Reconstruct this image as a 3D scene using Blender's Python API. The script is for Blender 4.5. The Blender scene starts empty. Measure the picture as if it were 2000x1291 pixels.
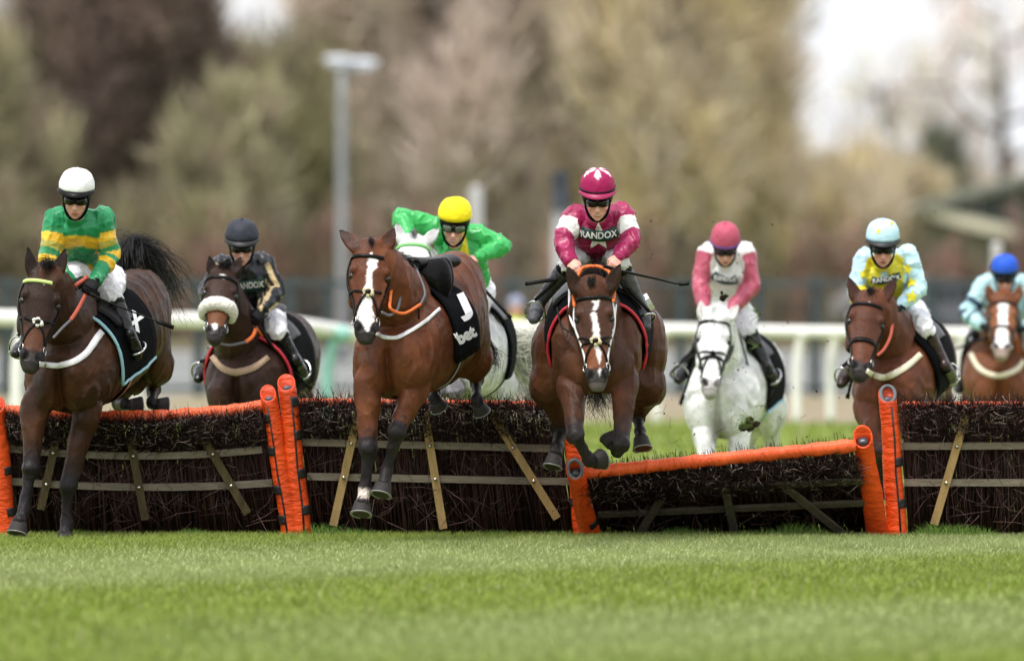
import bpy, bmesh, math, random
import numpy as np
from mathutils import Vector, Matrix
from mathutils.bvhtree import BVHTree

random.seed(7)
RNG = np.random.default_rng(11)
SC = bpy.context.scene
COL = SC.collection

# ------------------------------------------------------------------ camera, sky, sun, exposure
FPX = 22400.0          # focal length in photograph pixels (photo is 2000 wide): a 400 mm lens
EYE = np.array([0.0, 0.0, 2.155])
HORIZON = 452.0
cam_d = bpy.data.cameras.new('camera')
cam_d.sensor_width = 36.0
cam_d.lens = 36.0 * FPX / 2000.0
cam_d.clip_start = 1.0
cam_d.clip_end = 6000.0
cam_d.dof.use_dof = True
cam_d.dof.focus_distance = 79.0
cam_d.dof.aperture_fstop = 1.9
cam = bpy.data.objects.new('camera', cam_d)
cam.location = EYE
cam.rotation_euler = (math.pi / 2 - math.atan((645.5 - HORIZON) / FPX), 0, 0)
COL.objects.link(cam)
SC.camera = cam

SUN_EL, SUN_AZ = math.radians(66), math.radians(215)     # azimuth measured clockwise from +Y
world = bpy.data.worlds.new('World')
SC.world = world
world.use_nodes = True
wn = world.node_tree
wn.nodes.clear()
sky = wn.nodes.new('ShaderNodeTexSky')
sky.sky_type = 'NISHITA'
sky.sun_disc = False
sky.sun_elevation = SUN_EL
sky.sun_rotation = SUN_AZ
sky.air_density = 1.0
sky.dust_density = 3.0
sky.ozone_density = 1.0
hsv = wn.nodes.new('ShaderNodeHueSaturation')
hsv.inputs['Saturation'].default_value = 0.22            # thin white overcast
mixw = wn.nodes.new('ShaderNodeMix'); mixw.data_type = 'RGBA'
mixw.inputs['Factor'].default_value = 0.55
mixw.inputs['B'].default_value = (9.2, 9.4, 9.9, 1)      # even cloud layer, same units as the sky
bg = wn.nodes.new('ShaderNodeBackground')
bg.inputs['Strength'].default_value = 0.095
wo = wn.nodes.new('ShaderNodeOutputWorld')
wn.links.new(sky.outputs[0], hsv.inputs['Color'])
wn.links.new(hsv.outputs[0], mixw.inputs['A'])
wn.links.new(mixw.outputs['Result'], bg.inputs['Color'])
wn.links.new(bg.outputs[0], wo.inputs[0])

sun_d = bpy.data.lights.new('sun', 'SUN')
sun_d.energy = 1.5
sun_d.angle = math.radians(11)
sun_d.color = (1.0, 0.965, 0.91)
sun = bpy.data.objects.new('sun', sun_d)
sd = Vector((math.sin(SUN_AZ) * math.cos(SUN_EL), math.cos(SUN_AZ) * math.cos(SUN_EL), math.sin(SUN_EL)))
sun.rotation_euler = sd.to_track_quat('Z', 'Y').to_euler()
sun.location = sd * 60
COL.objects.link(sun)

SC.view_settings.view_transform = 'Standard'
SC.view_settings.look = 'None'
SC.view_settings.exposure = 1.0
SC.view_settings.gamma = 1.0
SC.view_settings.use_curve_mapping = False
SC.cycles.max_bounces = 6
SC.cycles.diffuse_bounces = 3
SC.cycles.glossy_bounces = 2
SC.cycles.transparent_max_bounces = 4
SC.cycles.use_denoising = True

# ------------------------------------------------------------------ helpers
def P(px, py, Y):
    """The point at distance Y (metres) that the photograph shows at pixel (px, py)."""
    s = FPX / Y
    return np.array([(px - 1000.0) / s, Y, EYE[2] - (py - HORIZON) / s])

def lin(r, g, b):
    f = lambda c: ((c / 255 + 0.055) / 1.055) ** 2.4 if c > 10.3 else c / 255 / 12.92
    return (f(r), f(g), f(b))

def nrm(v):
    v = np.asarray(v, float)
    n = np.linalg.norm(v, axis=-1, keepdims=True)
    return v / np.maximum(n, 1e-9)

def tag(o, label=None, cat=None, group=None, kind=None):
    if label: o['label'] = label
    if cat: o['category'] = cat
    if group: o['group'] = group
    if kind: o['kind'] = kind
    return o

def origin(o):
    p = np.zeros(3)
    while o is not None:
        p += np.array(o.location); o = o.parent
    return p

def empty(name, loc, label=None, cat=None, group=None):
    o = bpy.data.objects.new(name, None)
    o.location = loc
    o.empty_display_size = 0.2
    COL.objects.link(o)
    return tag(o, label, cat, group)

def np_mesh(name, V, faces, cols=None, smooth=True):
    """faces: list of int arrays, each (n, k) with constant k."""
    V = np.ascontiguousarray(V, dtype=np.float32)
    me = bpy.data.meshes.new(name)
    me.vertices.add(len(V))
    me.vertices.foreach_set('co', V.ravel())
    faces = [np.asarray(f, dtype=np.int32) for f in faces if len(f)]
    loops = np.concatenate([f.ravel() for f in faces])
    tot = np.concatenate([np.full(len(f), f.shape[1], np.int32) for f in faces])
    start = np.concatenate([[0], np.cumsum(tot)[:-1]]).astype(np.int32)
    me.loops.add(len(loops)); me.loops.foreach_set('vertex_index', loops)
    me.polygons.add(len(tot))
    me.polygons.foreach_set('loop_start', start)
    me.polygons.foreach_set('loop_total', tot)
    me.polygons.foreach_set('use_smooth', np.full(len(tot), smooth, bool))
    me.update(calc_edges=True)
    if cols is not None:
        a = me.color_attributes.new('Col', 'FLOAT_COLOR', 'POINT')
        c = np.ones((len(V), 4), np.float32); c[:, :3] = cols
        a.data.foreach_set('color', c.ravel())
    return me

def add(name, V, faces, mat, parent=None, cols=None, smooth=True, loc=None):
    """Link a mesh built in world coordinates; its origin becomes loc, or that of its parent."""
    V = np.asarray(V, float)
    base = origin(parent) if parent is not None else np.zeros(3)
    if loc is None:
        loc = base if parent is not None else V.mean(axis=0) * [1, 1, 0] + [0, 0, V[:, 2].min()]
    loc = np.asarray(loc, float)
    me = np_mesh(name, V - loc, faces, cols, smooth)
    me.materials.append(mat)
    o = bpy.data.objects.new(name, me)
    COL.objects.link(o)
    if parent is not None: o.parent = parent
    o.location = loc - base
    return o

class Geo:
    """Collects several shapes into one mesh."""
    def __init__(self): self.V, self.F, self.C, self.n = [], [], [], 0
    def put(self, V, F, col=None):
        V = np.asarray(V, float)
        for f in F:
            if len(f): self.F.append(np.asarray(f) + self.n)
        self.V.append(V); self.n += len(V)
        if col is not None: self.C.append(np.broadcast_to(np.asarray(col, float), (len(V), 3)))
        return self
    def add(self, name, mat, parent=None, smooth=True, loc=None):
        return add(name, np.concatenate(self.V), self.F, mat, parent, np.concatenate(self.C) if self.C else None, smooth, loc)
    def data(self): return np.concatenate(self.V), self.F

def catmull(A, n):
    """Catmull-Rom through the rows of A, n samples per span."""
    A = np.asarray(A, float)
    if A.ndim == 1: A = A[:, None]
    if len(A) == 2:
        t = np.linspace(0, 1, n + 1)[:, None]
        return A[0] * (1 - t) + A[1] * t
    E = np.vstack([2 * A[0] - A[1], A, 2 * A[-1] - A[-2]])
    out = []
    for i in range(1, len(E) - 2):
        p0, p1, p2, p3 = E[i - 1], E[i], E[i + 1], E[i + 2]
        for t in np.arange(n) / n:
            out.append(0.5 * (2 * p1 + (p2 - p0) * t + (2 * p0 - 5 * p1 + 4 * p2 - p3) * t * t + (3 * p1 - p0 - 3 * p2 + p3) * t ** 3))
    out.append(A[-1])
    return np.array(out)

class Loft:
    """Tapered tube of elliptical sections: centres C, half widths a (along side S) and b (along U)."""
    def __init__(self, name, pts, a, b=None, side=(1, 0, 0), sub=5, exp=2.0, cap=0.7, m=20):
        self.name, self.exp, self.m = name, exp, m
        pts = np.asarray(pts, float); a = np.asarray(a, float)
        b = a if b is None else np.asarray(b, float)
        X = catmull(np.column_stack([pts, a, b]), sub)
        self.C, self.a, self.b = X[:, :3], np.maximum(X[:, 3], 1e-3), np.maximum(X[:, 4], 1e-3)
        T = nrm(np.gradient(self.C, axis=0))
        S = np.asarray(side, float)[None] - (T @ np.asarray(side, float))[:, None] * T
        self.T, self.S = T, nrm(S)
        self.U = np.cross(self.S, self.T)
        self.cap = (cap, cap) if np.isscalar(cap) else cap
        self.K = len(self.C)
        self.tl = 0.5 * (self.a + self.b)
    def at(self, t, th, scale=1.0):
        """Surface points: t in 0..1 along, th angle (0 = +side, 90 = U)."""
        t = np.atleast_1d(t) * (self.K - 1); th = np.radians(np.atleast_1d(th)).astype(float)
        t, th = np.broadcast_arrays(t, th)
        f = lambda A: np.array([np.interp(t.ravel(), np.arange(self.K), A[:, k]) for k in range(3)]).T if A.ndim == 2 else np.interp(t.ravel(), np.arange(self.K), A)
        e = 2.0 / self.exp
        c, s = np.cos(th.ravel()), np.sin(th.ravel())
        c, s = np.sign(c) * np.abs(c) ** e, np.sign(s) * np.abs(s) ** e
        return f(self.C) + scale * ((f(self.a) * c)[:, None] * f(self.S) + (f(self.b) * s)[:, None] * f(self.U))
    def mesh(self):
        m = self.m
        th = np.linspace(0, 2 * np.pi, m, endpoint=False)
        e = 2.0 / self.exp
        ct = np.sign(np.cos(th)) * np.abs(np.cos(th)) ** e
        st = np.sign(np.sin(th)) * np.abs(np.sin(th)) ** e
        C, a, b, S, U = [list(x) for x in (self.C, self.a, self.b, self.S, self.U)]
        for end in (0, -1):
            r = min(self.a[end], self.b[end]) * self.cap[end]
            d = -self.T[0] if end == 0 else self.T[-1]
            rings = []
            for ph in (30, 58, 80):
                k = math.cos(math.radians(ph)); z = math.sin(math.radians(ph)) * r
                rings.append((self.C[end] + d * z, self.a[end] * k, self.b[end] * k, self.S[end], self.U[end]))
            for q in rings:
                for L, v in zip((C, a, b, S, U), q):
                    L.insert(0, v) if end == 0 else L.append(v)
        C, a, b, S, U = map(np.array, (C, a, b, S, U))
        V = C[:, None] + (a[:, None] * ct)[:, :, None] * S[:, None] + (b[:, None] * st)[:, :, None] * U[:, None]
        n = len(C)
        V = V.reshape(-1, 3)
        i = np.arange(n - 1)[:, None] * m; j = np.arange(m)[None]; jn = (j + 1) % m
        Q = np.stack([i + j, i + jn, i + m + jn, i + m + j], -1).reshape(-1, 4)
        p0, p1 = C[0] + (C[0] - C[1]) * 0.2, C[-1] + (C[-1] - C[-2]) * 0.2
        V = np.vstack([V, p0, p1])
        k0, k1 = n * m, n * m + 1
        jj = np.arange(m); jm = (jj + 1) % m
        T0 = np.stack([np.full(m, k0), jm, jj], -1)
        T1 = np.stack([np.full(m, k1), (n - 1) * m + jj, (n - 1) * m + jm], -1)
        return outward(V, [Q, np.vstack([T0, T1])])

def outward(V, F):
    """Flip the faces when the closed mesh is inside out."""
    vol = 0.0
    c = V.mean(axis=0)
    for f in F:
        A = V[f] - c
        for k in range(1, f.shape[1] - 1):
            vol += np.einsum('ij,ij->i', A[:, 0], np.cross(A[:, k], A[:, k + 1])).sum()
    return (V, [f[:, ::-1] for f in F]) if vol < 0 else (V, F)

class Ball:
    """Ellipsoid with half axes r along the orthonormal rows of R."""
    def __init__(self, name, c, r, R=None):
        self.name = name
        r = np.broadcast_to(np.asarray(r, float), (3,))
        R = np.eye(3) if R is None else np.asarray(R, float)
        self.c, self.r, self.R = np.asarray(c, float), r, R
        self.C = self.c[None]; self.S, self.T, self.U = R[0:1], R[1:2], R[2:3]
        self.a, self.tl, self.b = r[0:1], r[1:2], r[2:3]; self.K = 1
    def mesh(self, nu=18, nv=11):
        u = np.linspace(0, 2 * np.pi, nu, endpoint=False); v = np.linspace(0, np.pi, nv + 2)[1:-1]
        D = np.stack([np.outer(np.sin(v), np.cos(u)), np.outer(np.sin(v), np.sin(u)), np.outer(np.cos(v), np.ones(nu))], -1).reshape(-1, 3)
        D = np.vstack([D, [0, 0, 1], [0, 0, -1]])
        V = self.c + (D * self.r) @ self.R
        i = np.arange(nv - 1)[:, None] * nu; j = np.arange(nu)[None]; jn = (j + 1) % nu
        Q = np.stack([i + j, i + nu + j, i + nu + jn, i + jn], -1).reshape(-1, 4)
        jj = np.arange(nu); jm = (jj + 1) % nu
        T = np.vstack([np.stack([np.full(nu, nv * nu), jj, jm], -1), np.stack([np.full(nu, nv * nu + 1), (nv - 1) * nu + jm, (nv - 1) * nu + jj], -1)])
        return outward(V, [Q, T])

def frame(side, fwd):
    """Rows: side, forward, up."""
    f = nrm(fwd); s = nrm(np.asarray(side, float) - np.dot(side, f) * f)
    return np.array([s, f, np.cross(s, f)])

def taubin(V, faces, it, lam=0.5, mu=-0.52, w=None):
    E = []
    for f in faces:
        k = f.shape[1]
        for i in range(k): E.append(np.stack([f[:, i], f[:, (i + 1) % k]], -1))
    E = np.concatenate(E); n = len(V)
    I = np.concatenate([E[:, 0], E[:, 1]]); J = np.concatenate([E[:, 1], E[:, 0]])
    deg = np.maximum(np.bincount(I, minlength=n), 1)[:, None]
    for _ in range(it):
        for k in (lam, mu):
            M = np.stack([np.bincount(I, weights=V[J, c], minlength=n) for c in range(3)], -1) / deg
            V = V + k * (M - V)
    return V

def vnormals(V, faces):
    N = np.zeros_like(V)
    for f in faces:
        fn = np.cross(V[f[:, 2]] - V[f[:, 0]], V[f[:, 3 if f.shape[1] > 3 else 1]] - V[f[:, 1 if f.shape[1] > 3 else 0]])
        if f.shape[1] == 3: fn = np.cross(V[f[:, 1]] - V[f[:, 0]], V[f[:, 2]] - V[f[:, 0]])
        for k in range(f.shape[1]):
            for c in range(3): N[:, c] += np.bincount(f[:, k], weights=fn[:, c], minlength=len(V))
    return nrm(N)

def fuse(shapes, voxel, smooth=6):
    """One continuous surface from overlapping closed shapes."""
    g = Geo()
    for s in shapes: g.put(*s.mesh())
    V, F = g.data()
    me = np_mesh('fuse', V, F)
    o = bpy.data.objects.new('fuse', me); COL.objects.link(o)
    md = o.modifiers.new('r', 'REMESH'); md.mode = 'VOXEL'; md.voxel_size = voxel; md.adaptivity = 0
    ev = o.evaluated_get(bpy.context.evaluated_depsgraph_get())
    m2 = ev.to_mesh()
    n = len(m2.vertices); V = np.empty(n * 3, np.float32); m2.vertices.foreach_get('co', V); V = V.reshape(-1, 3).astype(float)
    L = np.empty(len(m2.loops), np.int32); m2.loops.foreach_get('vertex_index', L)
    T = np.empty(len(m2.polygons), np.int32); m2.polygons.foreach_get('loop_total', T)
    S = np.empty(len(m2.polygons), np.int32); m2.polygons.foreach_get('loop_start', S)
    F = []
    for k in (3, 4):
        s = S[T == k]
        if len(s): F.append(L[s[:, None] + np.arange(k)])
    ev.to_mesh_clear()
    bpy.data.objects.remove(o); bpy.data.meshes.remove(me)
    if smooth: V = taubin(V, F, smooth)
    return V, F

def classify(V, shapes):
    """For every vertex the nearest shape, its t along it and the section coordinates u (side) and v (U)."""
    n = len(V); best = np.full(n, 1e9, np.float32)
    idx = np.zeros(n, int); t = np.zeros(n); u = np.zeros(n); v = np.zeros(n)
    for si, s in enumerate(shapes):
        ks = np.arange(s.K) if s.K < 24 else np.unique(np.linspace(0, s.K - 1, 24).astype(int))
        for k in ks:
            D = V - s.C[k]
            du = D @ s.S[k] / s.a[k]; dv = D @ s.U[k] / s.b[k]; dt = D @ s.T[k] / s.tl[k]
            d = du * du + dv * dv + dt * dt
            m = d < best
            best[m] = d[m]; idx[m] = si; t[m] = k / max(s.K - 1, 1); u[m] = du[m]; v[m] = dv[m]
    names = np.array([s.name for s in shapes])[idx]
    return names, t, u, v

def noise3(V, scale, seed=0):
    """Smooth pseudo-noise in -1..1 from a few plane waves."""
    r = np.random.default_rng(seed); out = np.zeros(len(V))
    for i in range(9):
        d = nrm(r.normal(size=3)) * r.uniform(0.5, 1.6) / scale
        out += np.sin(V @ d * 6.283 + r.uniform(0, 6.283))
    return out / 4.0

def ridged(V, scale, seed=0):
    return (1 - np.minimum(np.abs(noise3(V, scale, seed)) * 1.6, 1)) ** 2

def tubes(paths, radii, sides=3):
    """paths (N,K,3), radii (N,K) -> one mesh of thin tubes."""
    paths = np.asarray(paths, float); N, K, _ = paths.shape
    radii = np.broadcast_to(radii, (N, K))
    T = nrm(np.gradient(paths, axis=1))
    ref = np.where(np.abs(T[..., 2:3]) < 0.9, np.array([0, 0, 1.0]), np.array([1.0, 0, 0]))
    A = nrm(np.cross(T, ref)); B = np.cross(T, A)
    th = np.linspace(0, 2 * np.pi, sides, endpoint=False)
    V = paths[:, :, None] + radii[..., None, None] * (np.cos(th)[:, None] * A[:, :, None] + np.sin(th)[:, None] * B[:, :, None])
    V = V.reshape(-1, 3)
    base = (np.arange(N)[:, None, None] * K + np.arange(K - 1)[None, :, None]) * sides
    j = np.arange(sides)[None, None]; jn = (j + 1) % sides
    Q = np.stack([base + j, base + jn, base + sides + jn, base + sides + j], -1).reshape(-1, 4)
    e0 = (np.arange(N) * K * sides)[:, None] + np.arange(sides)[::-1][None]
    e1 = ((np.arange(N) * K + K - 1) * sides)[:, None] + np.arange(sides)[None]
    return V, [Q, e0, e1] if sides != 4 else [np.vstack([Q, e0, e1])]

def tube(path, r, sides=8, n=6):
    pts = catmull(np.asarray(path, float), n) if len(path) > 2 else np.asarray(path, float)
    r = np.asarray(r, float)
    rr = np.full(len(pts), float(r)) if r.ndim == 0 else np.interp(np.linspace(0, 1, len(pts)), np.linspace(0, 1, len(r)), r)
    return tubes(pts[None], rr[None], sides)

def flat_band(path, nor, w, th, n=6):
    """A strap: width w lies across the path, thickness th along nor (one normal or one per point)."""
    pts = catmull(np.asarray(path, float), n) if len(path) > 2 and n > 1 else np.asarray(path, float)
    nor = np.broadcast_to(np.asarray(nor, float), (len(path), 3)) if np.ndim(nor) == 1 else np.asarray(nor, float)
    Nn = np.stack([np.interp(np.linspace(0, 1, len(pts)), np.linspace(0, 1, len(nor)), nor[:, k]) for k in range(3)], -1)
    T = nrm(np.gradient(pts, axis=0)); Wd = nrm(np.cross(T, Nn)); Nn = np.cross(Wd, T)
    w = np.interp(np.linspace(0, 1, len(pts)), np.linspace(0, 1, np.size(w)), np.ravel(w))[:, None]
    V = np.stack([pts - Wd * w / 2 - Nn * th / 2, pts + Wd * w / 2 - Nn * th / 2, pts + Wd * w / 2 + Nn * th / 2, pts - Wd * w / 2 + Nn * th / 2], 1).reshape(-1, 3)
    k = len(pts); i = np.arange(k - 1)[:, None] * 4; j = np.arange(4)[None]; jn = (j + 1) % 4
    Q = np.stack([i + j, i + jn, i + 4 + jn, i + 4 + j], -1).reshape(-1, 4)
    return V, [np.vstack([Q, [[3, 2, 1, 0]], [[4 * k - 4, 4 * k - 3, 4 * k - 2, 4 * k - 1]]])]

def box(c, R, h):
    """Box with centre c, rows of R as axes and half sizes h."""
    D = np.array([[x, y, z] for x in (-1, 1) for y in (-1, 1) for z in (-1, 1)], float)
    V = np.asarray(c) + (D * np.asarray(h)) @ np.asarray(R)
    return V, [np.array([[0, 1, 3, 2], [4, 6, 7, 5], [0, 4, 5, 1], [2, 3, 7, 6], [0, 2, 6, 4], [1, 5, 7, 3]])]

def bvh(*meshes):
    g = Geo()
    for V, F in meshes: g.put(V, F)
    V, F = g.data()
    return BVHTree.FromPolygons([tuple(v) for v in V], [tuple(r) for f in F for r in f.tolist()])

def cast(tree, px, py, Yhint=80.0):
    d = P(px, py, Yhint) - EYE; d = d / np.linalg.norm(d)
    h = tree.ray_cast(Vector(EYE), Vector(d))
    return (np.array(h[0]), np.array(h[1])) if h[0] is not None else (None, None)

def drape(tree, grid, off=0.006, th=0.004, fallback=80.0, relax=0):
    """grid (n, m, 2) of picture points laid on the surface they show; a sheet with its own thickness."""
    grid = np.asarray(grid, float); n, m, _ = grid.shape
    Q = np.full((n, m, 3), np.nan); dep = np.full((n, m), np.nan)
    for i in range(n):
        for j in range(m):
            p, _ = cast(tree, *grid[i, j])
            if p is not None: dep[i, j] = p[1]
    good = ~np.isnan(dep)
    if not good.any(): dep[:] = fallback
    else:
        gi, gj = np.nonzero(good); gv = dep[good]
        for i, j in zip(*np.nonzero(~good)):
            dep[i, j] = gv[np.argmin((gi - i) ** 2 * 4 + (gj - j) ** 2)]
    for _ in range(relax):
        e = np.pad(dep, 1, mode='edge'); dep = np.minimum(dep, (e[:-2, 1:-1] + e[2:, 1:-1] + e[1:-1, :-2] + e[1:-1, 2:]) / 4)
    for i in range(n):
        for j in range(m): Q[i, j] = P(grid[i, j, 0], grid[i, j, 1], dep[i, j])
    du = np.gradient(Q, axis=0) if n > 1 else np.zeros_like(Q); dv = np.gradient(Q, axis=1)
    N = nrm(np.cross(du, dv)); N *= -np.sign(N[..., 1:2] + 1e-9)
    A = Q + N * off; B = Q + N * (off + th)
    V = np.concatenate([A.reshape(-1, 3), B.reshape(-1, 3)]); k = n * m
    i = np.arange(n - 1)[:, None] * m; j = np.arange(m - 1)[None]
    q = np.stack([i + j, i + j + 1, i + m + j + 1, i + m + j], -1).reshape(-1, 4)
    rim = [r for r in range(m)] + [r * m + m - 1 for r in range(1, n)] + [(n - 1) * m + r for r in range(m - 2, -1, -1)] + [r * m for r in range(n - 2, 0, -1)]
    rim = np.array(rim); rn = np.roll(rim, -1)
    side = np.stack([rim, rn, rn + k, rim + k], -1)
    return outward(V, [np.vstack([q[:, ::-1], q + k, side])])

def strap_grid(pts, half, n=8, m=3):
    """Picture-space strip of half width `half` along a polyline."""
    c = catmull(np.asarray(pts, float), n)
    T = nrm(np.gradient(c, axis=0)); Nn = np.stack([-T[:, 1], T[:, 0]], -1)
    h = np.interp(np.linspace(0, 1, len(c)), np.linspace(0, 1, np.size(half)), np.ravel(half))[:, None, None]
    return c[:, None] + Nn[:, None] * np.linspace(-1, 1, m)[None, :, None] * h

def on_surface(tree, V2, F, off):
    """Flat print: picture-space vertices V2 laid on the surface."""
    out = []; last = None
    for p in V2:
        h, nn = cast(tree, *p)
        if h is None: out.append(None); continue
        out.append(h + nn * off if nn[1] < 0 else h - nn * off)
    ok = [i for i, p in enumerate(out) if p is not None]
    if not ok: return None
    for i, p in enumerate(out):
        if p is None:
            k = min(ok, key=lambda q: (V2[q][0] - V2[i][0]) ** 2 + (V2[q][1] - V2[i][1]) ** 2)
            out[i] = P(V2[i][0], V2[i][1], out[k][1])
    return np.array(out), F

def text_shape(txt, bold=0.02):
    cu = bpy.data.curves.new('t', 'FONT'); cu.body = txt; cu.align_x = 'CENTER'; cu.align_y = 'CENTER'; cu.size = 1.0; cu.offset = bold
    o = bpy.data.objects.new('t', cu); COL.objects.link(o)
    me = bpy.data.meshes.new_from_object(o.evaluated_get(bpy.context.evaluated_depsgraph_get()))
    bm = bmesh.new(); bm.from_mesh(me)
    bmesh.ops.triangulate(bm, faces=bm.faces)
    bmesh.ops.subdivide_edges(bm, edges=[e for e in bm.edges if e.calc_length() > 0.22], cuts=2, use_grid_fill=True)
    bmesh.ops.triangulate(bm, faces=bm.faces)
    bm.verts.ensure_lookup_table()
    V = np.array([v.co[:2] for v in bm.verts]); F = np.array([[v.index for v in f.verts] for f in bm.faces])
    bm.free(); bpy.data.objects.remove(o); bpy.data.meshes.remove(me); bpy.data.curves.remove(cu)
    return V, F

def lettering(name, tree, txt, cx, cy, w, h, mat, parent, ang=0.0, off=0.012, shear=0.0, arc=0.0, bold=0.02):
    V, F = text_shape(txt, bold)
    lo, hi = V.min(0), V.max(0); V = (V - (lo + hi) / 2) / (hi - lo)
    x = V[:, 0] * w; y = -V[:, 1] * h + arc * (V[:, 0] * 2) ** 2
    y = y + shear * x
    a = math.radians(ang); c, s = math.cos(a), math.sin(a)
    r = on_surface(tree, np.stack([cx + x * c - y * s, cy + x * s + y * c], -1), F, off)
    if r is None: return None
    V3, F = r
    f = F.copy()
    nz = np.cross(V3[f[:, 1]] - V3[f[:, 0]], V3[f[:, 2]] - V3[f[:, 0]])[:, 1].sum()
    return add(name, V3, [f if nz < 0 else f[:, ::-1]], mat, parent, smooth=False)

# ------------------------------------------------------------------ materials
MATS = {}
def _new(name):
    m = bpy.data.materials.new(name); m.use_nodes = True
    MATS[name] = m
    return m, m.node_tree, m.node_tree.nodes['Principled BSDF']

def mat(name, col, rough=0.6, var=0.15, scale=12.0, bump=0.0, bscale=40.0, spec=0.5, metal=0.0, stretch=(1, 1, 1), attr=False, rvar=0.0, bstretch=None, sheen=0.0, var2=None, emit=None, coat=0.0):
    """Principled surface: base colour (or the Col attribute) broken up by noise, with fine relief."""
    if name in MATS: return MATS[name]
    m, nt, b = _new(name)
    L = nt.links
    tc = nt.nodes.new('ShaderNodeTexCoord'); mp = nt.nodes.new('ShaderNodeMapping')
    mp.inputs['Scale'].default_value = stretch
    L.new(tc.outputs['Object'], mp.inputs[0])
    if attr:
        src = nt.nodes.new('ShaderNodeAttribute'); src.attribute_name = 'Col'; base = src.outputs['Color']
    else:
        src = nt.nodes.new('ShaderNodeRGB'); src.outputs[0].default_value = (*col, 1); base = src.outputs[0]
    if var > 0:
        nz = nt.nodes.new('ShaderNodeTexNoise'); nz.inputs['Scale'].default_value = scale; nz.inputs['Detail'].default_value = 5; nz.inputs['Roughness'].default_value = 0.6
        L.new(mp.outputs[0], nz.inputs['Vector'])
        mr = nt.nodes.new('ShaderNodeMapRange'); mr.inputs['From Min'].default_value = 0.3; mr.inputs['From Max'].default_value = 0.7
        mr.inputs['To Min'].default_value = 1 - var; mr.inputs['To Max'].default_value = 1 + var
        L.new(nz.outputs['Fac'], mr.inputs['Value'])
        mx = nt.nodes.new('ShaderNodeVectorMath'); mx.operation = 'SCALE'
        L.new(base, mx.inputs[0]); L.new(mr.outputs[0], mx.inputs['Scale'])
        base = mx.outputs[0]
        if var2 is not None:
            n2 = nt.nodes.new('ShaderNodeTexNoise'); n2.inputs['Scale'].default_value = scale * 0.23; n2.inputs['Detail'].default_value = 3
            L.new(mp.outputs[0], n2.inputs['Vector'])
            r2 = nt.nodes.new('ShaderNodeMapRange'); r2.inputs['From Min'].default_value = 0.42; r2.inputs['From Max'].default_value = 0.68
            L.new(n2.outputs['Fac'], r2.inputs['Value'])
            mm = nt.nodes.new('ShaderNodeMix'); mm.data_type = 'RGBA'; mm.inputs['B'].default_value = (*var2, 1)
            L.new(r2.outputs[0], mm.inputs['Factor']); L.new(base, mm.inputs['A']); base = mm.outputs['Result']
    L.new(base, b.inputs['Base Color'])
    b.inputs['Roughness'].default_value = rough
    if rvar:
        n3 = nt.nodes.new('ShaderNodeTexNoise'); n3.inputs['Scale'].default_value = 3.3; n3.inputs['Detail'].default_value = 4
        L.new(tc.outputs['Object'], n3.inputs['Vector'])
        r3 = nt.nodes.new('ShaderNodeMapRange'); r3.inputs['From Min'].default_value = 0.35; r3.inputs['From Max'].default_value = 0.65
        r3.inputs['To Min'].default_value = rough - rvar; r3.inputs['To Max'].default_value = rough + rvar
        L.new(n3.outputs['Fac'], r3.inputs['Value']); L.new(r3.outputs[0], b.inputs['Roughness'])
    b.inputs['Specular IOR Level'].default_value = spec
    b.inputs['Metallic'].default_value = metal
    if coat: b.inputs['Coat Weight'].default_value = coat; b.inputs['Coat Roughness'].default_value = 0.25
    if sheen: b.inputs['Sheen Weight'].default_value = sheen; b.inputs['Sheen Roughness'].default_value = 0.4
    if bump:
        nb = nt.nodes.new('ShaderNodeTexNoise'); nb.inputs['Scale'].default_value = bscale; nb.inputs['Detail'].default_value = 4
        src_v = mp.outputs[0]
        if bstretch:
            m3 = nt.nodes.new('ShaderNodeMapping'); m3.inputs['Scale'].default_value = bstretch; L.new(tc.outputs['Object'], m3.inputs[0]); src_v = m3.outputs[0]
        L.new(src_v, nb.inputs['Vector'])
        bp = nt.nodes.new('ShaderNodeBump'); bp.inputs['Strength'].default_value = bump; bp.inputs['Distance'].default_value = 0.02
        L.new(nb.outputs['Fac'], bp.inputs['Height']); L.new(bp.outputs[0], b.inputs['Normal'])
    return m

M_COAT = mat('horse_coat', (1, 1, 1), 0.42, 0.28, 11.0, 0.30, 60.0, 0.15, attr=True, rvar=.12, bstretch=(1.6, 1.6, .45))
M_HAIR = mat('horse_hair', (1, 1, 1), 0.45, 0.3, 20.0, 0, spec=0.25, attr=True)
M_HOOF = mat('hoof_horn', lin(50, 46, 45), 0.5, 0.35, 40, 0.3, 90, 0.2, stretch=(1, 1, 4))
M_SHOE = mat('shoe_metal', lin(140, 140, 138), 0.5, 0.1, 30, metal=0.35)
M_EYE = mat('eye_gloss', lin(14, 10, 8), 0.08, 0, spec=0.7)
M_SKIN = mat('skin', (1, 1, 1), 0.5, 0.08, 60, 0.12, 120, 0.4, attr=True)
M_SILK = mat('silk_cloth', (1, 1, 1), 0.36, 0.07, 14, 0.6, 15, 0.45, attr=True, sheen=0.06)
M_CAP = mat('cap_silk', (1, 1, 1), 0.62, 0.06, 14, 0.3, 30, 0.25, attr=True)
M_BREECH = mat('white_breeches', lin(232, 230, 236), 0.6, 0.05, 15, 0.6, 16, 0.3, var2=lin(214, 212, 218))
M_BOOT = mat('boot_leather', lin(17, 16, 18), 0.26, 0.25, 20, 0.25, 30, 0.4)
M_BOOTB = mat('brown_boot_leather', lin(50, 37, 33), 0.3, 0.25, 20, 0.25, 30, 0.35)
M_BOOTG = mat('grey_gaiter', lin(72, 72, 78), 0.45, 0.15, 20, 0.3, 30, 0.5)
M_LEATH = mat('black_leather', lin(15, 14, 14), 0.36, 0.3, 25, 0.2, 60, 0.16)
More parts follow.
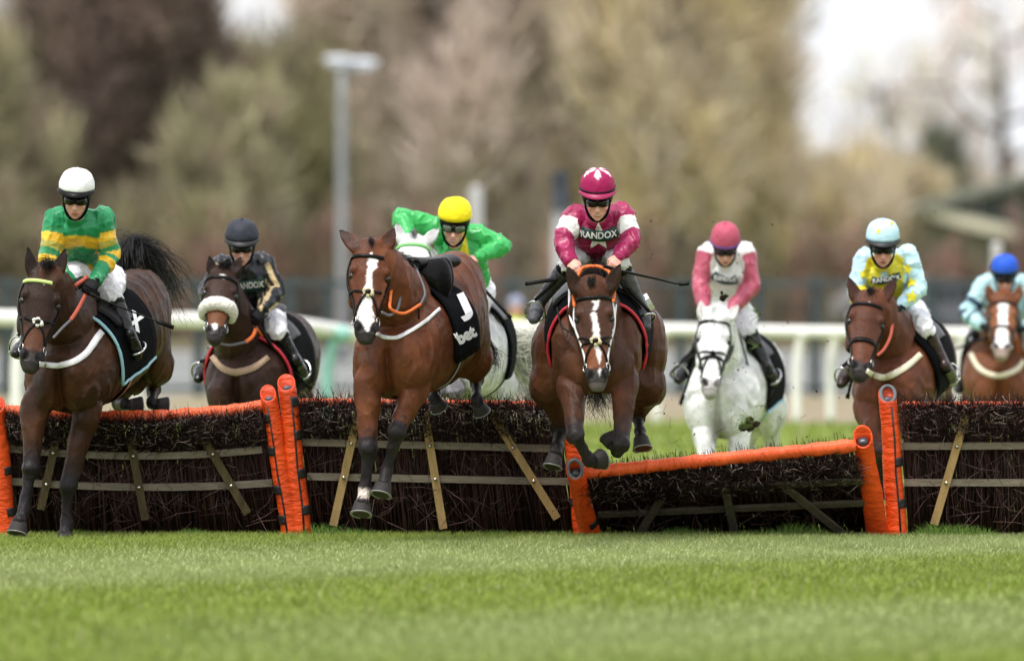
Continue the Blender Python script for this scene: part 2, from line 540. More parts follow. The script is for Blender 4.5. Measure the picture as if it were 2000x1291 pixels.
M_BLACK = mat('black_cloth', lin(10, 11, 14), 0.85, 0.15, 25, 0.4, 22, 0.05)
M_GLOVE = mat('black_glove', lin(14, 14, 16), 0.6, 0.2, 40, 0.3, 60, 0.2)
M_LENS = mat('goggle_lens', lin(8, 8, 10), 0.10, 0, spec=0.35)
M_WHITE = mat('white_print', lin(240, 240, 240), 0.7, 0.03, 20)
M_WHITEL = mat('white_webbing', lin(228, 226, 228), 0.6, 0.06, 40, 0.2, 90)
M_CREAM = mat('cream_webbing', lin(222, 214, 188), 0.65, 0.08, 40, 0.2, 90)
M_TAN = mat('tan_fleece', lin(176, 148, 122), 0.9, 0.15, 60, 0.8, 90)
M_FLEECE = mat('white_fleece', lin(238, 234, 224), 0.95, 0.08, 40, 1.0, 70, 0.1, sheen=0.4)
M_FLEECEY = mat('cream_fleece', lin(226, 210, 170), 0.95, 0.1, 60, 1.0, 120, 0.1)
M_METAL = mat('bright_metal', lin(205, 205, 205), 0.22, 0.05, 30, metal=1.0)
M_REINO = mat('orange_rein', lin(226, 108, 40), 0.5, 0.12, 50, 0.3, 150)
M_REINR = mat('red_rein', lin(176, 74, 50), 0.5, 0.12, 50, 0.3, 150)
M_REING = mat('grey_rein', lin(92, 90, 94), 0.5, 0.12, 50)
M_RED = mat('red_piping', lin(200, 44, 62), 0.55, 0.1, 40)
M_BLUEP = mat('pale_blue_piping', lin(150, 195, 210), 0.6, 0.1, 40)
M_GREENB = mat('dark_green_print', lin(28, 62, 56), 0.6, 0.1, 30)
M_GIRTH = mat('girth_webbing', lin(150, 150, 146), 0.7, 0.15, 60)
M_REDDOT = mat('red_print', lin(200, 40, 50), 0.6, 0.05, 30)
# ------------------------------------------------------------------ ground
def ground_mat():
    m, nt, b = _new('turf'); L = nt.links
    geo = nt.nodes.new('ShaderNodeNewGeometry'); sp = nt.nodes.new('ShaderNodeSeparateXYZ')
    L.new(geo.outputs['Position'], sp.inputs[0])
    n1 = nt.nodes.new('ShaderNodeTexNoise'); n1.inputs['Scale'].default_value = 0.55; n1.inputs['Detail'].default_value = 4
    mp = nt.nodes.new('ShaderNodeMapping'); mp.inputs['Scale'].default_value = (1, 0.35, 1)
    L.new(geo.outputs['Position'], mp.inputs[0]); L.new(mp.outputs[0], n1.inputs['Vector'])
    n2 = nt.nodes.new('ShaderNodeTexNoise'); n2.inputs['Scale'].default_value = 22; n2.inputs['Detail'].default_value = 5
    L.new(geo.outputs['Position'], n2.inputs['Vector'])
    cr = nt.nodes.new('ShaderNodeValToRGB')
    cr.color_ramp.elements[0].position = 0.3; cr.color_ramp.elements[0].color = (0.14, 0.19, 0.035, 1)
    cr.color_ramp.elements[1].position = 0.7; cr.color_ramp.elements[1].color = (0.21, 0.26, 0.075, 1)
    ad = nt.nodes.new('ShaderNodeMix'); ad.inputs['Factor'].default_value = 0.4
    L.new(n1.outputs['Fac'], ad.inputs[2]); L.new(n2.outputs['Fac'], ad.inputs[3]); L.new(ad.outputs[0], cr.inputs['Fac'])
    L.new(cr.outputs['Color'], b.inputs['Base Color'])
    b.inputs['Roughness'].default_value = 0.9; b.inputs['Specular IOR Level'].default_value = 0.15
    bp = nt.nodes.new('ShaderNodeBump'); bp.inputs['Strength'].default_value = 0.6; bp.inputs['Distance'].default_value = 0.04
    L.new(n2.outputs['Fac'], bp.inputs['Height']); L.new(bp.outputs[0], b.inputs['Normal'])
    return m

def sheet(name, x0, x1, y0, y1, z, m):
    o = add(name, [[x0, y0, z], [x1, y0, z], [x1, y1, z], [x0, y1, z]], [np.array([[0, 1, 2, 3]])], m, smooth=False, loc=(0, 0, 0))
    o['kind'] = 'structure'
    return o
sheet('ground', -2500, 2500, -60, 4500, 0, ground_mat())
sheet('dirt_track', -400, 400, 129, 151, 0.004, mat('bare_earth', lin(142, 128, 110), 0.95, 0.2, 1.5, 0.5, 8, 0.1, var2=lin(124, 122, 88)))
sheet('grey_road', -400, 400, 151, 205, 0.008, mat('worn_tarmac', lin(136, 137, 134), 0.9, 0.12, 0.8, 0.2, 30, 0.2))
sheet('verge_path', -400, 400, 205, 222, 0.004, mat('verge_soil', lin(112, 102, 84), 0.95, 0.25, 0.6, 0.4, 6, 0.1))

# mown turf: blades where the lens can resolve them and a shorter pile towards the camera
def turf_tone(X, Y):
    """How pale the sward is (mown the other way, or worn), by place on the ground."""
    w = noise3(np.stack([X * 0.5, Y * 0.18, 0 * X], -1), 1.6, 3) * 0.8
    t = np.clip((X + 3.5) / 7, -.2, 1.2)
    band = np.clip(1.35 - np.abs(Y - (72.2 + 6.4 * t + .5 * w)) / (4.2 - 1.6 * t), 0, 1)
    b2 = np.clip(1.3 - np.abs(Y - (58.5 + 5.2 * t + w)) / 4.6, 0, 1) * np.clip((X + 2.6) / 3, 0, 1) * .7
    return np.clip(np.maximum(band, b2) + 0.10 * w, 0, 1)

def grass_field():
    g = Geo()
    M_GR = mat('grass_blade', (1, 1, 1), 0.55, 0.1, 30, attr=True, spec=0.25)
    for (y0, y1, n, h0, h1, wd) in ((77.6, 80.9, 92000, .03, .07, .004), (70, 77.6, 92000, .03, .06, .006), (55, 70, 68000, .03, .06, .009), (81, 92, 14000, .04, .08, .012), (92, 128, 12000, .05, .09, .03)):
        Y = RNG.uniform(y0, y1, n); hw = 1000 * Y / FPX * 1.3
        X = RNG.uniform(-1, 1, n) * hw
        tone = turf_tone(X, Y)
        h = RNG.uniform(h0, h1, n) * (1 - 0.25 * tone)
        lean = RNG.normal(0, 0.45, n) * h; leany = RNG.normal(-0.1, 0.35, n) * h - tone * h * 0.5
        ang = RNG.uniform(-0.9, 0.9, n); wx, wy = np.cos(ang) * wd / 2, np.sin(ang) * wd / 2
        B = np.stack([X, Y, np.full(n, 0.0)], -1); W = np.stack([wx, wy, 0 * wx], -1)
        Mid = B + np.stack([lean * 0.35, leany * 0.35, h * 0.6], -1); Tip = B + np.stack([lean, leany, h], -1)
        V = np.stack([B - W, B + W, Mid + W * 0.8, Mid - W * 0.8, Tip], 1).reshape(-1, 3)
        i = np.arange(n) * 5
        dark = np.array([0.212, 0.272, 0.040]); pale = np.array([0.50, 0.545, 0.285])
        k = np.clip(tone + RNG.normal(0, 0.10, n), 0, 1)[:, None]
        c = dark * (1 - k) + pale * k
        straw = RNG.random(n) < 0.05
        c[straw] = np.array([0.36, 0.34, 0.18]) * RNG.uniform(0.7, 1.1, (straw.sum(), 1))
        c *= RNG.uniform(0.88, 1.12, (n, 1)) * (1 + .09 * noise3(B * [1, .3, 1], .5, 12))[:, None]
        g.put(V, [np.stack([i, i + 1, i + 2, i + 3], -1), np.stack([i + 3, i + 2, i + 4], -1)])
        g.C.append(np.repeat(c, 5, axis=0))
    # longer uncut tufts along the foot of the hurdles
    n = 9000
    X = RNG.uniform(-4.3, 4.3, n); Y = 80.35 + RNG.normal(0, 0.10, n); cl = np.clip(0.55 + 0.6 * noise3(np.stack([X * 2, 0 * X, 0 * X], -1), 1.0, 9), 0.15, 1.2)
    h = RNG.uniform(.05, .12, n) * cl; wd = 0.0045
    B = np.stack([X, Y, 0 * X], -1); W = np.stack([np.full(n, wd / 2), 0 * X, 0 * X], -1)
    ln = RNG.normal(0, 0.4, n) * h
    Mid = B + np.stack([ln * .3, 0 * X, h * .6], -1); Tip = B + np.stack([ln, RNG.normal(0, .2, n) * h, h], -1)
    V = np.stack([B - W, B + W, Mid + W * .8, Mid - W * .8, Tip], 1).reshape(-1, 3); i = np.arange(n) * 5
    g.put(V, [np.stack([i, i + 1, i + 2, i + 3], -1), np.stack([i + 3, i + 2, i + 4], -1)])
    g.C.append(np.repeat(np.array([0.09, 0.16, 0.02]) * RNG.uniform(0.6, 1.4, (n, 1)), 5, axis=0))
    o = g.add('grass', M_GR, loc=(0, 0, 0)); tag(o, 'short green mown turf in front of and behind the hurdles', 'grass', kind='stuff')
grass_field()

# ------------------------------------------------------------------ running rails, mesh fence
M_RAIL = mat('rail_plastic', lin(238, 236, 230), 0.45, 0.06, 6, 0, spec=0.4)
M_AQUA = mat('aqua_plastic', lin(138, 190, 178), 0.5, 0.1, 6)
M_TEAL = mat('teal_paint', lin(56, 70, 71), 0.5, 0.15, 6)

def rail_run(label, pts, r, posts, group):
    """pts: (px, py, Y) along the rail; posts: (px at foot, px at top, Y, colour)."""
    w = np.array([P(*p) for p in pts])
    root = empty('running_rail', (w[:, 0].mean(), w[:, 1].mean(), 0), label, 'rail', group)
    V, F = tube(w, r, 12, 10); add('rail_tube', V, F, M_RAIL, root)
    for (x0, x1, Y, m) in posts:
        top = P(x1, np.interp(x1, [p[0] for p in pts], [p[1] for p in pts]), Y); foot = P(x0, HORIZON, Y); foot[2] = 0.0
        k = np.array([foot[0] * 1.0, foot[1], top[2] * 0.62]); b = top * 0.8 + k * 0.2; b[2] = top[2] - 0.06; b[0] = k[0] * .45 + top[0] * .55
        V, F = tube([foot, k, b, top], [r * 0.75, r * 0.75, r * .7, r * .65], 10, 6); add('rail_post', V, F, m, root)
        V, F = Ball('n', top - [0, 0, 0.02], (r * 1.25, r * 1.3, r * 1.15)).mesh(); add('rail_bracket', V, F, m, root)
    return root
rail_run('thicker white running rail behind the dark horses at the left',
         [(-900, 604, 118), (-260, 612, 118), (0, 621, 118), (330, 625, 119), (560, 634, 121), (700, 654, 124), (800, 664, 128)], 0.082,
         [(32, 58, 118, M_RAIL), (-150, -130, 118, M_RAIL), (270, 300, 119, M_RAIL), (640, 668, 122.5, M_AQUA)], 'white plastic running rails')
rail_run('far white running rail with slim posts behind the white horse',
         [(930, 636, 128), (1060, 640, 128), (1280, 643, 128), (1560, 648, 128), (1800, 651, 128), (2060, 655, 128), (2240, 660, 128), (2800, 668, 128)], 0.064,
         [(1058, 1076, 128, M_RAIL), (1283, 1300, 128, M_RAIL), (1556, 1570, 128, M_RAIL), (1622, 1640, 128.2, M_RAIL), (1868, 1886, 128, M_RAIL), (2120, 2140, 128, M_RAIL)], 'white plastic running rails')

def mesh_fence():
    Y = 150.0
    x = lambda px: P(px, 0, Y)[0]
    root = empty('mesh_fence', (0, Y, 0), 'dark teal welded mesh fence with square posts running across behind the rails', 'fence')
    top = P(0, 548, Y)[2]
    for px in (-820, -600, -380, -150, 12, 192, 388, 566, 640, 820, 1000, 1180, 1330, 1480, 1592, 1702, 1820, 1960, 2100, 2320, 2540, 2760):
        V, F = box((x(px), Y + 0.06, (top + 0.04) / 2), np.eye(3), (0.065, 0.045, (top + 0.04) / 2)); add('fence_post', V, F, M_TEAL, root, smooth=False)
    for z in (top - 0.03, 0.1):
        V, F = box((0, Y, z), np.eye(3), (14.0, 0.02, 0.032)); add('fence_rail', V, F, M_TEAL, root, smooth=False)
    n = 500
    xs = np.linspace(-14, 14, n)
    A = np.stack([np.stack([xs, np.full(n, Y - 0.02), np.full(n, 0.05)], -1), np.stack([xs, np.full(n, Y - 0.02), np.full(n, top)], -1)], 1)
    g = Geo(); g.put(*tubes(A, np.full((n, 2), 0.0045), 4))
    zs = np.linspace(0.2, top - .1, 7)
    B = np.stack([np.stack([np.full(7, -14.0), np.full(7, Y - .03), zs], -1), np.stack([np.full(7, 14.0), np.full(7, Y - .03), zs], -1)], 1)
    g.put(*tubes(B, np.full((7, 2), 0.005), 4))
    o = g.add('wire_mesh', M_TEAL, root); o['kind'] = 'stuff'
mesh_fence()

# ------------------------------------------------------------------ lamp post and other posts
def lamp_post():
    Y = 190.0
    root = empty('street_lamp', P(668, 0, Y) * [1, 1, 0], 'tall grey steel lamp post with two flat heads at the left of centre', 'lamp post')
    a = P(668, 0, Y)[0]; top = P(0, 132, Y)[2]
    mg = mat('galvanised_steel', lin(140, 142, 142), 0.6, 0.1, 4); mw = mat('lamp_housing', lin(214, 220, 226), 0.4, 0.05, 4)
    V, F = tube([(a, Y, 0), (a, Y, top * .5), (a, Y, top)], [0.088, 0.080, 0.070], 14, 4); add('lamp_pole', V, F, mg, root)
    V, F = tube([(a, Y, 0), (a, Y, .5)], [0.14, 0.14], 14); add('base_sleeve', V, F, mg, root)
    V, F = tube([(a - .1, Y, top - .05), (a + .45, Y, top + .02)], 0.05, 8); add('lamp_arm', V, F, mg, root)
    for dx, dz in ((-0.06, 0.10), (0.36, 0.06)):
        V, F = Loft('h', [(a + dx - .20, Y, top + dz + .02), (a + dx - .1, Y, top + dz + .03), (a + dx + .14, Y, top + dz + .01), (a + dx + .21, Y, top + dz)], [.08, .12, .12, .07], [.04, .06, .06, .04], side=(0, 1, 0)).mesh()
        h = add('lamp_head', V, F, mw, root)
        V, F = box((a + dx, Y, top + dz - .07), np.eye(3), (.16, .1, .015)); add('diffuser', V, F, mat('lamp_glass', lin(225, 228, 230), .2, 0, 4), h, smooth=False)
lamp_post()

def camera_post():
    Y = 160.0
    root = empty('camera_post', P(1092, 0, Y) * [1, 1, 0], 'white post carrying a dark boxy housing behind the maroon jockey', 'post')
    a = P(1092, 0, Y)[0]; z1 = P(0, 412, Y)[2]
    V, F = box((a, Y, z1 / 2), np.eye(3), (.09, .06, z1 / 2)); add('post_shaft', V, F, mat('white_post', lin(186, 186, 182), .5, .08, 4), root, smooth=False)
    z2 = P(0, 335, Y)[2]
    V, F = box((a + .02, Y, (z1 + z2) / 2 + .003), np.eye(3), (.11, .14, (z2 - z1) / 2)); add('housing', V, F, mat('dark_housing', lin(58, 66, 76), .5, .1, 4), root, smooth=False)
    V, F = box((a + .02, Y - .16, z2 - .06), np.eye(3), (.125, .05, .02)); add('hood', V, F, mat('dark_housing', (0, 0, 0)), root, smooth=False)
camera_post()
def marker(px, py, Y, w, label):
    a = P(px, py, Y); root = empty('marker_post', a * [1, 1, 0], label, 'post', 'white marker posts')
    V, F = box((a[0], Y, a[2] / 2), np.eye(3), (w, w, a[2] / 2)); add('post_shaft', V, F, mat('white_post', (0, 0, 0)), root, smooth=False)
    V, F = Ball('c', (a[0], Y, a[2]), (w * 1.1, w * 1.1, w * .8)).mesh(); add('post_cap', V, F, mat('white_post', (0, 0, 0)), root)
marker(930, 372, 170, .085, 'white marker post standing behind the jockey in the yellow cap')
marker(1946, 480, 140, .06, 'white marker post standing behind the jockey in the blue cap')

# ------------------------------------------------------------------ barn and vehicles behind the right-hand side
def barn():
    Y = 236.0
    root = empty('barn', P(2050, 0, Y) * [1, 1, 0], 'grey green farm shed with pitched roof and cream fascia at the right edge', 'shed')
    mr = mat('shed_roof', lin(104, 106, 94), .8, .1, .6); mg = mat('shed_gable', lin(70, 77, 74), .8, .1, .8); mw = mat('shed_wall', lin(104, 102, 88), .8, .1, .8); mc = mat('cream_fascia', lin(206, 199, 178), .7, .06, 1)
    def slab(name, poly, dy, th, m):
        V = np.array([P(x, y, Y + dy) for x, y in poly]); V[:, 2] = np.maximum(V[:, 2], .0); n = len(V); V = np.vstack([V, V + [0, th, 0]]); i = np.arange(n)
        V, F = outward(V, [np.stack([i, (i + 1) % n, (i + 1) % n + n, i + n], -1), i[None], i[None, ::-1] + n]); add(name, V, F, m, root, smooth=False)
    for k in range(6):                                       # gable end in upright sheets
        x0, x1 = 1832 + 78 * k, 1832 + 78 * (k + 1) - 1.5
        slab('gable_panel', [(x0, 404 - (x0 - 1832) * .315), (x1, 404 - (x1 - 1832) * .315), (x1, 412 + (x1 - 1832) * .27), (x0, 412 + (x0 - 1832) * .27)], .35, .08, mg)
    for k in range(7):                                       # roof sheets running back from the verge
        x0, x1 = 1772 + 76 * k, 1772 + 76 * (k + 1) - 1.5
        slab('roof_panel', [(x0, 412 - (x0 - 1772) * .29), (x1, 412 - (x1 - 1772) * .29), (x1, 424 - (x1 - 1772) * .27), (x0, 424 - (x0 - 1772) * .27)], -.1, 12, mr)
    slab('fascia', [(1816, 404), (2300, 520), (2300, 550), (1816, 426)], .0, .22, mc)
    for k in range(9):
        x0, x1 = 1796 + 57 * k, 1796 + 57 * (k + 1) - 1.5
        slab('wall_panel', [(x0, 420 + max(0, x0 - 1816) * .24), (x1, 420 + max(0, x1 - 1816) * .24), (x1, 720), (x0, 720)], .4, .1, mw)
barn()

def vehicle(px, py, Y, L, H, col, label, rot=0.0):
    c = P(px, py, Y); z0 = 0.0
    root = empty('parked_van', (c[0], Y, 0), label, 'van', 'vehicles parked in front of the shed')
    root.rotation_euler = (0, 0, rot)
    base = np.array([c[0], Y, 0])
    side = [(-.5, .3), (-.5, .62), (-.4, .72), (-.28, 1.0), (.46, 1.0), (.5, .6), (.5, .3)]
    pts = np.array([[x * L, 0, z * H] for x, z in side])
    n = len(pts); V = np.vstack([base + pts + [0, -.9, 0], base + pts + [0, .9, 0]])
    i = np.arange(n)
    V, F = outward(V, [np.stack([i, (i + 1) % n, (i + 1) % n + n, i + n], -1), i[None], i[None, ::-1] + n])
    add('body', V, F, mat('van_paint_' + label.split()[0], col, .35, .05, 2, spec=.5), root, smooth=False)
    for x in (-.30, .30):
        V, F = tube([base + [x * L, -.95, .34], base + [x * L, -.72, .34]], .34, 14); w = add('wheel', V, F, mat('tyre', lin(30, 30, 32), .8, .1, 10), root)
        V, F = tube([base + [x * L, -.97, .34], base + [x * L, -.8, .34]], .19, 12); add('rim', V, F, M_METAL, w)
    for x0, x1 in ((-.3, -.08), (-.05, .2)):
        V, F = box(base + [(x0 + x1) / 2 * L, -.905, H * .83], np.eye(3), ((x1 - x0) / 2 * L, .012, H * .11)); add('window', V, F, M_LENS, root, smooth=False)
vehicle(1745, 520, 226, 2.6, 1.25, lin(206, 204, 206), 'white van parked low in front of the shed, half behind the jockey with yellow stars')
vehicle(1872, 540, 222, 2.4, 1.15, lin(96, 98, 104), 'grey van parked beside the white one in front of the shed', 0)

# ------------------------------------------------------------------ trees
M_BARK = mat('bark', lin(92, 80, 70), .9, .3, 3, .8, 6, .1, stretch=(1, 1, .2))
M_TWIG = mat('twigs', (1, 1, 1), .85, .2, 1.5, attr=True, spec=.15)

def crown_mesh(n, blobs, cols, seed, tw=(.35, .95), wd=.022, leaf=.4):
    """Twigs and young leaf buds clustered in clumps spread through ellipsoidal volumes (cx,cy,cz,rx,ry,rz)."""
    r = np.random.default_rng(seed)
    bl = np.array(blobs, float); vol = bl[:, 3] * bl[:, 4] * bl[:, 5]
    ncl = max(40, n // 55)
    which = r.choice(len(bl), ncl, p=vol / vol.sum())
    d = nrm(r.normal(size=(ncl, 3))) * (r.random((ncl, 1)) ** 0.38)
    cc = bl[which, :3] + d * bl[which, 3:]
    crad = r.uniform(.3, .8, ncl) * (vol.mean() ** (1 / 3)) * .6
    ccol = np.array(cols)[r.integers(0, len(cols), ncl)] * r.uniform(.86, 1.13, (ncl, 1))
    k = r.integers(0, ncl, n)
    p = cc[k] + r.normal(size=(n, 3)) * crad[k][:, None] * np.array([.6, .6, 1.5])
    out = nrm(p - bl[which[k], :3] + np.array([0, 0, .15]))
    dr = nrm(out * .45 + np.array([0, 0, .9]) + r.normal(size=(n, 3)) * .5)
    ln = r.uniform(*tw, n)[:, None]
    w = nrm(np.cross(dr, r.normal(size=(n, 3)))) * wd * r.uniform(.5, 1.4, (n, 1))
    mid = p + dr * ln * .55 + r.normal(size=(n, 3)) * .04; tip = p + dr * ln + np.array([0, 0, .05])
    V = np.stack([p - w, p + w, mid + w * .7, mid - w * .7, tip], 1).reshape(-1, 3); i = np.arange(n) * 5
    F = [np.stack([i, i + 1, i + 2, i + 3], -1), np.stack([i + 3, i + 2, i + 4], -1)]
    C = np.repeat(ccol[k] * r.uniform(.75, 1.25, (n, 1)), 5, axis=0)
    nl = int(n * leaf)
    if nl:
        k2 = r.integers(0, ncl, nl); q = cc[k2] + r.normal(size=(nl, 3)) * crad[k2][:, None] * np.array([.65, .65, 1.5])
        a = nrm(r.normal(size=(nl, 3))); b = nrm(np.cross(a, r.normal(size=(nl, 3))))
        s = r.uniform(.03, .075, (nl, 1))
        V2 = np.stack([q - a * s, q - b * s * .6, q + a * s, q + b * s * .6], 1).reshape(-1, 3); j = np.arange(nl) * 4 + len(V)
        F[0] = np.vstack([F[0], np.stack([j, j + 1, j + 2, j + 3], -1)])
        V = np.vstack([V, V2]); C = np.vstack([C, np.repeat(ccol[k2] * r.uniform(.9, 1.2, (nl, 1)), 4, axis=0)])
    return V, F, C

def tree(name, cat, label, group, px, Y, h, spread, cols, n=7000, seed=1, trunk=.35, low=.12, wd=.022, leaf=.4, limbs=9, shape='round', tcol=None, gapy=0.0):
    x = P(px, 0, Y)[0]; r = np.random.default_rng(seed)
    root = empty(name, (x, Y, 0), label, cat, group)
    B = np.array([x, Y, 0])
    lean = r.normal(0, .03, 2) * h
    top = B + [lean[0], lean[1], h * .82]
    g = Geo()
    g.put(*Loft('t', [B + [0, 0, -.2], B + [0, 0, h * .08], B + [lean[0] * .4, lean[1] * .4, h * .4], top], [trunk * 1.5, trunk, trunk * .62, trunk * .1], side=(1, 0, 0), m=12, sub=4).mesh())
    add('trunk', *g.data(), M_BARK if tcol is None else mat('bark_' + name, tcol, .9, .3, 3, .8, 6, .1), root)
    lp, lr, blobs = [], [], []
    for i in range(limbs):
        f = low + (.8 - low) * (i + r.random()) / limbs
        a = i * 2.4 + r.uniform(-.4, .4)
        s0 = B + [lean[0] * f, lean[1] * f, h * f]
        if shape == 'column': reach, up = spread * r.uniform(.5, .85), h * .22
        else: reach, up = spread * math.sin(math.pi * min(.95, f * .75 + .2)) * r.uniform(.7, 1.05), h * r.uniform(.06, .2)
        e = s0 + [math.cos(a) * reach, math.sin(a) * reach, up]
        m1 = s0 * .6 + e * .4 + [0, 0, -up * .12] + r.normal(0, .12, 3); m2 = s0 * .25 + e * .75 + r.normal(0, .15, 3)
        path = catmull([s0, m1, m2, e], 3)
        lp.append(path); lr.append(np.linspace(trunk * .42 * (1 - f * .5), .025, len(path)))
        blobs.append((*(m2 * .5 + e * .5), spread * .42, spread * .42, h * .13)); blobs.append((*m1, spread * .36, spread * .36, h * .11))
        for q in range(3):
            s1 = path[int(len(path) * (.35 + .2 * q))]; e1 = s1 + nrm(r.normal(size=3) + [math.cos(a), math.sin(a), .5]) * spread * .38
            pp = catmull([s1, (s1 + e1) / 2 + r.normal(0, .1, 3), e1], 5)[:len(path)]
            lp.append(np.vstack([pp, np.repeat(pp[-1:], max(0, len(path) - len(pp)), 0) + np.arange(max(0, len(path) - len(pp)))[:, None] * .01])); lr.append(np.linspace(.07, .015, len(path)))
    blobs.append((*(top + [0, 0, -h * .05]), spread * .4, spread * .4, h * .16))
    V, F = tubes(np.array(lp), np.array(lr), 5); add('limbs', V, F, M_BARK, root)
    V, F, C = crown_mesh(int(n * 1.5), blobs, cols, seed, wd=wd * .85, leaf=leaf)
    V[:, 2] = np.abs(V[:, 2]) + .02
    add('crown', V, F, M_TWIG, root, C, smooth=False)
    return root

L_ = lambda *a: [tuple(min(.8, 1.75 * c) for c in lin(*q)) for q in a]
PURPLE = L_((102, 88, 80), (90, 78, 72), (112, 96, 86), (84, 76, 66))
OLIVE = L_((128, 124, 96), (118, 114, 90), (136, 130, 102), (116, 106, 90))
BROWN = L_((172, 158, 147), (164, 151, 141), (179, 164, 152), (160, 150, 134))
YELLOW = L_((168, 156, 128), (174, 160, 124), (164, 152, 134), (158, 148, 126))
BARE = L_((176, 162, 158), (160, 148, 144), (190, 176, 168))
DARKEV = L_((88, 90, 80), (98, 98, 86))
G = 'bare spring trees behind the course'
tree('beech_tree', 'tree', 'broad dark purple brown tree behind the jockey in the white cap', G, 180, 232, 15, 1.95, PURPLE, 24000, 3, .62, .06, .034, .55, 12, tcol=lin(70, 58, 54))
tree('beech_tree', 'tree', 'purple brown tree leaning over the gap left of the lamp post', G, 335, 238, 7.9, 1.3, PURPLE, 9000, 4, .3, .1, .028, .4, tcol=lin(70, 58, 54))
tree('hawthorn_tree', 'tree', 'low olive green tree at the left edge of the picture', G, -30, 226, 6.0, 1.5, OLIVE, 4500, 5, .2, .04, .028, .6)
tree('hawthorn_tree', 'tree', 'rounded olive green tree filling the gap between the purple tree and the lamp post', G, 490, 240, 5.9, 1.9, OLIVE, 9000, 6, .24, .04, .03, .7)
tree('hawthorn_tree', 'tree', 'olive green bush tree behind the jockey in black and beige', G, 400, 229, 4.6, 1.6, OLIVE, 6000, 7, .18, .03, .03, .7)
tree('lime_tree', 'tree', 'tall pinkish brown bare tree directly behind the lamp post', G, 745, 246, 15, 1.55, BROWN, 12000, 8, .42, .04, .034, .3, 12)
tree('lime_tree', 'tree', 'tall pinkish brown bare tree behind the jockey in the yellow cap', G, 940, 240, 16, 2.4, BROWN, 13000, 9, .45, .05, .034, .3, 12)
tree('lime_tree', 'tree', 'tall brown bare tree behind the maroon jockey', G, 1130, 250, 16, 2.4, BROWN + YELLOW[:2], 12000, 10, .45, .05, .034, .3, 12)
tree('poplar_tree', 'tree', 'upright yellowish tree whose straight right side borders the open sky', G, 1425, 243, 17, 1.4, YELLOW, 13000, 12, .42, .03, .032, .5, 14, 'column')
tree('willow_tree', 'tree', 'tall yellowish brown tree standing right of the maroon jockey', G, 1290, 236, 15, 1.9, YELLOW + BROWN[:1], 12000, 11, .4, .04, .034, .4, 12)
tree('hawthorn_tree', 'tree', 'low yellow brown bush tree right of the jockey in white and maroon', G, 1610, 238, 3.3, 1.6, YELLOW, 6500, 13, .2, .03, .03, .6)
tree('hawthorn_tree', 'tree', 'low yellow brown bush tree left of the shed', G, 1730, 250, 3.3, 1.5, YELLOW + OLIVE[:1], 5500, 14, .2, .03, .03, .6)
tree('ash_tree', 'tree', 'thin grey bare tree under the open sky at the right', G, 1760, 292, 7.3, 2.0, BARE, 1000, 15, .22, .2, .02, 0, 9)
tree('ash_tree', 'tree', 'grey bare tree above the shed at the right edge', G, 1965, 286, 9.4, 2.5, BARE, 1300, 16, .26, .2, .02, 0, 10)
tree('cypress_tree', 'tree', 'narrow dark evergreen left of a shorter one above the shed', G, 1812, 284, 4.6, .2, DARKEV, 900, 17, .1, .05, .03, .8, 9, 'column')
tree('cypress_tree', 'tree', 'shorter narrow dark evergreen nearer the shed roof', G, 1862, 285, 4.2, .18, DARKEV, 800, 18, .1, .05, .03, .8, 9, 'column')

def hedge():
    r = np.random.default_rng(5); bl = []
    for px in range(-700, 2750, 34):
        c = P(px, 0, 226 + r.uniform(-1.5, 1.5)); hh = r.uniform(.7, 1.25)
        bl.append((c[0], c[1], hh * .75, .5, .6, hh))
    V, F, C = crown_mesh(35000, bl, L_((104, 82, 74), (92, 84, 66), (118, 92, 80), (84, 78, 68)), 6, (.25, .6), .026, .3)
    V[:, 2] = np.abs(V[:, 2])
    o = add('hedge', V, F, M_TWIG, None, C, smooth=False); tag(o, 'long reddish brown hedge running along the foot of the trees', 'hedge')
hedge()
def wood():
    r = np.random.default_rng(15); bl = []
    for px in range(660, 1530, 34):
        for z in (2.0, 5.5, 9.5):
            c = P(px, 0, 262 + r.uniform(-4, 4)); bl.append((c[0], c[1], z + r.uniform(-1, 1), 1.1, 1.5, 2.4))
    for px in list(range(-900, 420, 40)):
        for z in (1.5, 4.2):
            c = P(px, 0, 262 + r.uniform(-4, 4)); bl.append((c[0], c[1], z + r.uniform(-.6, .6), .9, 1.5, 1.7))
    for px in range(420, 620, 36):
        c = P(px, 0, 262); bl.append((c[0], c[1], 1.6, .9, 1.5, 1.7))
    for px in range(1560, 2900, 40):
        c = P(px, 0, 300); bl.append((c[0], c[1], 1.4, 1.1, 1.5, 1.5))
    V, F, C = crown_mesh(68000, bl, BROWN + BROWN + YELLOW[:2] + OLIVE[:1], 16, (.4, 1.1), .05, .15)
    V[:, 2] = np.abs(V[:, 2])
    o = add('woodland', V, F, M_TWIG, None, C, smooth=False); tag(o, 'hazy mass of bare brown woodland behind the single trees', 'woodland', kind='stuff')
wood()
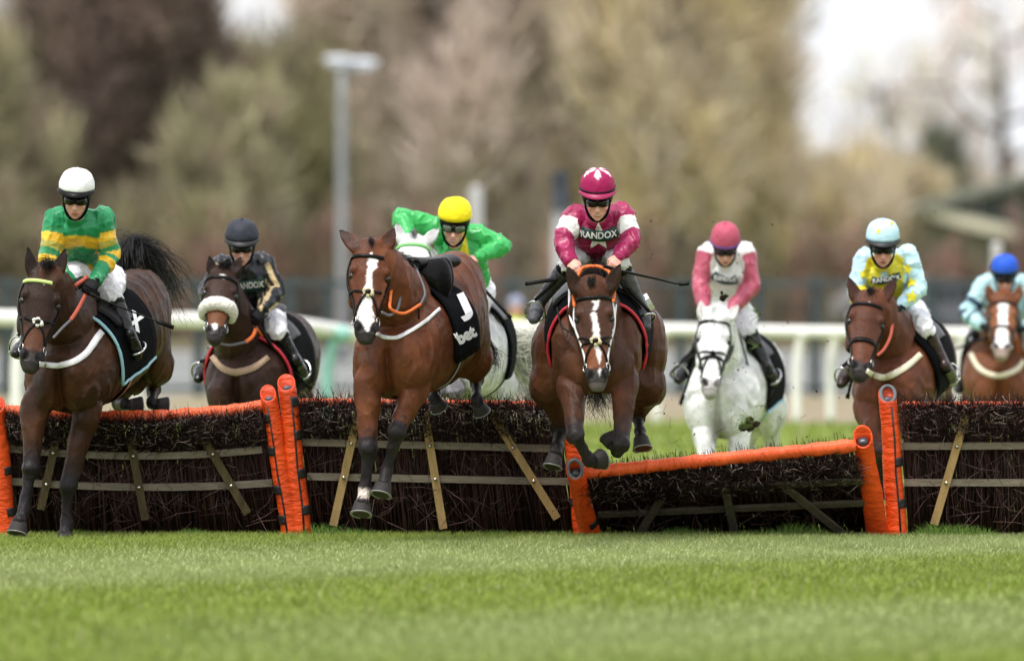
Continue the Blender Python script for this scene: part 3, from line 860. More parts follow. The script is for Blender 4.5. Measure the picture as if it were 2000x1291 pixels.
# ------------------------------------------------------------------ hurdles
M_VINYL = mat('orange_vinyl', lin(230, 80, 22), .42, .16, 6, .8, 14, .4, stretch=(1, 1, 2.4), var2=lin(204, 66, 20))
M_VINYLT = mat('orange_vinyl_top', lin(236, 98, 46), .44, .14, 6, .8, 12, .4, stretch=(2.6, 1, 1), var2=lin(212, 80, 34))
M_PATCH = mat('black_tape', lin(20, 19, 20), .6, .2, 30, .3, 40)
M_FOAM = mat('grey_foam', lin(98, 101, 106), .8, .1, 20, .2, 60)
M_STEEL = mat('dark_cap', lin(62, 64, 72), .35, .2, 12, spec=.5)
M_WOODN = mat('new_timber', lin(166, 138, 92), .7, .2, 9, .4, 40, .2, stretch=(3, 3, .6))
M_WOODG = mat('weathered_timber', lin(128, 118, 104), .8, .25, 9, .5, 40, .15, stretch=(.6, 3, 3))
M_WOODM = mat('mossy_timber', lin(82, 72, 50), .8, .3, 7, .5, 40, .15, stretch=(3, 3, .6))
M_WOODD = mat('damp_timber', lin(86, 80, 68), .8, .3, 7, .5, 40, .15)
M_BRUSH = mat('birch_twigs', (1, 1, 1), .6, .2, 20, attr=True, spec=.1)
HY = 80.5

def hurdle(label, TL, TR, BL, BR, ytop, sag, rails, braces, posts, wood_r, wood_b, seed, pad_r=.034, n_up=2300, n_fuzz=5200, bolts=True, fuzz_h=.27, pad_span=(0.0, 1.0), rise=.05, ftop=.93, n_sp=420):
    """Corners in picture points; the top edge stands `ytop` metres nearer the camera than the foot."""
    r = np.random.default_rng(seed)
    def pt(u, v, w=0.0):
        a = np.array(BL) * (1 - u) + np.array(BR) * u; b = np.array(TL) * (1 - u) + np.array(TR) * u
        q = a * (1 - v) + b * v; q = q + [0, sag * 4 * u * (1 - u) * v]
        return P(q[0], q[1], HY - ytop * v) + np.array([0, -1.0, 0]) * w * nv[1] + np.array([0, 0, 1.0]) * w * nv[2]
    nv = np.array([0, 1.0, 0])
    H = np.linalg.norm(pt(.5, 1) - pt(.5, 0)); nv = np.array([0, math.sqrt(max(0, 1 - (ytop / H) ** 2)), -ytop / H * 1.0])
    vpt = np.vectorize(pt, signature='(),(),()->(n)')
    c0 = pt(.5, 0); root = empty('hurdle', (c0[0], c0[1], 0), label, 'hurdle', 'flights of brush hurdles across the course')
    Ln = np.linalg.norm(pt(1, .5) - pt(0, .5))
    k = Ln / 2.0
    # padded top bar behind the brush
    us = np.linspace(pad_span[0], pad_span[1], 64)
    path = np.array([pt(u, 1.0, -.02) for u in us]) + np.array([0, 0, -.022])
    rr = pad_r * (1 + .09 * np.sin(us * 70 + seed) * (r.random(len(us)) > .35) + .03 * r.normal(size=len(us)))
    V, F = tubes(path[None], rr[None], 14); o = add('top_pad', V, F, M_VINYLT, root)
    # upright birch stems
    g = Geo()
    n = int(n_up * k)
    u = r.uniform(.01, .99, n); lean = r.normal(0, .025, n); w0 = r.uniform(-.14, -.01, n)
    A = vpt(u, r.uniform(-.08, .0, n), w0); B_ = vpt(u + lean * .4, np.full(n, .35), w0 + r.normal(0, .02, n)); C_ = vpt(u + lean, r.uniform(.72, .97, n), w0 + r.normal(0, .02, n))
    rad = r.uniform(.0022, .0058, n)[:, None] * np.array([1.1, .9, .45])
    col = np.array(lin(62, 47, 42)) * r.uniform(.12, 1.6, (n, 1)) ** 1.3 * np.where(r.random((n, 1)) < .3, [[1.2, .85, .85]], [[1, 1, 1]])
    V, F = tubes(np.stack([A, B_, C_], 1), rad, 3); g.put(V, F); g.C.append(np.repeat(col, 9, axis=0))
    # tangled twig ends: a bushy roll under the top bar and loose sprays lower down
    n = int(n_fuzz * k)
    u = r.uniform(-.005, 1.005, n); v = ftop - fuzz_h * r.random(n) ** 1.25; v = np.where(r.random(n) < .12, v + .05, v)
    w = .03 + .11 * np.sqrt(np.clip(1 - ((v - (1 - fuzz_h * .45)) / (fuzz_h * .62)) ** 2, 0, 1)) * r.random(n)
    A = vpt(u, v, w)
    d = nrm(np.stack([r.normal(0, 1, n), -np.abs(r.normal(.3, .5, n)), r.normal(.35, .65, n)], -1)); ln = r.uniform(.03, .10, n)[:, None]
    up = r.random(n) < .10; d[up] = nrm(np.stack([r.normal(0, .45, up.sum()), r.normal(0, .3, up.sum()), np.ones(up.sum())], -1)); 
    M1 = A + d * ln * .5 + r.normal(0, .006, (n, 3)); E = A + d * ln
    col = np.array(lin(46, 33, 32)) * r.uniform(.15, 1.2, (n, 1)); lt = r.random(n) < .10; col[lt] = np.array(lin(170, 148, 138)) * r.uniform(.5, 1, (lt.sum(), 1))  # random pale twigs: highlights put into the twig colour
    V, F = tubes(np.stack([A, M1, E], 1), r.uniform(.0015, .0030, n)[:, None] * np.array([1, .8, .35]), 3); g.put(V, F); g.C.append(np.repeat(col, 9, axis=0))
    n = int(n_sp * k)                                            # spikes that stand up in front of the orange pad
    u = r.uniform(0, 1, n); A = vpt(u, r.uniform(.84, .95, n) + (ftop - .93) * .7, r.uniform(0, .1, n))
    d = nrm(np.stack([r.normal(0, .5, n), r.normal(0, .3, n), np.ones(n)], -1)); ln = r.uniform(.04, .04 + rise * 2.2, n)[:, None]
    M1 = A + d * ln * .5 + r.normal(0, .008, (n, 3)); E = A + d * ln + r.normal(0, .008, (n, 3))
    V, F = tubes(np.stack([A, M1, E], 1), r.uniform(.0014, .0026, n)[:, None] * np.array([1, .8, .4]), 3); g.put(V, F); g.C.append(np.repeat(np.array(lin(52, 38, 40)) * r.uniform(.3, 1.2, (n, 1)), 9, axis=0))
    n = int(260 * k)                                            # long stray stems crossing the face
    u = r.uniform(.02, .98, n); v = r.uniform(.08, .7, n); A = vpt(u, v, r.uniform(.0, .04, n))
    d = nrm(np.stack([r.normal(0, .6, n), -np.abs(r.normal(0, .15, n)), r.normal(.5, .8, n)], -1)); ln = r.uniform(.08, .32, n)[:, None]
    M1 = A + d * ln * .5 + r.normal(0, .015, (n, 3)); E = A + d * ln
    V, F = tubes(np.stack([A, M1, E], 1), np.tile(np.array([[.0022, .0018, .001]]), (n, 1)), 3); g.put(V, F); g.C.append(np.repeat(np.array(lin(112, 88, 84)) * r.uniform(.25, 1.2, (n, 1)), 9, axis=0))
    o = g.add('brushwood', M_BRUSH, root); o['kind'] = 'stuff'
    # cross rails and braces
    for (x0, y0, x1, y1, sg) in rails:
        vv = lambda x, y: np.clip((BL[1] - y) / (BL[1] - .5 * (TL[1] + TR[1])), 0, 1)
        pts = []
        for t in np.linspace(0, 1, 9):
            px, py = x0 + (x1 - x0) * t, y0 + (y1 - y0) * t + sg * 4 * t * (1 - t)
            q = P(px, py, HY - ytop * vv(px, py)); pts.append(q + np.array([0, -nv[1], nv[2]]) * .035)
        V, F = flat_band(np.array(pts), np.array([0, -nv[1], nv[2]]), .049, .026, 1); add('cross_rail', V, F, wood_r, root, smooth=False)
    for (x0, y0, x1, y1) in braces:
        vv = lambda y: np.clip((BL[1] - y) / (BL[1] - .5 * (TL[1] + TR[1])), 0, 1)
        q0 = P(x0, y0, HY - ytop * vv(y0)); q1 = P(x1, y1, HY - ytop * vv(y1)); off = np.array([0, -nv[1], nv[2]]) * .064
        V, F = flat_band(np.array([q0 + off, (q0 + q1) / 2 + off, q1 + off * .9]), np.array([0, -nv[1], nv[2]]), .056, .024, 1); b = add('brace', V, F, wood_b, root, smooth=False)
        if bolts:
            for (ra) in rails:
                for t in np.linspace(0, 1, 200):
                    px, py = x0 + (x1 - x0) * t, y0 + (y1 - y0) * t; s = np.clip((px - ra[0]) / (ra[2] - ra[0]), 0, 1); ry = ra[1] + (ra[3] - ra[1]) * s + ra[4] * 4 * s * (1 - s)
                    if abs(py - ry) < 1.2:
                        c = q0 + (q1 - q0) * t + off + np.array([0, -nv[1], nv[2]]) * .012
                        V, F = tube([c, c + np.array([0, -nv[1], nv[2]]) * .010], .0125, 8); add('bolt', V, F, M_METAL, b); break
    for ps in posts: padded_post(root, *ps, r)
    return root

def padded_post(root, top, foot, wt, wf, ytop, patches, style, r):
    """Vinyl-wrapped upright: open sleeve at the top with a capped steel tube in it; patches = strap positions 0..1, on `style` side."""
    a = P(top[0], top[1], HY - .10 - ytop); b = P(foot[0], foot[1], HY - .10); b[2] = -.02
    s = FPX / HY
    ax = nrm(a - b); side = nrm(np.array([1.0, 0, 0]) - ax[0] * ax); fr = np.cross(side, ax); fr = fr * (-np.sign(fr[1]) if abs(fr[1]) > .01 else 1)
    n, m = 16, 24
    g = Geo(); th = np.linspace(0, 2 * np.pi, m, endpoint=False)
    rows, rin = [], []
    lift = .055
    for i in range(n + 1):
        t = i / n; c = b + (a - b) * t; w = (wf + (wt - wf) * t) / s / 2 * (1 + .025 * math.sin(t * 37 + foot[0]) * (i not in (0, n)))
        wob = side * .004 * math.sin(t * 11 + foot[0])
        top_cut = (i == n) * lift * np.sin(th)[:, None] * -1.0 * ax
        rows.append(c + wob + w * (np.cos(th)[:, None] * side + .92 * np.sin(th)[:, None] * fr) + top_cut)
    V = np.array(rows); inner = V[-1] - (V[-1] - V[-1].mean(0)) * .14; deep = inner - ax * .09
    V = np.vstack([V.reshape(-1, 3), inner, deep]); k = n + 3
    i = np.arange(k - 1)[:, None] * m; j = np.arange(m)[None]; jn = (j + 1) % m
    Q = np.stack([i + j, i + jn, i + m + jn, i + m + j], -1).reshape(-1, 4)
    V, F = outward(V, [Q, np.arange(m)[None] + (k - 1) * m, np.arange(m)[None, ::-1]])
    o = add('padded_post', V, F, M_VINYL, root)
    tc = a - ax * .005; w = wt / s / 2
    V, F = Loft('c', [tc - ax * .14, tc - ax * .03], [w * .56, w * .52], [w * .5, w * .46], side=side, exp=5, cap=.5, m=16).mesh(); add('end_cap', V, F, M_STEEL, o)
    if 'foam' in style:
        q = a + np.zeros(3); ring = []
        for rr in (w * .62, w * .98):
            ring.append([q + ax * .006 + rr * (math.cos(t) * side + .9 * math.sin(t) * fr) + ax * -lift * math.sin(t) for t in th])
        V = np.array(ring).reshape(-1, 3); V = np.vstack([V, V - ax * .02]); j = np.arange(m); jn = (j + 1) % m
        V, F = outward(V, [np.vstack([np.stack([j, jn, jn + m, j + m], -1), np.stack([j + 2 * m, j + 3 * m, jn + 3 * m, jn + 2 * m], -1), np.stack([j + m, jn + m, jn + 3 * m, j + 3 * m], -1), np.stack([j, j + 2 * m, jn + 2 * m, jn], -1)])])
        add('foam_collar', V, F, M_FOAM, o)
    sgn = -1 if 'left' in style else 1
    def skin(t0, t1, a0, a1, name, mt, lift_=.004):
        ts = np.linspace(t0, t1, 5); an = np.radians(np.linspace(a0, a1, 6)); A = []
        for lf in (lift_ * -.5, lift_):
            for t in ts:
                c = b + (a - b) * t; w_ = (wf + (wt - wf) * t) / s / 2 * 1.02 + lf
                A.append(c + side * .004 * math.sin(t * 11 + foot[0]) + w_ * (np.cos(an)[:, None] * side * sgn + .92 * np.sin(an)[:, None] * fr))
        V = np.array(A).reshape(-1, 3); n_, m_ = 5, 6; kk = n_ * m_
        i = np.arange(n_ - 1)[:, None] * m_; j = np.arange(m_ - 1)[None]; q = np.stack([i + j, i + j + 1, i + m_ + j + 1, i + m_ + j], -1).reshape(-1, 4)
        rim = np.array(list(range(m_)) + [r_ * m_ + m_ - 1 for r_ in range(1, n_)] + [(n_ - 1) * m_ + r_ for r_ in range(m_ - 2, -1, -1)] + [r_ * m_ for r_ in range(n_ - 2, 0, -1)]); rn = np.roll(rim, -1)
        V, F = outward(V, [np.vstack([q[:, ::-1], q + kk, np.stack([rim, rn, rn + kk, rim + kk], -1)])])
        add(name, V, F, mt, o)
    if 'slit' in style: skin(.02, .92, 66, 76, 'seam', M_PATCH, .003)
    for t in patches: skin(t - .03, t + .03, -15, 72, 'strap_patch', M_PATCH, .006)
    return o

hurdle('brush hurdle with sagging bars and mossy braces at the far left', (-8, 796), (517, 789), (4, 1040), (556, 1037), .12, 17,
       [(10, 873, 512, 876, 14), (18, 938, 532, 941, 10)], [(114, 838, 80, 992), (255, 856, 284, 1012), (386, 832, 484, 1000)],
       [((-8, 790), (14, 1028), 36, 40, .12, (.52, .22), 'right')], M_WOODG, M_WOODM, 21, pad_r=.048, rise=.04, ftop=.945, n_sp=800)
hurdle('upright brush hurdle with pale bolted braces under the riderless bay horse', (580, 781), (1092, 787), (602, 1038), (1128, 1040), .10, 0,
       [(588, 862, 1098, 875, 0), (600, 929, 1112, 939, 0)], [(699, 806, 651, 1024), (830, 806, 866, 1030), (962, 808, 1088, 1010)],
       [((524, 768), (571, 1036), 31, 39, .12, (.36, .62, .16, .84), 'left slit'), ((560, 747), (590, 1036), 35, 40, .10, (.67, .43, .2, .88), 'right slit'), ((1112, 790), (1140, 1040), 30, 36, .1, (.3,), 'left')], M_WOODG, M_WOODN, 22, ftop=.99, n_sp=1000)
hurdle('knocked brush hurdle leaning flat towards the camera under the maroon jockey', (1136, 922), (1672, 868), (1160, 1044), (1716, 1040), .72, 0,
       [(1180, 957, 1684, 931, 0), (1168, 997, 1690, 974, 0)], [(1295, 952, 1243, 1038), (1416, 940, 1436, 1032), (1526, 930, 1650, 1032)],
       [((1123, 916), (1156, 1044), 34, 42, .76, (.3,), 'foam right'), ((1684, 853), (1718, 1040), 38, 44, .60, (), 'right')], M_WOODD, M_WOODD, 23, pad_r=.047, n_fuzz=5200, bolts=False, fuzz_h=.36, rise=.05)
hurdle('upright brush hurdle at the right edge with one pale brace', (1762, 788), (2290, 786), (1770, 1038), (2300, 1040), .10, 0,
       [(1758, 870, 2290, 868, 0), (1766, 941, 2290, 941, 0)], [(1886, 808, 1824, 1022), (2030, 808, 2040, 1030), (2160, 808, 2240, 1010)],
       [((1734, 769), (1753, 1036), 35, 40, .10, (.54, .26, .03), 'foam right slit')], M_WOODG, M_WOODN, 24, rise=.05, ftop=1.0, n_sp=1000)
# ------------------------------------------------------------------ horses
HEAD_T = np.array([-.04, .05, .14, .24, .34, .46, .58, .70, .80, .89, .95, 1.0])
HEAD_W = np.array([.56, .74, .90, .99, 1.0, .88, .70, .585, .535, .565, .50, .37])
HEAD_B = np.array([.095, .125, .155, .185, .192, .165, .135, .112, .098, .094, .082, .058])
HEAD_F = np.array([.0, .012, .022, .026, .022, .012, .004, .0, .0, .004, -.004, -.03])   # bulge of the front line

def smooth01(x, a, b):
    t = np.clip((x - a) / (b - a), 0, 1); return t * t * (3 - 2 * t)

class Horse: pass

def make_horse(S):
    """S: the horse read off the photograph. Points are (px, py, depth from D)."""
    h = Horse(); D = S['D']; s = FPX / D
    W = lambda q: P(q[0], q[1], D + (q[2] if len(q) > 2 else 0))
    h.W, h.D, h.s = W, D, s
    shapes = []
    # trunk, chest first
    tr = S['trunk']
    pts = np.array([W(q) for q in tr]); lat = nrm(np.array([1, S.get('yaw', 0.0), S.get('roll', 0.0)]))
    trunk = Loft('trunk', pts, [q[3] / s for q in tr], [q[4] / s for q in tr], side=lat, sub=6, exp=2.15, cap=(.55, .5), m=30)
    shapes.append(trunk); h.trunk = trunk; h.lat = lat
    # neck
    nk = S['neck']
    neck = Loft('neck', [W(q) for q in nk], [q[3] / s for q in nk], [q[4] / s for q in nk], side=lat, sub=5, exp=2.1, m=24)
    shapes.append(neck); h.neck = neck
    # head: front line from poll to lip
    hd = S['head']
    p0, p1 = W(hd['poll']), W(hd['lip']); ax = nrm(p1 - p0); Lh = np.linalg.norm(p1 - p0)
    hs = np.array([1, hd.get('turn', 0.0), hd.get('tilt', 0.0)]); hs = nrm(hs - hs.dot(ax) * ax)
    front = np.cross(ax, hs); front = front if front[1] < 0 else -front
    w = hd['w'] / s; bdep = HEAD_B * Lh
    cs = p0 + HEAD_T[:, None] * Lh * ax - (bdep - HEAD_F * Lh)[:, None] * front
    cs = cs + hs * hd.get('bend', 0) / s * (HEAD_T[:, None] * (1 - HEAD_T[:, None])) * 4
    head = Loft('head', cs, HEAD_W * w, bdep, side=hs, sub=4, exp=2.35, cap=(.5, .6), m=28)
    shapes.append(head); h.head, h.hs, h.hf, h.ha, h.hw, h.hl, h.p0 = head, hs, front, ax, w, Lh, p0
    hp = lambda t, u, f=0.0: p0 + ax * t * Lh + hs * u * w + front * f * Lh
    h.hp = hp
    R3 = np.array([hs, ax, front])
    for sg in (-1, 1):
        shapes.append(Ball('brow', hp(.285, sg * .74, -.04), (w * .23, Lh * .055, Lh * .05), R3))
        shapes.append(Ball('cheek', hp(.47, sg * .70, -.20), (w * .26, Lh * .15, Lh * .10), R3))
        shapes.append(Loft('crest', [hp(.40, sg * .78, -.06), hp(.55, sg * .60, -.055), hp(.68, sg * .45, -.05)], np.array([.15, .13, .1]) * w, np.array([.022, .02, .015]) * Lh, side=hs))
        shapes.append(Ball('nostril', hp(.875, sg * .44, -.022), (w * .20, Lh * .056, Lh * .045), R3))
    shapes.append(Ball('chin', hp(.955, 0, -.16), (w * .32, Lh * .05, Lh * .045), R3))
    # ears
    h.ears = []
    for e in S['ears']:
        b, t = W(e[0]), W(e[1]); aw = e[2] / s
        d = t - b; sd = nrm(np.cross(nrm(d), np.array([0, -1, 0.0]))) + np.array([0, e[3] if len(e) > 3 else 0, 0])
        ear = Loft('ear', [b - d * .15, b + d * .12, b + d * .40, b + d * .72, t], np.array([.75, .98, 1.0, .66, .16]) * aw, np.array([.75, .7, .52, .36, .14]) * aw, side=sd, sub=4, cap=.6, m=14)
        shapes.append(ear); h.ears.append(ear)
    # muscles
    for b in S.get('balls', []):
        r = np.array(b[3:6]) / s
        shapes.append(Ball(b[6] if len(b) > 6 else 'muscle', W(b[:3]), r, frame(lat, [0, 1, 0])))
    # legs
    LP = dict(fore=[1.1, .94, .76, .63, .53, .55, .58, .44, .33, .32, .38, .43, .37, .46], hind=[1.5, 1.5, 1.12, .78, .53, .51, .59, .47, .36, .34, .39, .45, .38, .47])
    LT = [-.32, 0, .30, .55, .84, .93, 1.0, 1.12, 1.35, 1.7, 1.9, 2.0, 2.3, 2.55]
    h.hoofs = []
    for kind, J, k in S['legs']:
        Q = np.array([W(q) for q in J])                      # elbow/stifle, knee/hock, fetlock, coronet, toe
        path = []
        for t in LT:
            if t < 0:
                p_ = Q[0] + (Q[0] - Q[1]) * .30; p_ = p_ + lat * np.dot(trunk.C[min(10, trunk.K - 1) if kind == 'fore' else -8] - p_, lat) * .38; path.append(p_)
            elif t <= 1: path.append(Q[0] * (1 - t) + Q[1] * t)
            elif t <= 2: path.append(Q[1] * (2 - t) + Q[2] * (t - 1))
            else: f = (t - 2) / .55; path.append(Q[2] * (1 - f) + (Q[3] * .68 + Q[4] * .32) * f)
        path = np.array(path); rad = np.array(LP[kind]) * .095 * k
        lf = Loft(kind, path, rad, rad * 1.12, side=lat, sub=3, exp=2.1, cap=(.9, .35), m=18); shapes.append(lf)
        Q[4][1] = Q[3][1] + (Q[4][1] - Q[3][1]) * .5
        h.hoofs.append((Q[3] * .68 + Q[4] * .32, Q[4], k, Q[2]))
    V, F = fuse(shapes, S.get('voxel', .0105), 11)
    names, t, u, v = classify(V, shapes)
    # carve ears and nostrils; eye sockets are only masked, to be darkened by colour
    N = vnormals(V, F)
    m = (names == 'ear')
    facing = m & (N[:, 1] < -.15)
    V[facing] += np.array([0, 1.0, 0]) * (np.clip(1 - u[facing] ** 2 * 1.6, 0, 1) * .016)[:, None] * smooth01(t[facing], .12, .4)[:, None]
    nd = np.zeros(len(V)); ed = np.zeros(len(V))
    for sg in (-1, 1):
        c = hp(.872, sg * .43, -.018); q = V - c
        dd = np.sqrt(((q @ hs + sg * (q @ ax) * .45) / (w * .24)) ** 2 + (q @ ax / (Lh * .058)) ** 2 + (q @ front / (Lh * .065)) ** 2)
        k = np.clip(1.25 - dd, 0, 1); V -= front * (k * .026)[:, None]; nd = np.maximum(nd, np.clip(1.6 - dd * 1.2, 0, 1))
        c = hp(.335, sg * .93, -.075); q = V - c
        de = np.linalg.norm(q, axis=1) / .034; ed = np.maximum(ed, np.clip(1.5 - de, 0, 1))
    mus = noise3(V, .13, 5) * .0022 * (names != 'head')
    V += N * mus[:, None]
    # breastbone groove between the pectorals, sinews
    l = (V - trunk.C[0]) @ lat; fr = (N[:, 1] < -.2) * np.isin(names, ['trunk', 'pec', 'shoulder', 'fore']) * (V[:, 1] < trunk.C[8][1]) * smooth01(trunk.C[0][2] + .16 - V[:, 2], 0, .12) * smooth01(V[:, 2] - (trunk.C[0][2] - .36), 0, .1)
    V += np.array([0, 1.0, 0]) * ((.065 * np.exp(-(l / .030) ** 2) - .030 * np.exp(-((np.abs(l) - .10) / .055) ** 2)) * fr)[:, None]
    V += N * (ridged(V * [1, 1, .55], .26, 8) * .0100 * np.isin(names, ['trunk', 'shoulder', 'haunch', 'fore', 'hind', 'neck', 'pec']))[:, None]
    V += N * (ridged(V * [1, 1, .7], .21, 33) ** 5 * .0045 * np.isin(names, ['trunk', 'shoulder', 'neck', 'fore', 'pec']))[:, None]      # veins
    # coat colours
    C = S['coat']; base = np.array(C['base']); col = np.tile(base, (len(V), 1))
    pat = 1 + .10 * noise3(V, .30, 21) + .06 * noise3(V, .09, 22)
    col *= pat[:, None]
    def blend(c, k): col[:] = col * (1 - k[:, None]) + np.array(c) * k[:, None]
    under = C.get('warm')
    if under is not None:
        k = .75 * np.clip(noise3(V, .38, 23) * .5 + .35, 0, 1) * np.isin(names, ['trunk', 'muscle', 'pec', 'shoulder', 'neck', 'fore', 'hind', 'haunch']); blend(under, k)
    pts_ = np.array(C['points'])
    if 'dapple' in C: blend(C['dapple'], np.clip(noise3(V, .075, 34) * .9 + noise3(V, .4, 35) * .6, 0, 1) * .32 * np.isin(names, ['trunk', 'muscle', 'pec', 'shoulder', 'haunch', 'neck', 'fore', 'hind']))
    leg = np.isin(names, ['fore', 'hind'])
    tt = t * (len(LT) - 1); tl = np.interp(tt, np.arange(len(LT)), LT)
    blend(pts_, leg * smooth01(tl + .10 * noise3(V, .06, 24), *C.get('stock', (.5, .95))))
    hm = np.isin(names, ['head', 'nostril', 'chin', 'crest', 'brow', 'cheek'])
    qh = V - p0; ht = qh @ ax / Lh; hu = qh @ hs / w; hf_ = qh @ front / Lh
    if 'face' in C: blend(C['face'], hm * .8 * smooth01(ht, .02, .2) * (1 - smooth01(ht, .62, .8)))
    if 'nose' in C: blend(C['nose'], hm * smooth01(ht, .56, .66) * (1 - smooth01(ht, .80, .86)) * .85)
    blend(C.get('muzzle', (.034, .029, .028)), hm * smooth01(ht + .015 * noise3(V, .04, 25), .825, .885) * C.get('mz', 1.0))
    for mk in C.get('marks', []):                             # white marks: rows of (t, u, half width)
        A = np.array(mk); jit = .010 * noise3(V, .022, 26)
        cu = np.interp(ht, A[:, 0], A[:, 1]); hw = np.interp(ht, A[:, 0], A[:, 2]) * (1 + .25 * noise3(V, .03, 27))
        k = (1 - smooth01(np.abs(hu - cu) + jit, hw - .05, hw + .05)) * (ht > A[0, 0]) * (ht < A[-1, 0]) * (hf_ > -.09) * hm
        blend(C.get('white', (.80, .77, .75)), k)
    if 'chinpale' in C: blend((.22, .18, .17), hm * smooth01(ht, .935, .99) * .45)
    ring_ = np.clip(1 - np.abs(nd - .12) / .12, 0, 1) * hm; col[:] = col * (1 + .9 * ring_[:, None])  # nostril rims lightened in the colour as a highlight
    blend((.008, .006, .006), hm * np.exp(-((ht - .958 - .012 * hu ** 2) / .007) ** 2) * (hf_ > -.2) * .9)  # mouth slit: shade between the lips painted as a dark line
    blend((.004, .003, .003), np.clip(nd * 1.6, 0, 1) * .97 * hm); blend(np.array(pts_) * .6, np.clip(ed, 0, 1) * .7 * hm)  # shade of nostril holes and eye sockets painted into the colour
    blend(C.get('ear', pts_), (names == 'ear') * smooth01(t, .45, .95) * C.get('eark', .7)); blend(C.get('earin', pts_), facing * np.clip(1 - u ** 2, 0, 1) * .55)
    for i, (q, t0, t1) in enumerate(C.get('socks', [])):      # white pastern of one leg: centre (point), radius
        d = np.linalg.norm(V - W(q), axis=1); blend((.68, .58, .50), (1 - smooth01(d + .01 * noise3(V, .03, 28), t0, t1)) * leg)
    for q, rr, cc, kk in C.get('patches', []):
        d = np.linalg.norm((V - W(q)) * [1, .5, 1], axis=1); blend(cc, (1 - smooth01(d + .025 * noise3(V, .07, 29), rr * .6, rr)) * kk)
    col = np.clip(col, .003, .9)
    base_pt = np.array([trunk.C[trunk.K // 2][0], trunk.C[trunk.K // 2][1], 0.0])
    root = empty('racehorse', base_pt, S['label'], 'horse', 'racehorses jumping the hurdles'); h.root = root
    if len(S['label'].split()) > 16: print('LONG', S['label'])
    add('body', V, F, M_COAT, root, col); h.V, h.F = V, F; h.tree = bvh((V, F))
    # eyes
    for sg in (-1, 1):
        V2, F2 = Ball('eye', hp(.338, sg * .855, -.072), .0235).mesh(); add('eye', V2, F2, M_EYE, root)
    # hooves with shoes
    for cor, toe, k, fet in h.hoofs:
        ax2 = nrm(toe - cor); L = np.linalg.norm(toe - cor)
        sd = nrm(np.array(lat) - np.dot(lat, ax2) * ax2)
        hoof = Loft('hoof', [cor - ax2 * .012, cor + ax2 * L * .45, toe], np.array([.047, .056, .064]) * k, np.array([.049, .058, .066]) * k, side=sd, cap=(.2, .03), sub=3, exp=2.3, m=20)
        ho = add('hoof', *hoof.mesh(), M_HOOF, root)
        th = np.linspace(-250, 70, 16)
        ring = hoof.at(np.ones(16), th, .93) + ax2 * .004
        add('shoe', *flat_band(ring - ax2 * .002, ax2, .016, .006, 1), M_SHOE, ho)
    # hair
    for hr in S.get('hair', []): hair(h, **hr)
    return h

def hair(h, name, paths, n, r0=.05, r1=.12, col=(.01, .009, .009), width=.0022, curl=.02, seed=1, stop=(.55, 1.0), k=14, grey=0.0):
    """Strands that follow a few guide paths; r0, r1 the spread at root and tip."""
    r = np.random.default_rng(seed); G_ = [catmull(np.array([h.W(q) for q in p]), 8) for p in paths]
    G_ = np.array([np.stack([np.interp(np.linspace(0, 1, k), np.linspace(0, 1, len(g)), g[:, c]) for c in range(3)], -1) for g in G_])
    which = r.integers(0, len(G_), n); mixk = r.random(n)[:, None, None]; other = np.clip(which + r.choice([-1, 1], n), 0, len(G_) - 1)
    A = G_[which] * (1 - mixk * .6) + G_[other] * mixk * .6
    t = np.linspace(0, 1, k)[None, :, None]
    o0, o1 = r.normal(0, 1, (n, 1, 3)) * r0 * .5, r.normal(0, 1, (n, 1, 3)) * r1 * .5
    A = A + o0 * (1 - t) + o1 * t ** 1.4
    ph = r.uniform(0, 6.28, (n, 1, 3)); fr = r.uniform(1.0, 2.6, (n, 1, 1))
    A = A + np.sin(t * 6.28 * fr + ph) * curl * t
    en = r.uniform(*stop, n)
    A = np.stack([[np.interp(np.linspace(0, e, k), np.linspace(0, 1, k), a[:, c]) for c in range(3)] for a, e in zip(A, en)]).transpose(0, 2, 1)
    rad = width * np.linspace(1, .3, k)[None] * r.uniform(.7, 1.4, (n, 1))
    V, F = tubes(A, rad, 3)
    c = np.array(col) * r.uniform(.5, 1.8, (n, 1))
    if grey: g_ = r.random(n) < grey; c[g_] = np.array([.42, .40, .36]) * r.uniform(.6, 1.2, (g_.sum(), 1))
    o = add(name, V, F, M_HAIR, h.root, np.repeat(c, k * 3, 0)); o['kind'] = 'stuff' if False else 'thing'; del o['kind']
    return o

# ------------------------------------------------------------------ tack
def head_line(h, ts, ths, sc=1.035):
    return h.head.at((np.array(ts) - HEAD_T[0]) / (HEAD_T[-1] - HEAD_T[0]) if False else np.interp(ts, HEAD_T, np.linspace(0, 1, len(HEAD_T))), np.array(ths), sc)

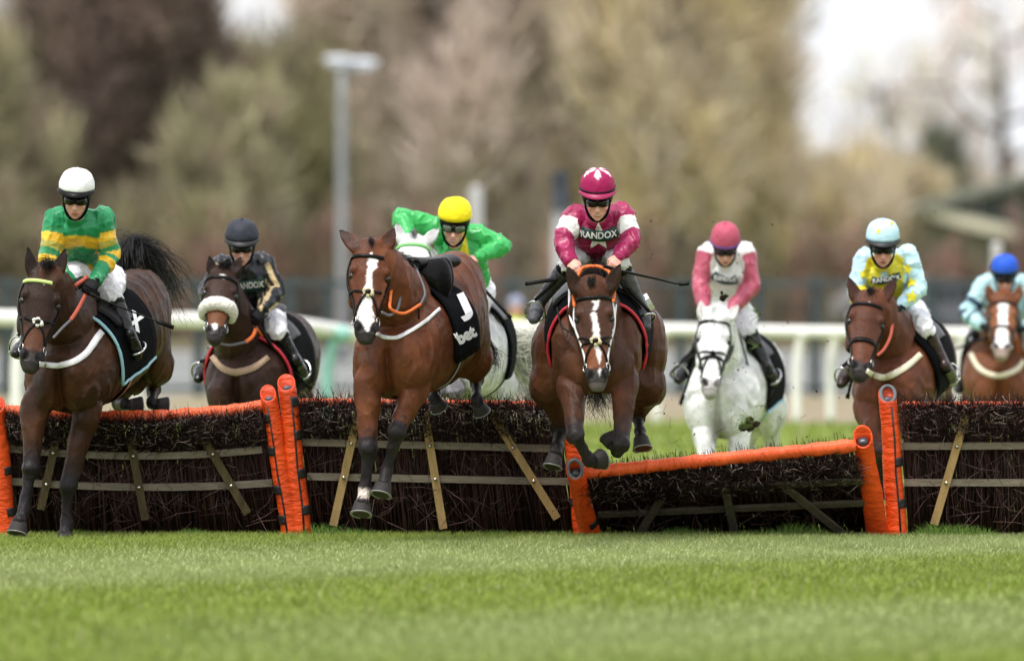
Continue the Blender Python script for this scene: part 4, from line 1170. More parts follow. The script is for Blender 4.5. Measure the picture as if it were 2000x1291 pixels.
def bridle(h, mat_=None, brow=None, band_t=.14, nose_t=.62, nose=True, nose_mat=None, patch=None, rings=True, cheek_mat=None, noser=.012):
    """Browband, cheekpieces, noseband and bit rings, each wrapped round the head."""
    mat_ = mat_ or M_LEATH; root = h.root
    fs = 1 if np.dot(h.head.U[10], h.hf) > 0 else -1          # which angle looks forward
    F0 = 90 * fs
    arc = np.linspace(-100, 100, 15)
    def ring(t, a, sc, dt=0.0):
        p = head_line(h, np.array([t] * len(a)) + dt * (1 - (np.abs(a) / 100.0) ** 2), F0 + a, sc)
        c = p.mean(0); return p
    def strap_on(name, path, w, th, mt, par=root):
        ctr = np.array([h.head.C[np.argmin(np.linalg.norm(h.head.C - p, axis=1))] for p in path])
        V, F = flat_band(path, nrm(path - ctr), w, th, 3); return add(name, V, F, mt, par)
    a0 = strap_on('bridle', ring(band_t, arc, 1.05, -.02), .024, .010, brow or mat_)
    for sg in (-1, 1):
        ts = np.array([.12, .25, .40, .55, .68, .78]); ang = F0 + sg * fs * np.array([82, 84, 84, 80, 76, 74.])
        strap_on('cheek_strap', head_line(h, ts, ang, 1.05), .021, .010, cheek_mat or mat_, a0)
        ts = np.array([.05, -.01, -.02]); ang = F0 + sg * fs * np.array([85, 60, 20.])
        if rings:
            c = head_line(h, [.80], [F0 + sg * fs * 82], 1.10)[0]; th = np.linspace(0, 2 * np.pi, 18)
            rp = c + .030 * (np.cos(th)[:, None] * h.ha + np.sin(th)[:, None] * nrm(h.hf * .75 + h.hs * sg * .3))
            V, F = tubes(rp[None], np.full((1, 18), .0048), 6); add('bit_ring', V, F, M_METAL, a0)
    if nose: strap_on('noseband', ring(nose_t, np.linspace(-120, 120, 17), 1.06, .0), noser * 2, .012, nose_mat or mat_, a0)
    if patch:                                                # crossed noseband with a fleece pad at the centre
        for sg in (-1, 1):
            ts = np.linspace(patch['t'], .50, 6); ang = F0 + sg * fs * np.linspace(0, 92, 6); strap_on('cross_strap', head_line(h, ts, ang, 1.06), .016, .009, mat_, a0)
            ts = np.linspace(patch['t'], .80, 6); ang = F0 + sg * fs * np.linspace(0, 88, 6); strap_on('cross_strap', head_line(h, ts, ang, 1.06), .014, .009, mat_, a0)
        c = head_line(h, [patch['t']], [F0], 1.10)[0]
        g = Geo()
        for k in range(6):
            a = k * math.pi / 3 + .5; q_ = .78 + .3 * math.sin(k * 2.3); g.put(*Ball('f', c + (math.cos(a) * h.hs * patch['r'] * .85 + math.sin(a) * h.ha * patch['r'] * .7 * q_), patch['r'] * (.42 + .12 * math.cos(k * 1.7))).mesh(10, 6))
        f = g.add('fleece_pad', patch['mat'], a0)
        V, F = Ball('b', c + h.hf * .012, (patch['r'] * .62, patch['r'] * .5, .012), np.array([h.hs, h.ha, h.hf])).mesh(); add('pad_centre', V, F, M_LEATH, f)
    return a0

def sheepskin(h, t, r, par=None):
    fs = 1 if np.dot(h.head.U[10], h.hf) > 0 else -1; a = np.linspace(-112, 112, 15); p = head_line(h, [t] * 15, 90 * fs + a, 1.16)
    V, F = tube(p, np.array([.6, .95, 1.1, 1.1, 1.1, .95, .6]) * r, 14, 3)
    N = vnormals(V, F); V = V + N * (noise3(V, .02, 3) * .004)[:, None]
    return add('sheepskin_noseband', V, F, M_FLEECE, par or h.root)

def breast_strap(h, pts, half, mt, name='breast_girth'):
    V, F = drape(h.tree, strap_grid(pts, half), .005, .005, h.D, 1); return add(name, V, F, mt, h.root)

def cloth(h, t0, t1, a0, a1, sc=1.05, mt=None, trim=None, th=.010, name='saddle_cloth', trims=('front', 'low')):
    """Saddle cloth: a curved sheet following the trunk; a0..a1 in degrees over the top (90)."""
    n, m = 12, 26; ts = np.linspace(t0, t1, n); an = np.linspace(a0, a1, m)
    T, A = np.meshgrid(ts, an, indexing='ij')
    c = h.trunk.at(T.ravel(), A.ravel(), 1.0)
    ctr = np.array([[np.interp(t, np.linspace(0, 1, h.trunk.K), h.trunk.C[:, k]) for k in range(3)] for t in T.ravel()])
    d = nrm(c - ctr)
    # settle the sheet on the body itself
    q = c.copy(); tree_ = h.tree
    for i in range(len(c)):
        hit = tree_.ray_cast(Vector(ctr[i] + d[i] * 1.0), Vector(-d[i]), 1.0)
        if hit[0] is not None and np.linalg.norm(np.array(hit[0]) - ctr[i]) < np.linalg.norm(c[i] - ctr[i]) * 1.3: q[i] = np.array(hit[0])
    q = q.reshape(n, m, 3)
    for _ in range(3):
        z = q.copy(); z[1:-1] = (q[:-2] + q[2:] + 2 * q[1:-1]) / 4; z[:, 1:-1] = (z[:, :-2] + z[:, 2:] + 2 * z[:, 1:-1]) / 4; q = z
    q = q + d.reshape(n, m, 3) * (.014 + (sc - 1) * .2 + .004 * noise3(q.reshape(-1, 3), .16, 31).reshape(n, m, 1))
    B = q + d.reshape(n, m, 3) * th
    V = np.concatenate([q.reshape(-1, 3), B.reshape(-1, 3)]); k = n * m
    i = np.arange(n - 1)[:, None] * m; j = np.arange(m - 1)[None]; qd = np.stack([i + j, i + j + 1, i + m + j + 1, i + m + j], -1).reshape(-1, 4)
    rim = np.array([r for r in range(m)] + [r * m + m - 1 for r in range(1, n)] + [(n - 1) * m + r for r in range(m - 2, -1, -1)] + [r * m for r in range(n - 2, 0, -1)]); rn = np.roll(rim, -1)
    V, F = outward(V, [np.vstack([qd[:, ::-1], qd + k, np.stack([rim, rn, rn + k, rim + k], -1)])])
    o = add(name, V, F, mt or M_BLACK, h.root)
    if trim is not None:
        g = Geo()
        if 'front' in trims: g.put(*tube(B[0], .0115, 8, 1))
        if 'back' in trims: g.put(*tube(B[-1], .0115, 8, 1))
        for e in ((0, -1) if 'low' in trims else ()): add('piping', *tube(B[:, e], .0115, 8, 1), trim, o)
        if g.V: g.add('piping', trim, o)
    return o, bvh((V, F))

def girth(h, t, w, mt, a0=-200, a1=20, stripe=None, sc=1.0):
    an = np.linspace(a0, a1, 26); c = h.trunk.at(np.full(26, t), an, 1.0)
    ctr = h.trunk.C[int(t * (h.trunk.K - 1))]; d = nrm(c - ctr); q = c.copy()
    for i in range(26):
        hit = h.tree.ray_cast(Vector(ctr + d[i]), Vector(-d[i]), 1.0)
        if hit[0] is not None: q[i] = np.array(hit[0])
    q[1:-1] = (q[:-2] + q[2:] + 2 * q[1:-1]) / 4
    V, F = flat_band(q + d * .010, d, w, .010, 2); o = add('girth', V, F, mt, h.root)
    if stripe:
        for k, (off, ww, m2) in enumerate(stripe):
            V, F = flat_band(q + d * .0165 + h.trunk.T[int(t * (h.trunk.K - 1))] * off, d, ww, .006, 2); add('girth_stripe', V, F, m2, o)
    return o

def rein(h, pts, mt, w=.020, name='rein'):
    q = np.array([h.W(p) for p in pts]); V, F = flat_band(q, np.array([.25, -1, .2]), w, .007, 6); return add(name, V, F, mt, h.root)

def cord(h, pts, r, mt, name, par=None):
    V, F = tube(np.array([h.W(p) for p in pts]), r, 8, 6); return add(name, V, F, mt, par or h.root)

def saddle(h, t0=.30, t1=.62, sc=1.0):
    """Small racing saddle: seat with pommel and cantle and two flaps."""
    sm = lambda t, a, k: h.trunk.at([t], [a], k)[0]
    ts = np.linspace(t0, t1, 6)
    pts = [sm(t, 90, 1.10 + .05 * abs((t - (t0 + t1) / 2) / (t1 - t0) * 2) ** 2) for t in ts]
    L = Loft('seat', pts, np.array([.07, .09, .10, .12, .13, .11]) * sc, np.array([.05, .035, .03, .035, .045, .04]) * sc, side=h.lat, sub=3)
    o = add('saddle', *L.mesh(), M_LEATH, h.root)
    for a0, a1 in ((72, 34), (108, 146)):
        n, m = 5, 8; A = []
        for t in np.linspace(t0 + .01, t1 - .10, n):
            for a in np.linspace(a0, a1, m): A.append(h.trunk.at([t + .02 * math.sin(abs(a - 90) / 40)], [a], 1.12)[0])
        V = np.array(A); ctr = h.trunk.C[int((t0 + t1) / 2 * (h.trunk.K - 1))]; d = nrm(V - ctr); V = np.vstack([V, V + d * .010]); k = n * m
        i = np.arange(n - 1)[:, None] * m; j = np.arange(m - 1)[None]; qd = np.stack([i + j, i + j + 1, i + m + j + 1, i + m + j], -1).reshape(-1, 4)
        rim = np.array([r for r in range(m)] + [r * m + m - 1 for r in range(1, n)] + [(n - 1) * m + r for r in range(m - 2, -1, -1)] + [r * m for r in range(n - 2, 0, -1)]); rn = np.roll(rim, -1)
        V, F = outward(V, [np.vstack([qd[:, ::-1], qd + k, np.stack([rim, rn, rn + k, rim + k], -1)])])
        add('flap', V, F, M_LEATH, o)
    return o

def stirrup(h, c, w, hh, ang, par=None, depth=0.0):
    """Metal stirrup iron (picture point c, size in picture px) with its leather above."""
    p = h.W(c); s = h.s; th = np.linspace(0, 2 * np.pi, 22); a = math.radians(ang)
    x = np.cos(th) * w / s * .5; z = np.where(np.sin(th) > 0, np.sin(th) * hh / s * .62, np.sin(th) * hh / s * .38)
    ux = np.array([math.cos(a), .35, -math.sin(a)]); uz = np.array([math.sin(a), .1, math.cos(a)])
    V, F = tubes((p + x[:, None] * ux + z[:, None] * uz)[None], np.full((1, 22), .0075), 7); return add('stirrup', V, F, M_METAL, par or h.root)
# ------------------------------------------------------------------ people
SKINC = np.array(lin(214, 164, 146))

def make_person(S):
    """A rider read off the photograph: joints are (px, py, depth from D)."""
    D = S['D']; s = FPX / D; W = lambda q: P(q[0], q[1], D + (q[2] if len(q) > 2 else 0))
    k = S['hw'] / s / .120                                   # size of the head against a normal one
    hm = S['helmet']; base = W(S['pelvis']) * [1, 1, 0]
    root = empty('person', base, S['label'], 'person', 'jockeys riding in the race')
    J = {n: W(q) for n, q in S['joints'].items()}
    mt_ = S.get('mount')
    if mt_ is not None:                                      # lower legs lie along the outside of the horse and its cloth
        for a in 'LR':
            for nm_, r_ in (('kn', .075), ('an', .050), ('to', .050)):
                q = S['joints'][nm_ + a]; hit = [cast(tr_, q[0], q[1])[0] for tr_ in mt_[1]]
                hit = [h_[1] for h_ in hit if h_ is not None and h_[1] > D + (.12 if a == 'R' else .3)]
                if hit and min(hit) < D + 1.1: J[nm_ + a] = P(q[0], q[1], min(min(hit) - r_, J[nm_ + a][1] if nm_ == 'kn' else 1e9))
    # head frame
    eye = W(S['eye']); fwd = nrm(np.array([S.get('look', 0.0), -1, -S.get('down', .25) * .8])); rt = nrm(np.cross(np.array([S.get('tilt', 0.0), 0, 1.0]), -fwd)) 
    if rt[0] < 0: rt = -rt
    up = np.cross(rt, fwd); up = up if up[2] > 0 else -up
    C = eye - fwd * .088 * k
    L = lambda x, y, z: C + k * (x * rt + y * up + z * fwd)
    R3 = np.array([rt, up, fwd])
    fr_ = np.random.default_rng(S.get('seed', 1)); jw, nl, lf = fr_.uniform(.93, 1.10), fr_.uniform(.94, 1.1), fr_.uniform(.95, 1.07)
    B = lambda n, x, y, z, r: Ball(n, L(x, y, z), np.array(r) * k * (np.array([jw, lf, 1]) if n in ('face', 'jaw', 'chin') else np.array([nl, 1, 1]) if n == 'lips' else 1), R3)
    headparts = [B('skull', 0, .045, -.012, (.078, .10, .098)), B('face', 0, -.045, .030, (.060, .085, .062)), B('jaw', 0, -.088, .040, (.046, .040, .050)), B('chin', 0, -.112, .064, (.024, .022, .022)),
                 B('brow', 0, .020, .078, (.056, .016, .022)), B('cheek', .040, -.036, .056, (.026, .028, .026)), B('cheek', -.040, -.036, .056, (.026, .028, .026)),
                 Loft('nose', [L(0, .0, .086), L(0, -.026, .099), L(0, -.046, .112), L(0, -.052, .098)], np.array([.010, .012, .0165, .013]) * k, np.array([.010, .012, .014, .010]) * k, side=rt, sub=3, m=12),
                 B('lips', 0, -.078, .086, (.024, .007, .012)), B('lips', 0, -.090, .084, (.021, .007, .012)),
                 B('ear', .078, -.012, -.010, (.010, .032, .020)), B('ear', -.078, -.012, -.010, (.010, .032, .020))]
    nb = W(S['neckbase']); neck = Loft('neckskin', [L(0, -.05, -.03), L(0, -.10, -.02) * .6 + nb * .4, nb], np.array([.056, .056, .062]) * k, side=rt, sub=4)
    kb = S.get('build', 1.0)
    # torso and limbs, first as the skin underneath, then as the clothes over it
    pel, chest, nbk = W(S['pelvis']), W(S['chest']), nb
    tsd = nrm(J['shR'] - J['shL'])
    mid = W(S['waist']) if 'waist' in S else pel * .5 + chest * .5
    def limbs(f, g=0.0, hem=0.0):
        sh = []
        tw = S.get('tw', (1, 1, 1, 1))
        sh.append(Loft('torso', [pel * (1 - hem) + mid * hem, mid if hem < .5 else mid * .6 + chest * .4, chest, chest * .35 + nbk * .65, nbk], (np.array([.155 * tw[0], .155 * tw[1], .180 * tw[2], .150 * tw[3], .062])) * f * kb + g, np.array([.115, .110, .122, .100, .055]) * f * kb + g, side=tsd, sub=5, exp=2.3, m=26))
        arm = []
        for a in 'LR':
            S0, E, Wr = J['sh' + a], J['el' + a], J['wr' + a]
            nm = 'arm' + a
            pth = [S0 * .75 + chest * .25, S0, S0 * .5 + E * .5, E, E * .5 + Wr * .5, Wr]
            sh.append(Loft(nm, pth, np.array([.080, .078, .066, .058, .050, .036]) * f * kb + g, side=np.cross(nrm(E - S0), [0, 1, .3]), sub=5, m=18))
            sh.append(Ball('shoulder' + a, S0, .076 * f * kb + g))
        return sh
    def legs(f, t0=0.0, t1=1.0, g=0.0):
        sh = []
        for a in 'LR':
            H, K, A = J['hip' + a], J['kn' + a], J['an' + a]
            if t0 < .5: sh.append(Loft('thigh' + a, [H, H * .6 + K * .4, K, K * .8 + A * .2], np.array([.100, .092, .070, .062]) * f * kb + g, side=[1, 0, 0], sub=5, m=20))
            if t1 > .5: sh.append(Loft('shin' + a, [K, K * .7 + A * .3, K * .35 + A * .65, A], np.array([.060, .060, .046, .040]) * f * kb + g, side=[1, 0, 0], sub=4, m=16))
        return sh
    def hand(W0, knuck, curl, side_, f=1.0, nm='hand'):
        """A closed hand: palm, four bent fingers of different lengths and a thumb over them."""
        d = nrm(knuck - W0); c = nrm(curl - np.dot(curl, d) * d); sd = np.cross(d, c); sd = sd if np.dot(sd, side_) > 0 else -sd
        sh = [Loft(nm, [W0 - d * .01, W0 + d * .04, W0 + d * .085], np.array([.029, .040, .042]) * f, np.array([.023, .024, .020]) * f, side=sd, sub=4, exp=2.5, m=16)]
        for i, ln in enumerate((.94, 1.0, .96, .80)):
            b = W0 + d * (.086 - .004 * abs(i - 1)) + sd * (.030 - .0205 * i) * f
            q1 = b + (d * .70 + c * .55) * .036 * ln; q2 = q1 + (d * -.10 + c * 1.0) * .026 * ln; q3 = q2 + (d * -.85 + c * .35) * .022 * ln
            sh.append(Loft('finger', [b - d * .015, b, q1, q2, q3], np.array([.010, .0112, .0100, .0094, .0082]) * f, side=sd, sub=3, m=10))
        tb = W0 + d * .026 + sd * .032 * f; t1 = tb + d * .030 + sd * .016 + c * .014; t2 = t1 + d * .020 + c * .026 - sd * .012
        sh.append(Loft('thumb', [tb - d * .012 - sd * .012, tb, t1, t2], np.array([.015, .0135, .0115, .0095]) * f, side=c, sub=3, m=10))
        return sh
    hands = {}
    for a in 'LR':
        kn = W(S['hand' + a]); hands[a] = (J['wr' + a], kn, np.array(S.get('curl' + a, (0, .4, -1.0)), float), np.array(S.get('thumb' + a, (1 if a == 'L' else -1, 0, .3)), float))
    body = headparts + [neck] + limbs(.80) + legs(.80)
    for a in 'LR':
        A, T = J['an' + a], J['to' + a]; body.append(Loft('foot', [A, A * .4 + T * .6, T], [.032, .034, .026], [.030, .026, .018], side=[1, 0, 0], sub=3, m=12)); body += hand(*hands[a], .80 if S.get('gloves', True) else .98)
    V, F = fuse(body, S.get('voxel', .0072), 2)
    names, t, u, v = classify(V, headparts + [neck]); q = (V - C) / k; x, y, z = q @ rt, q @ up, q @ fwd
    col = np.tile(SKINC * np.array(S.get('skin', (1, 1, 1))), (len(V), 1)) * (1 + .05 * noise3(V, .05, 41)[:, None])
    nh = np.abs(y) < .16
    def bl(c, m): col[:] = col * (1 - m[:, None]) + np.array(c) * m[:, None]
    bl(np.array(lin(176, 92, 84)), nh * (1 - smooth01(np.sqrt(((x) / .025) ** 2 + ((y + .084) / .0125) ** 2), .75, 1.15)) * (z > .07))
    bl(np.array(lin(70, 28, 28)), nh * (1 - smooth01(np.sqrt((x / .019) ** 2 + ((y + .0842) / .0034) ** 2), .6, 1.2)) * (z > .07) * S.get('mouth', .8))
    if S.get('teeth'): bl((.62, .58, .52), nh * (1 - smooth01(np.sqrt((x / .020) ** 2 + ((y + .0825) / .0048) ** 2), .7, 1.1)) * (z > .07))
    bl(np.array(lin(196, 118, 104)), nh * .45 * (1 - smooth01(np.sqrt(((np.abs(x) - .036) / .026) ** 2 + ((y + .045) / .026) ** 2), .4, 1.0)) * (z > .03))
    bl(np.array(lin(140, 84, 72)), nh * .5 * (1 - smooth01(np.sqrt(((np.abs(x) - .010) / .008) ** 2 + ((y + .060) / .006) ** 2), .5, 1.1)) * (z > .08))
    bl(np.array(lin(150, 108, 92)), nh * S.get('stubble', .15) * smooth01(-y, .055, .10) * (z > .0))
    add('body', V, F, M_SKIN, root, np.clip(col, .01, .8))
    # jacket
    jk = S['jacket']; shapes = limbs(1.0, .008, S.get('hem', .78))
    shapes.append(Loft('collar', [nbk - up * .02, nbk * .5 + L(0, -.12, -.03) * .5], np.array([.082, .068]) * k, side=rt, sub=3, cap=.3))
    V, F = fuse(shapes, .0085, 4); N = vnormals(V, F)
    sd_ = S.get('seed', 1)
    V = V + N * (noise3(V, .12, sd_) * .0035 + ridged(V * [1, 1, .38], .145, sd_ + 1) * .0150 + ridged(V * [.7, 1, 1.5], .13, sd_ + 9) * .0050 - .004)[:, None]
    nm, t, u, v = classify(V, shapes)
    col = jk(nm, t, u, v, V, dict(chest=chest, nb=nbk, tsd=tsd, J=J, W=W, s=s))
    jo = add('jacket', V, F, M_SILK, root, np.clip(col * (1 + .03 * noise3(V, .12, 43))[:, None], .004, .85)); jt = bvh((V, F))
    # breeches, boots
    hips = [Ball('hips', pel, np.array([.165, .125, .125]) * kb), Loft('seat', [pel, mid], np.array([.150, .140]) * kb, np.array([.115, .105]) * kb, side=tsd, sub=4)] + legs(1.0, 0, .4, .004)
    V, F = fuse(hips, .010, 4); N = vnormals(V, F); V = V + N * (noise3(V, .09, sd_ + 2) * .003 + ridged(V, .09, sd_ + 5) * .012 + ridged(V, .045, sd_ + 6) * .003)[:, None]
    bo = add('breeches', V, F, S.get('breech_mat', M_BREECH), root)
    bm_ = S.get('boot', M_BOOT)
    for a in 'LR':
        K, A, T = J['kn' + a], J['an' + a], J['to' + a]
        top = K * .80 + A * .20; fd = nrm(T - A)
        sh = [Loft('shaft', [top, K * .62 + A * .38, K * .35 + A * .65, A, A + nrm(A - K) * .03], np.array([.066, .064, .052, .043, .042]) * kb, side=[1, 0, 0], sub=4, m=18),
              Loft('foot', [A - fd * .045, A + fd * .02, A * .45 + T * .55, T], np.array([.042, .048, .052, .036]) * kb, np.array([.044, .050, .042, .030]) * kb, side=[1, .1, 0], sub=4, m=18)]
        V, F = fuse(sh, .008, 4); N = vnormals(V, F); V = V + N * (noise3(V, .05, sd_ + 7) * .0022)[:, None]
        b = add('boot', V, F, bm_, root)
        cuff = Loft('cuff', [top - nrm(A - K) * .012, top + nrm(A - K) * .035], np.array([.072, .070]) * kb, side=[1, 0, 0], cap=.15, sub=2, m=20); add('boot_top', *cuff.mesh(), M_LEATH, b)
        hl = Loft('heel', [A - fd * .03 + nrm(A - K) * .03, A - fd * .03 + nrm(A - K) * .055], np.array([.030, .030]) * kb, np.array([.032, .032]) * kb, side=[1, .1, 0], cap=.1, sub=2, m=12); add('heel', *hl.mesh(), M_LEATH, b)
        if mt_ is not None:                                  # stirrup iron round the ball of the foot, on its leather
            c_ = A * .35 + T * .65; ax_ = nrm(T - A); e1 = nrm(np.cross(ax_, np.array([0, 0, 1.0]))); e2 = np.cross(e1, ax_); e2 = e2 if e2[2] > 0 else -e2
            th_ = np.linspace(0, 2 * np.pi, 24); lo = np.where(np.sin(th_) > 0, .105, .058)
            rp = c_ + (np.cos(th_) * .068)[:, None] * e1 + (np.sin(th_) * lo)[:, None] * e2
            st = add('stirrup', *tubes(rp[None], np.full((1, 24), .0075), 8), M_METAL, mt_[0].root)
            add('stirrup_leather', *flat_band(np.array([c_ + e2 * .105, c_ * .45 + K * .55 + e1 * .02, K * .85 + J['hip' + a] * .15]), [0, -1, .1], .022, .008, 5), M_LEATH, st)
    if S.get('gloves', True):
        for a in 'LR':
            V, F = fuse(hand(*hands[a], 1.14), .0055, 2); g = add('glove', V, F, M_GLOVE, root)
            d = nrm(hands[a][1] - hands[a][0]); w0 = hands[a][0]; V, F = Loft('c', [w0 - d * .035, w0 + d * .012], [.040, .036], side=np.cross(d, [0, 1, 0]), cap=.2, sub=2, m=16).mesh(); add('glove_cuff', V, F, M_GLOVE, g)
    # helmet: silk cap over the skull, peak, harness
    hc = hm['col']; top = hm.get('top', .245) * .985; bs = hm.get('base', .048) + .022
    n, m = 14, 36; rows = []
    ph = np.linspace(0, 1, n); th = np.linspace(0, 2 * np.pi, m, endpoint=False)
    for p_ in ph:
        a_ = p_ * math.pi / 2; yy = bs + (top - bs) * math.sin(a_); rr = max(.004, math.cos(a_) ** .62)
        rows.append([L(.121 * rr * math.cos(b), yy + (.010 * math.sin(b) * -1 if p_ == 0 else 0), -.012 + .140 * rr * math.sin(b) - .012 * p_) for b in th])
    V = np.array(rows).reshape(-1, 3); low = V[:m] + (C + up * bs * k - V[:m]) * .07; V = np.vstack([low, V, L(0, top, -.024)]); nn = n + 1
    i = np.arange(nn - 1)[:, None] * m; j = np.arange(m)[None]; jn = (j + 1) % m
    Q = np.stack([i + j, i + jn, i + m + jn, i + m + j], -1).reshape(-1, 4); jj = np.arange(m); jm = (jj + 1) % m
    F = [Q, np.vstack([np.stack([np.full(m, nn * m), (nn - 1) * m + jj, (nn - 1) * m + jm], -1)])]
    V0 = V.copy(); N = vnormals(V, F); V = V + N * ((noise3(V, .06, sd_ + 3) * .0022 + noise3(V, .022, sd_ + 4) * .0009) * hm.get('crumple', 1.0))[:, None]
    q = (V0 - C) / k; hx, hy, hz = q @ rt, q @ up, q @ fwd
    col = np.array(hc(hx, hy, hz)) if callable(hc) else np.tile(np.array(hc), (len(V), 1))
    # subdivide for crisp markings
    he = add('helmet', V, F, M_CAP, root, col); V_he, F_he = V, F
    if hm.get('button', True): he2 = add('cap_button', *Ball('b', L(0, top + .002, -.024), .011 * k).mesh(10, 6), M_CAP, he, np.tile(col[-1], (62 + 6, 1))[:len(Ball('b', (0, 0, 0), .1).mesh(10, 6)[0])])
    if 'peak' in hm:
        b = np.linspace(math.radians(18), math.radians(162), 15); A = []
        for lift in (0, .007):
            for e, dz in ((.97, 0), (1.12, -.006), (1.26, -.018)): A.append([L(.121 * (1 + (e - 1) * .5) * math.cos(x_), bs - .004 + dz * math.sin(x_) * 1.6 + lift, -.012 + .140 * (1 + (e - 1) * math.sin(x_)) * math.sin(x_)) for x_ in b])
        V = np.array(A).reshape(-1, 3); m_ = 15; kk = 3 * m_
        i = np.arange(2)[:, None] * m_; j = np.arange(m_ - 1)[None]; qd = np.stack([i + j, i + j + 1, i + m_ + j + 1, i + m_ + j], -1).reshape(-1, 4)
        rim = np.array(list(range(m_)) + [m_ * 2 - 1, m_ * 3 - 1] + list(range(m_ * 3 - 2, m_ * 2 - 1, -1)) + [m_]); rn = np.roll(rim, -1)
        V, F = outward(V, [np.vstack([qd[:, ::-1], qd + kk, np.stack([rim, rn, rn + kk, rim + kk], -1)])])
        add('peak', V, F, hm['peak'], he)
    if 'band' in hm:
        b = np.linspace(0, 2 * np.pi, 33); yb = bs + .012
        path = np.array([L(.1225 * math.cos(x_), yb - .008 * math.sin(x_), -.012 + .1415 * math.sin(x_)) for x_ in b]); nor = nrm(path - (C + up * yb * k)); V, F = flat_band(path, nor, .013 * k, .006, 1); add('band', V, F, hm['band'], he)
    # liner: the dark shell and straps below the cap, round the temples, ears and jaw
    sh = [Loft('lin', [L(0, -.012, -.022), L(0, .02, -.016), L(0, bs + .014, -.014)], np.array([.094, .106, .113]) * k, np.array([.112, .124, .132]) * k, side=rt, sub=3, cap=.05, m=28)]
    n_ = sh[0]; V, F = n_.mesh(); keep = (((V - C) / k) @ fwd < .062) | (((V - C) / k) @ up > .030)
    ok = np.zeros(len(V), bool); ok[keep] = True; F = [f[np.all(ok[f], axis=1)] for f in F]; add('liner', V, F, M_LEATH, he)
    for sg in (-1, 1):
        pts = [L(.088 * sg, .012, .030), L(.080 * sg, -.040, .030), L(.062 * sg, -.088, .048), L(.034 * sg, -.118, .066), L(0, -.130, .078)]
        nor = np.array([rt * sg, rt * sg + fwd * .3, rt * sg * .8 + fwd * .6, fwd - up * .4, fwd * .6 - up]); V, F = flat_band(np.array(pts), nor, np.array([.044, .026, .019, .017, .017]) * k, .008, 4); add('chin_strap', V, F, M_BLACK, he)
    # goggles
    if S.get('goggles', True):
        b = np.linspace(-78, 78, 17); gz = [L(.082 * math.sin(math.radians(x_)), .004 + .003 * math.cos(math.radians(x_)), .022 + .088 * math.cos(math.radians(x_))) for x_ in b]
        nor = np.array([rt * math.sin(math.radians(x_)) + fwd * math.cos(math.radians(x_)) for x_ in b])
        hgt = np.interp(np.abs(b), [0, 7, 16, 45, 62, 78], [.028, .034, .049, .050, .042, .026]) * k
        V, F = flat_band(np.array(gz), nor, hgt + .007 * k, .010, 1); go = add('goggles', V, F, M_LEATH, root)
        for sg in (-1, 1):
            bb = np.linspace(9, 60, 9) * sg; gp = np.array([L(.086 * math.sin(math.radians(x_)), .006, .022 + .092 * math.cos(math.radians(x_))) for x_ in bb]); nr = np.array([rt * math.sin(math.radians(x_)) + fwd * math.cos(math.radians(x_)) for x_ in bb])
            V, F = flat_band(gp, nr, np.interp(np.abs(bb), [9, 18, 45, 60], [.028, .041, .041, .028]) * k, .008, 1); add('lens', V, F, S.get('lens', M_LENS), go)
    return root, jo, jt, W, s, he, bvh((V_he, F_he))

def whip(D, pts, label, r=(.009, .007, .0045), flap=.14):
    W = lambda q: P(q[0], q[1], D + q[2]); p = np.array([W(q) for q in pts]); g = M_LEATH
    root = empty('riding_whip', p.mean(0), label, 'whip', 'riding whips carried by the jockeys')
    c = catmull(p, 8) if len(p) > 2 else catmull(p, 12); n = len(c); k = max(2, int(n * (1 - flap)))
    V, F = tube(c[:k], r, 8, 1); add('shaft', V, F, M_LEATH, root)
    V, F = flat_band(c[k - 1:], [0, -1, .2], .030, .008, 1); add('flap', V, F, M_LEATH, root)
    V, F = tube(c[:max(3, n // 6)], .013, 10, 1); add('grip', V, F, M_GLOVE, root)
    return root

def star_on(tree, cx, cy, r, ang, mt, parent, off=.010):
    V = [(cx, cy)]; 
    for i in range(10):
        a = math.radians(ang + 36 * i); q = r if i % 2 == 0 else r * .45; V.append((cx + q * math.sin(a), cy - q * math.cos(a)))
    for i in range(10):
        a = math.radians(ang + 36 * i); q = (r if i % 2 == 0 else r * .45) * .5; V.append((cx + q * math.sin(a), cy - q * math.cos(a)))
    F = []
    for i in range(10): j = (i + 1) % 10; F += [[0, 11 + i, 11 + j], [11 + i, 1 + i, 1 + j], [11 + i, 1 + j, 11 + j]]
    V = np.array(V, float); F = np.array(F)
    for _ in range(2 if r > 20 else 1):                      # finer triangles, to follow the folds
        mids, NV, NF = {}, [*V], []
        def mid(a, b):
            k = (min(a, b), max(a, b))
            if k not in mids: mids[k] = len(NV); NV.append((V[a] + V[b]) / 2)
            return mids[k]
        for a, b, c in F: ab, bc, ca = mid(a, b), mid(b, c), mid(c, a); NF += [[a, ab, ca], [ab, b, bc], [ca, bc, c], [ab, bc, ca]]
        V, F = np.array(NV), np.array(NF)
    r_ = on_surface(tree, V, F, off)
    if r_ is None: return
    V3, F = r_; nz = np.cross(V3[F[:, 1]] - V3[F[:, 0]], V3[F[:, 2]] - V3[F[:, 0]])[:, 1].sum()
    add('star', V3, [F if nz < 0 else F[:, ::-1]], mt, parent, smooth=False)

def chest_band(tree, pts, half, mt, parent, name='sponsor_band', off=.006):
    V, F = drape(tree, strap_grid(pts, half, 6, 5), off, .002, 80, 4); return add(name, V, F, mt, parent), bvh((V, F))
# ------------------------------------------------------------------ the eight horses, read off the photograph
BLACKP = (.012, .010, .011)
SOFT = (.017, .014, .015)

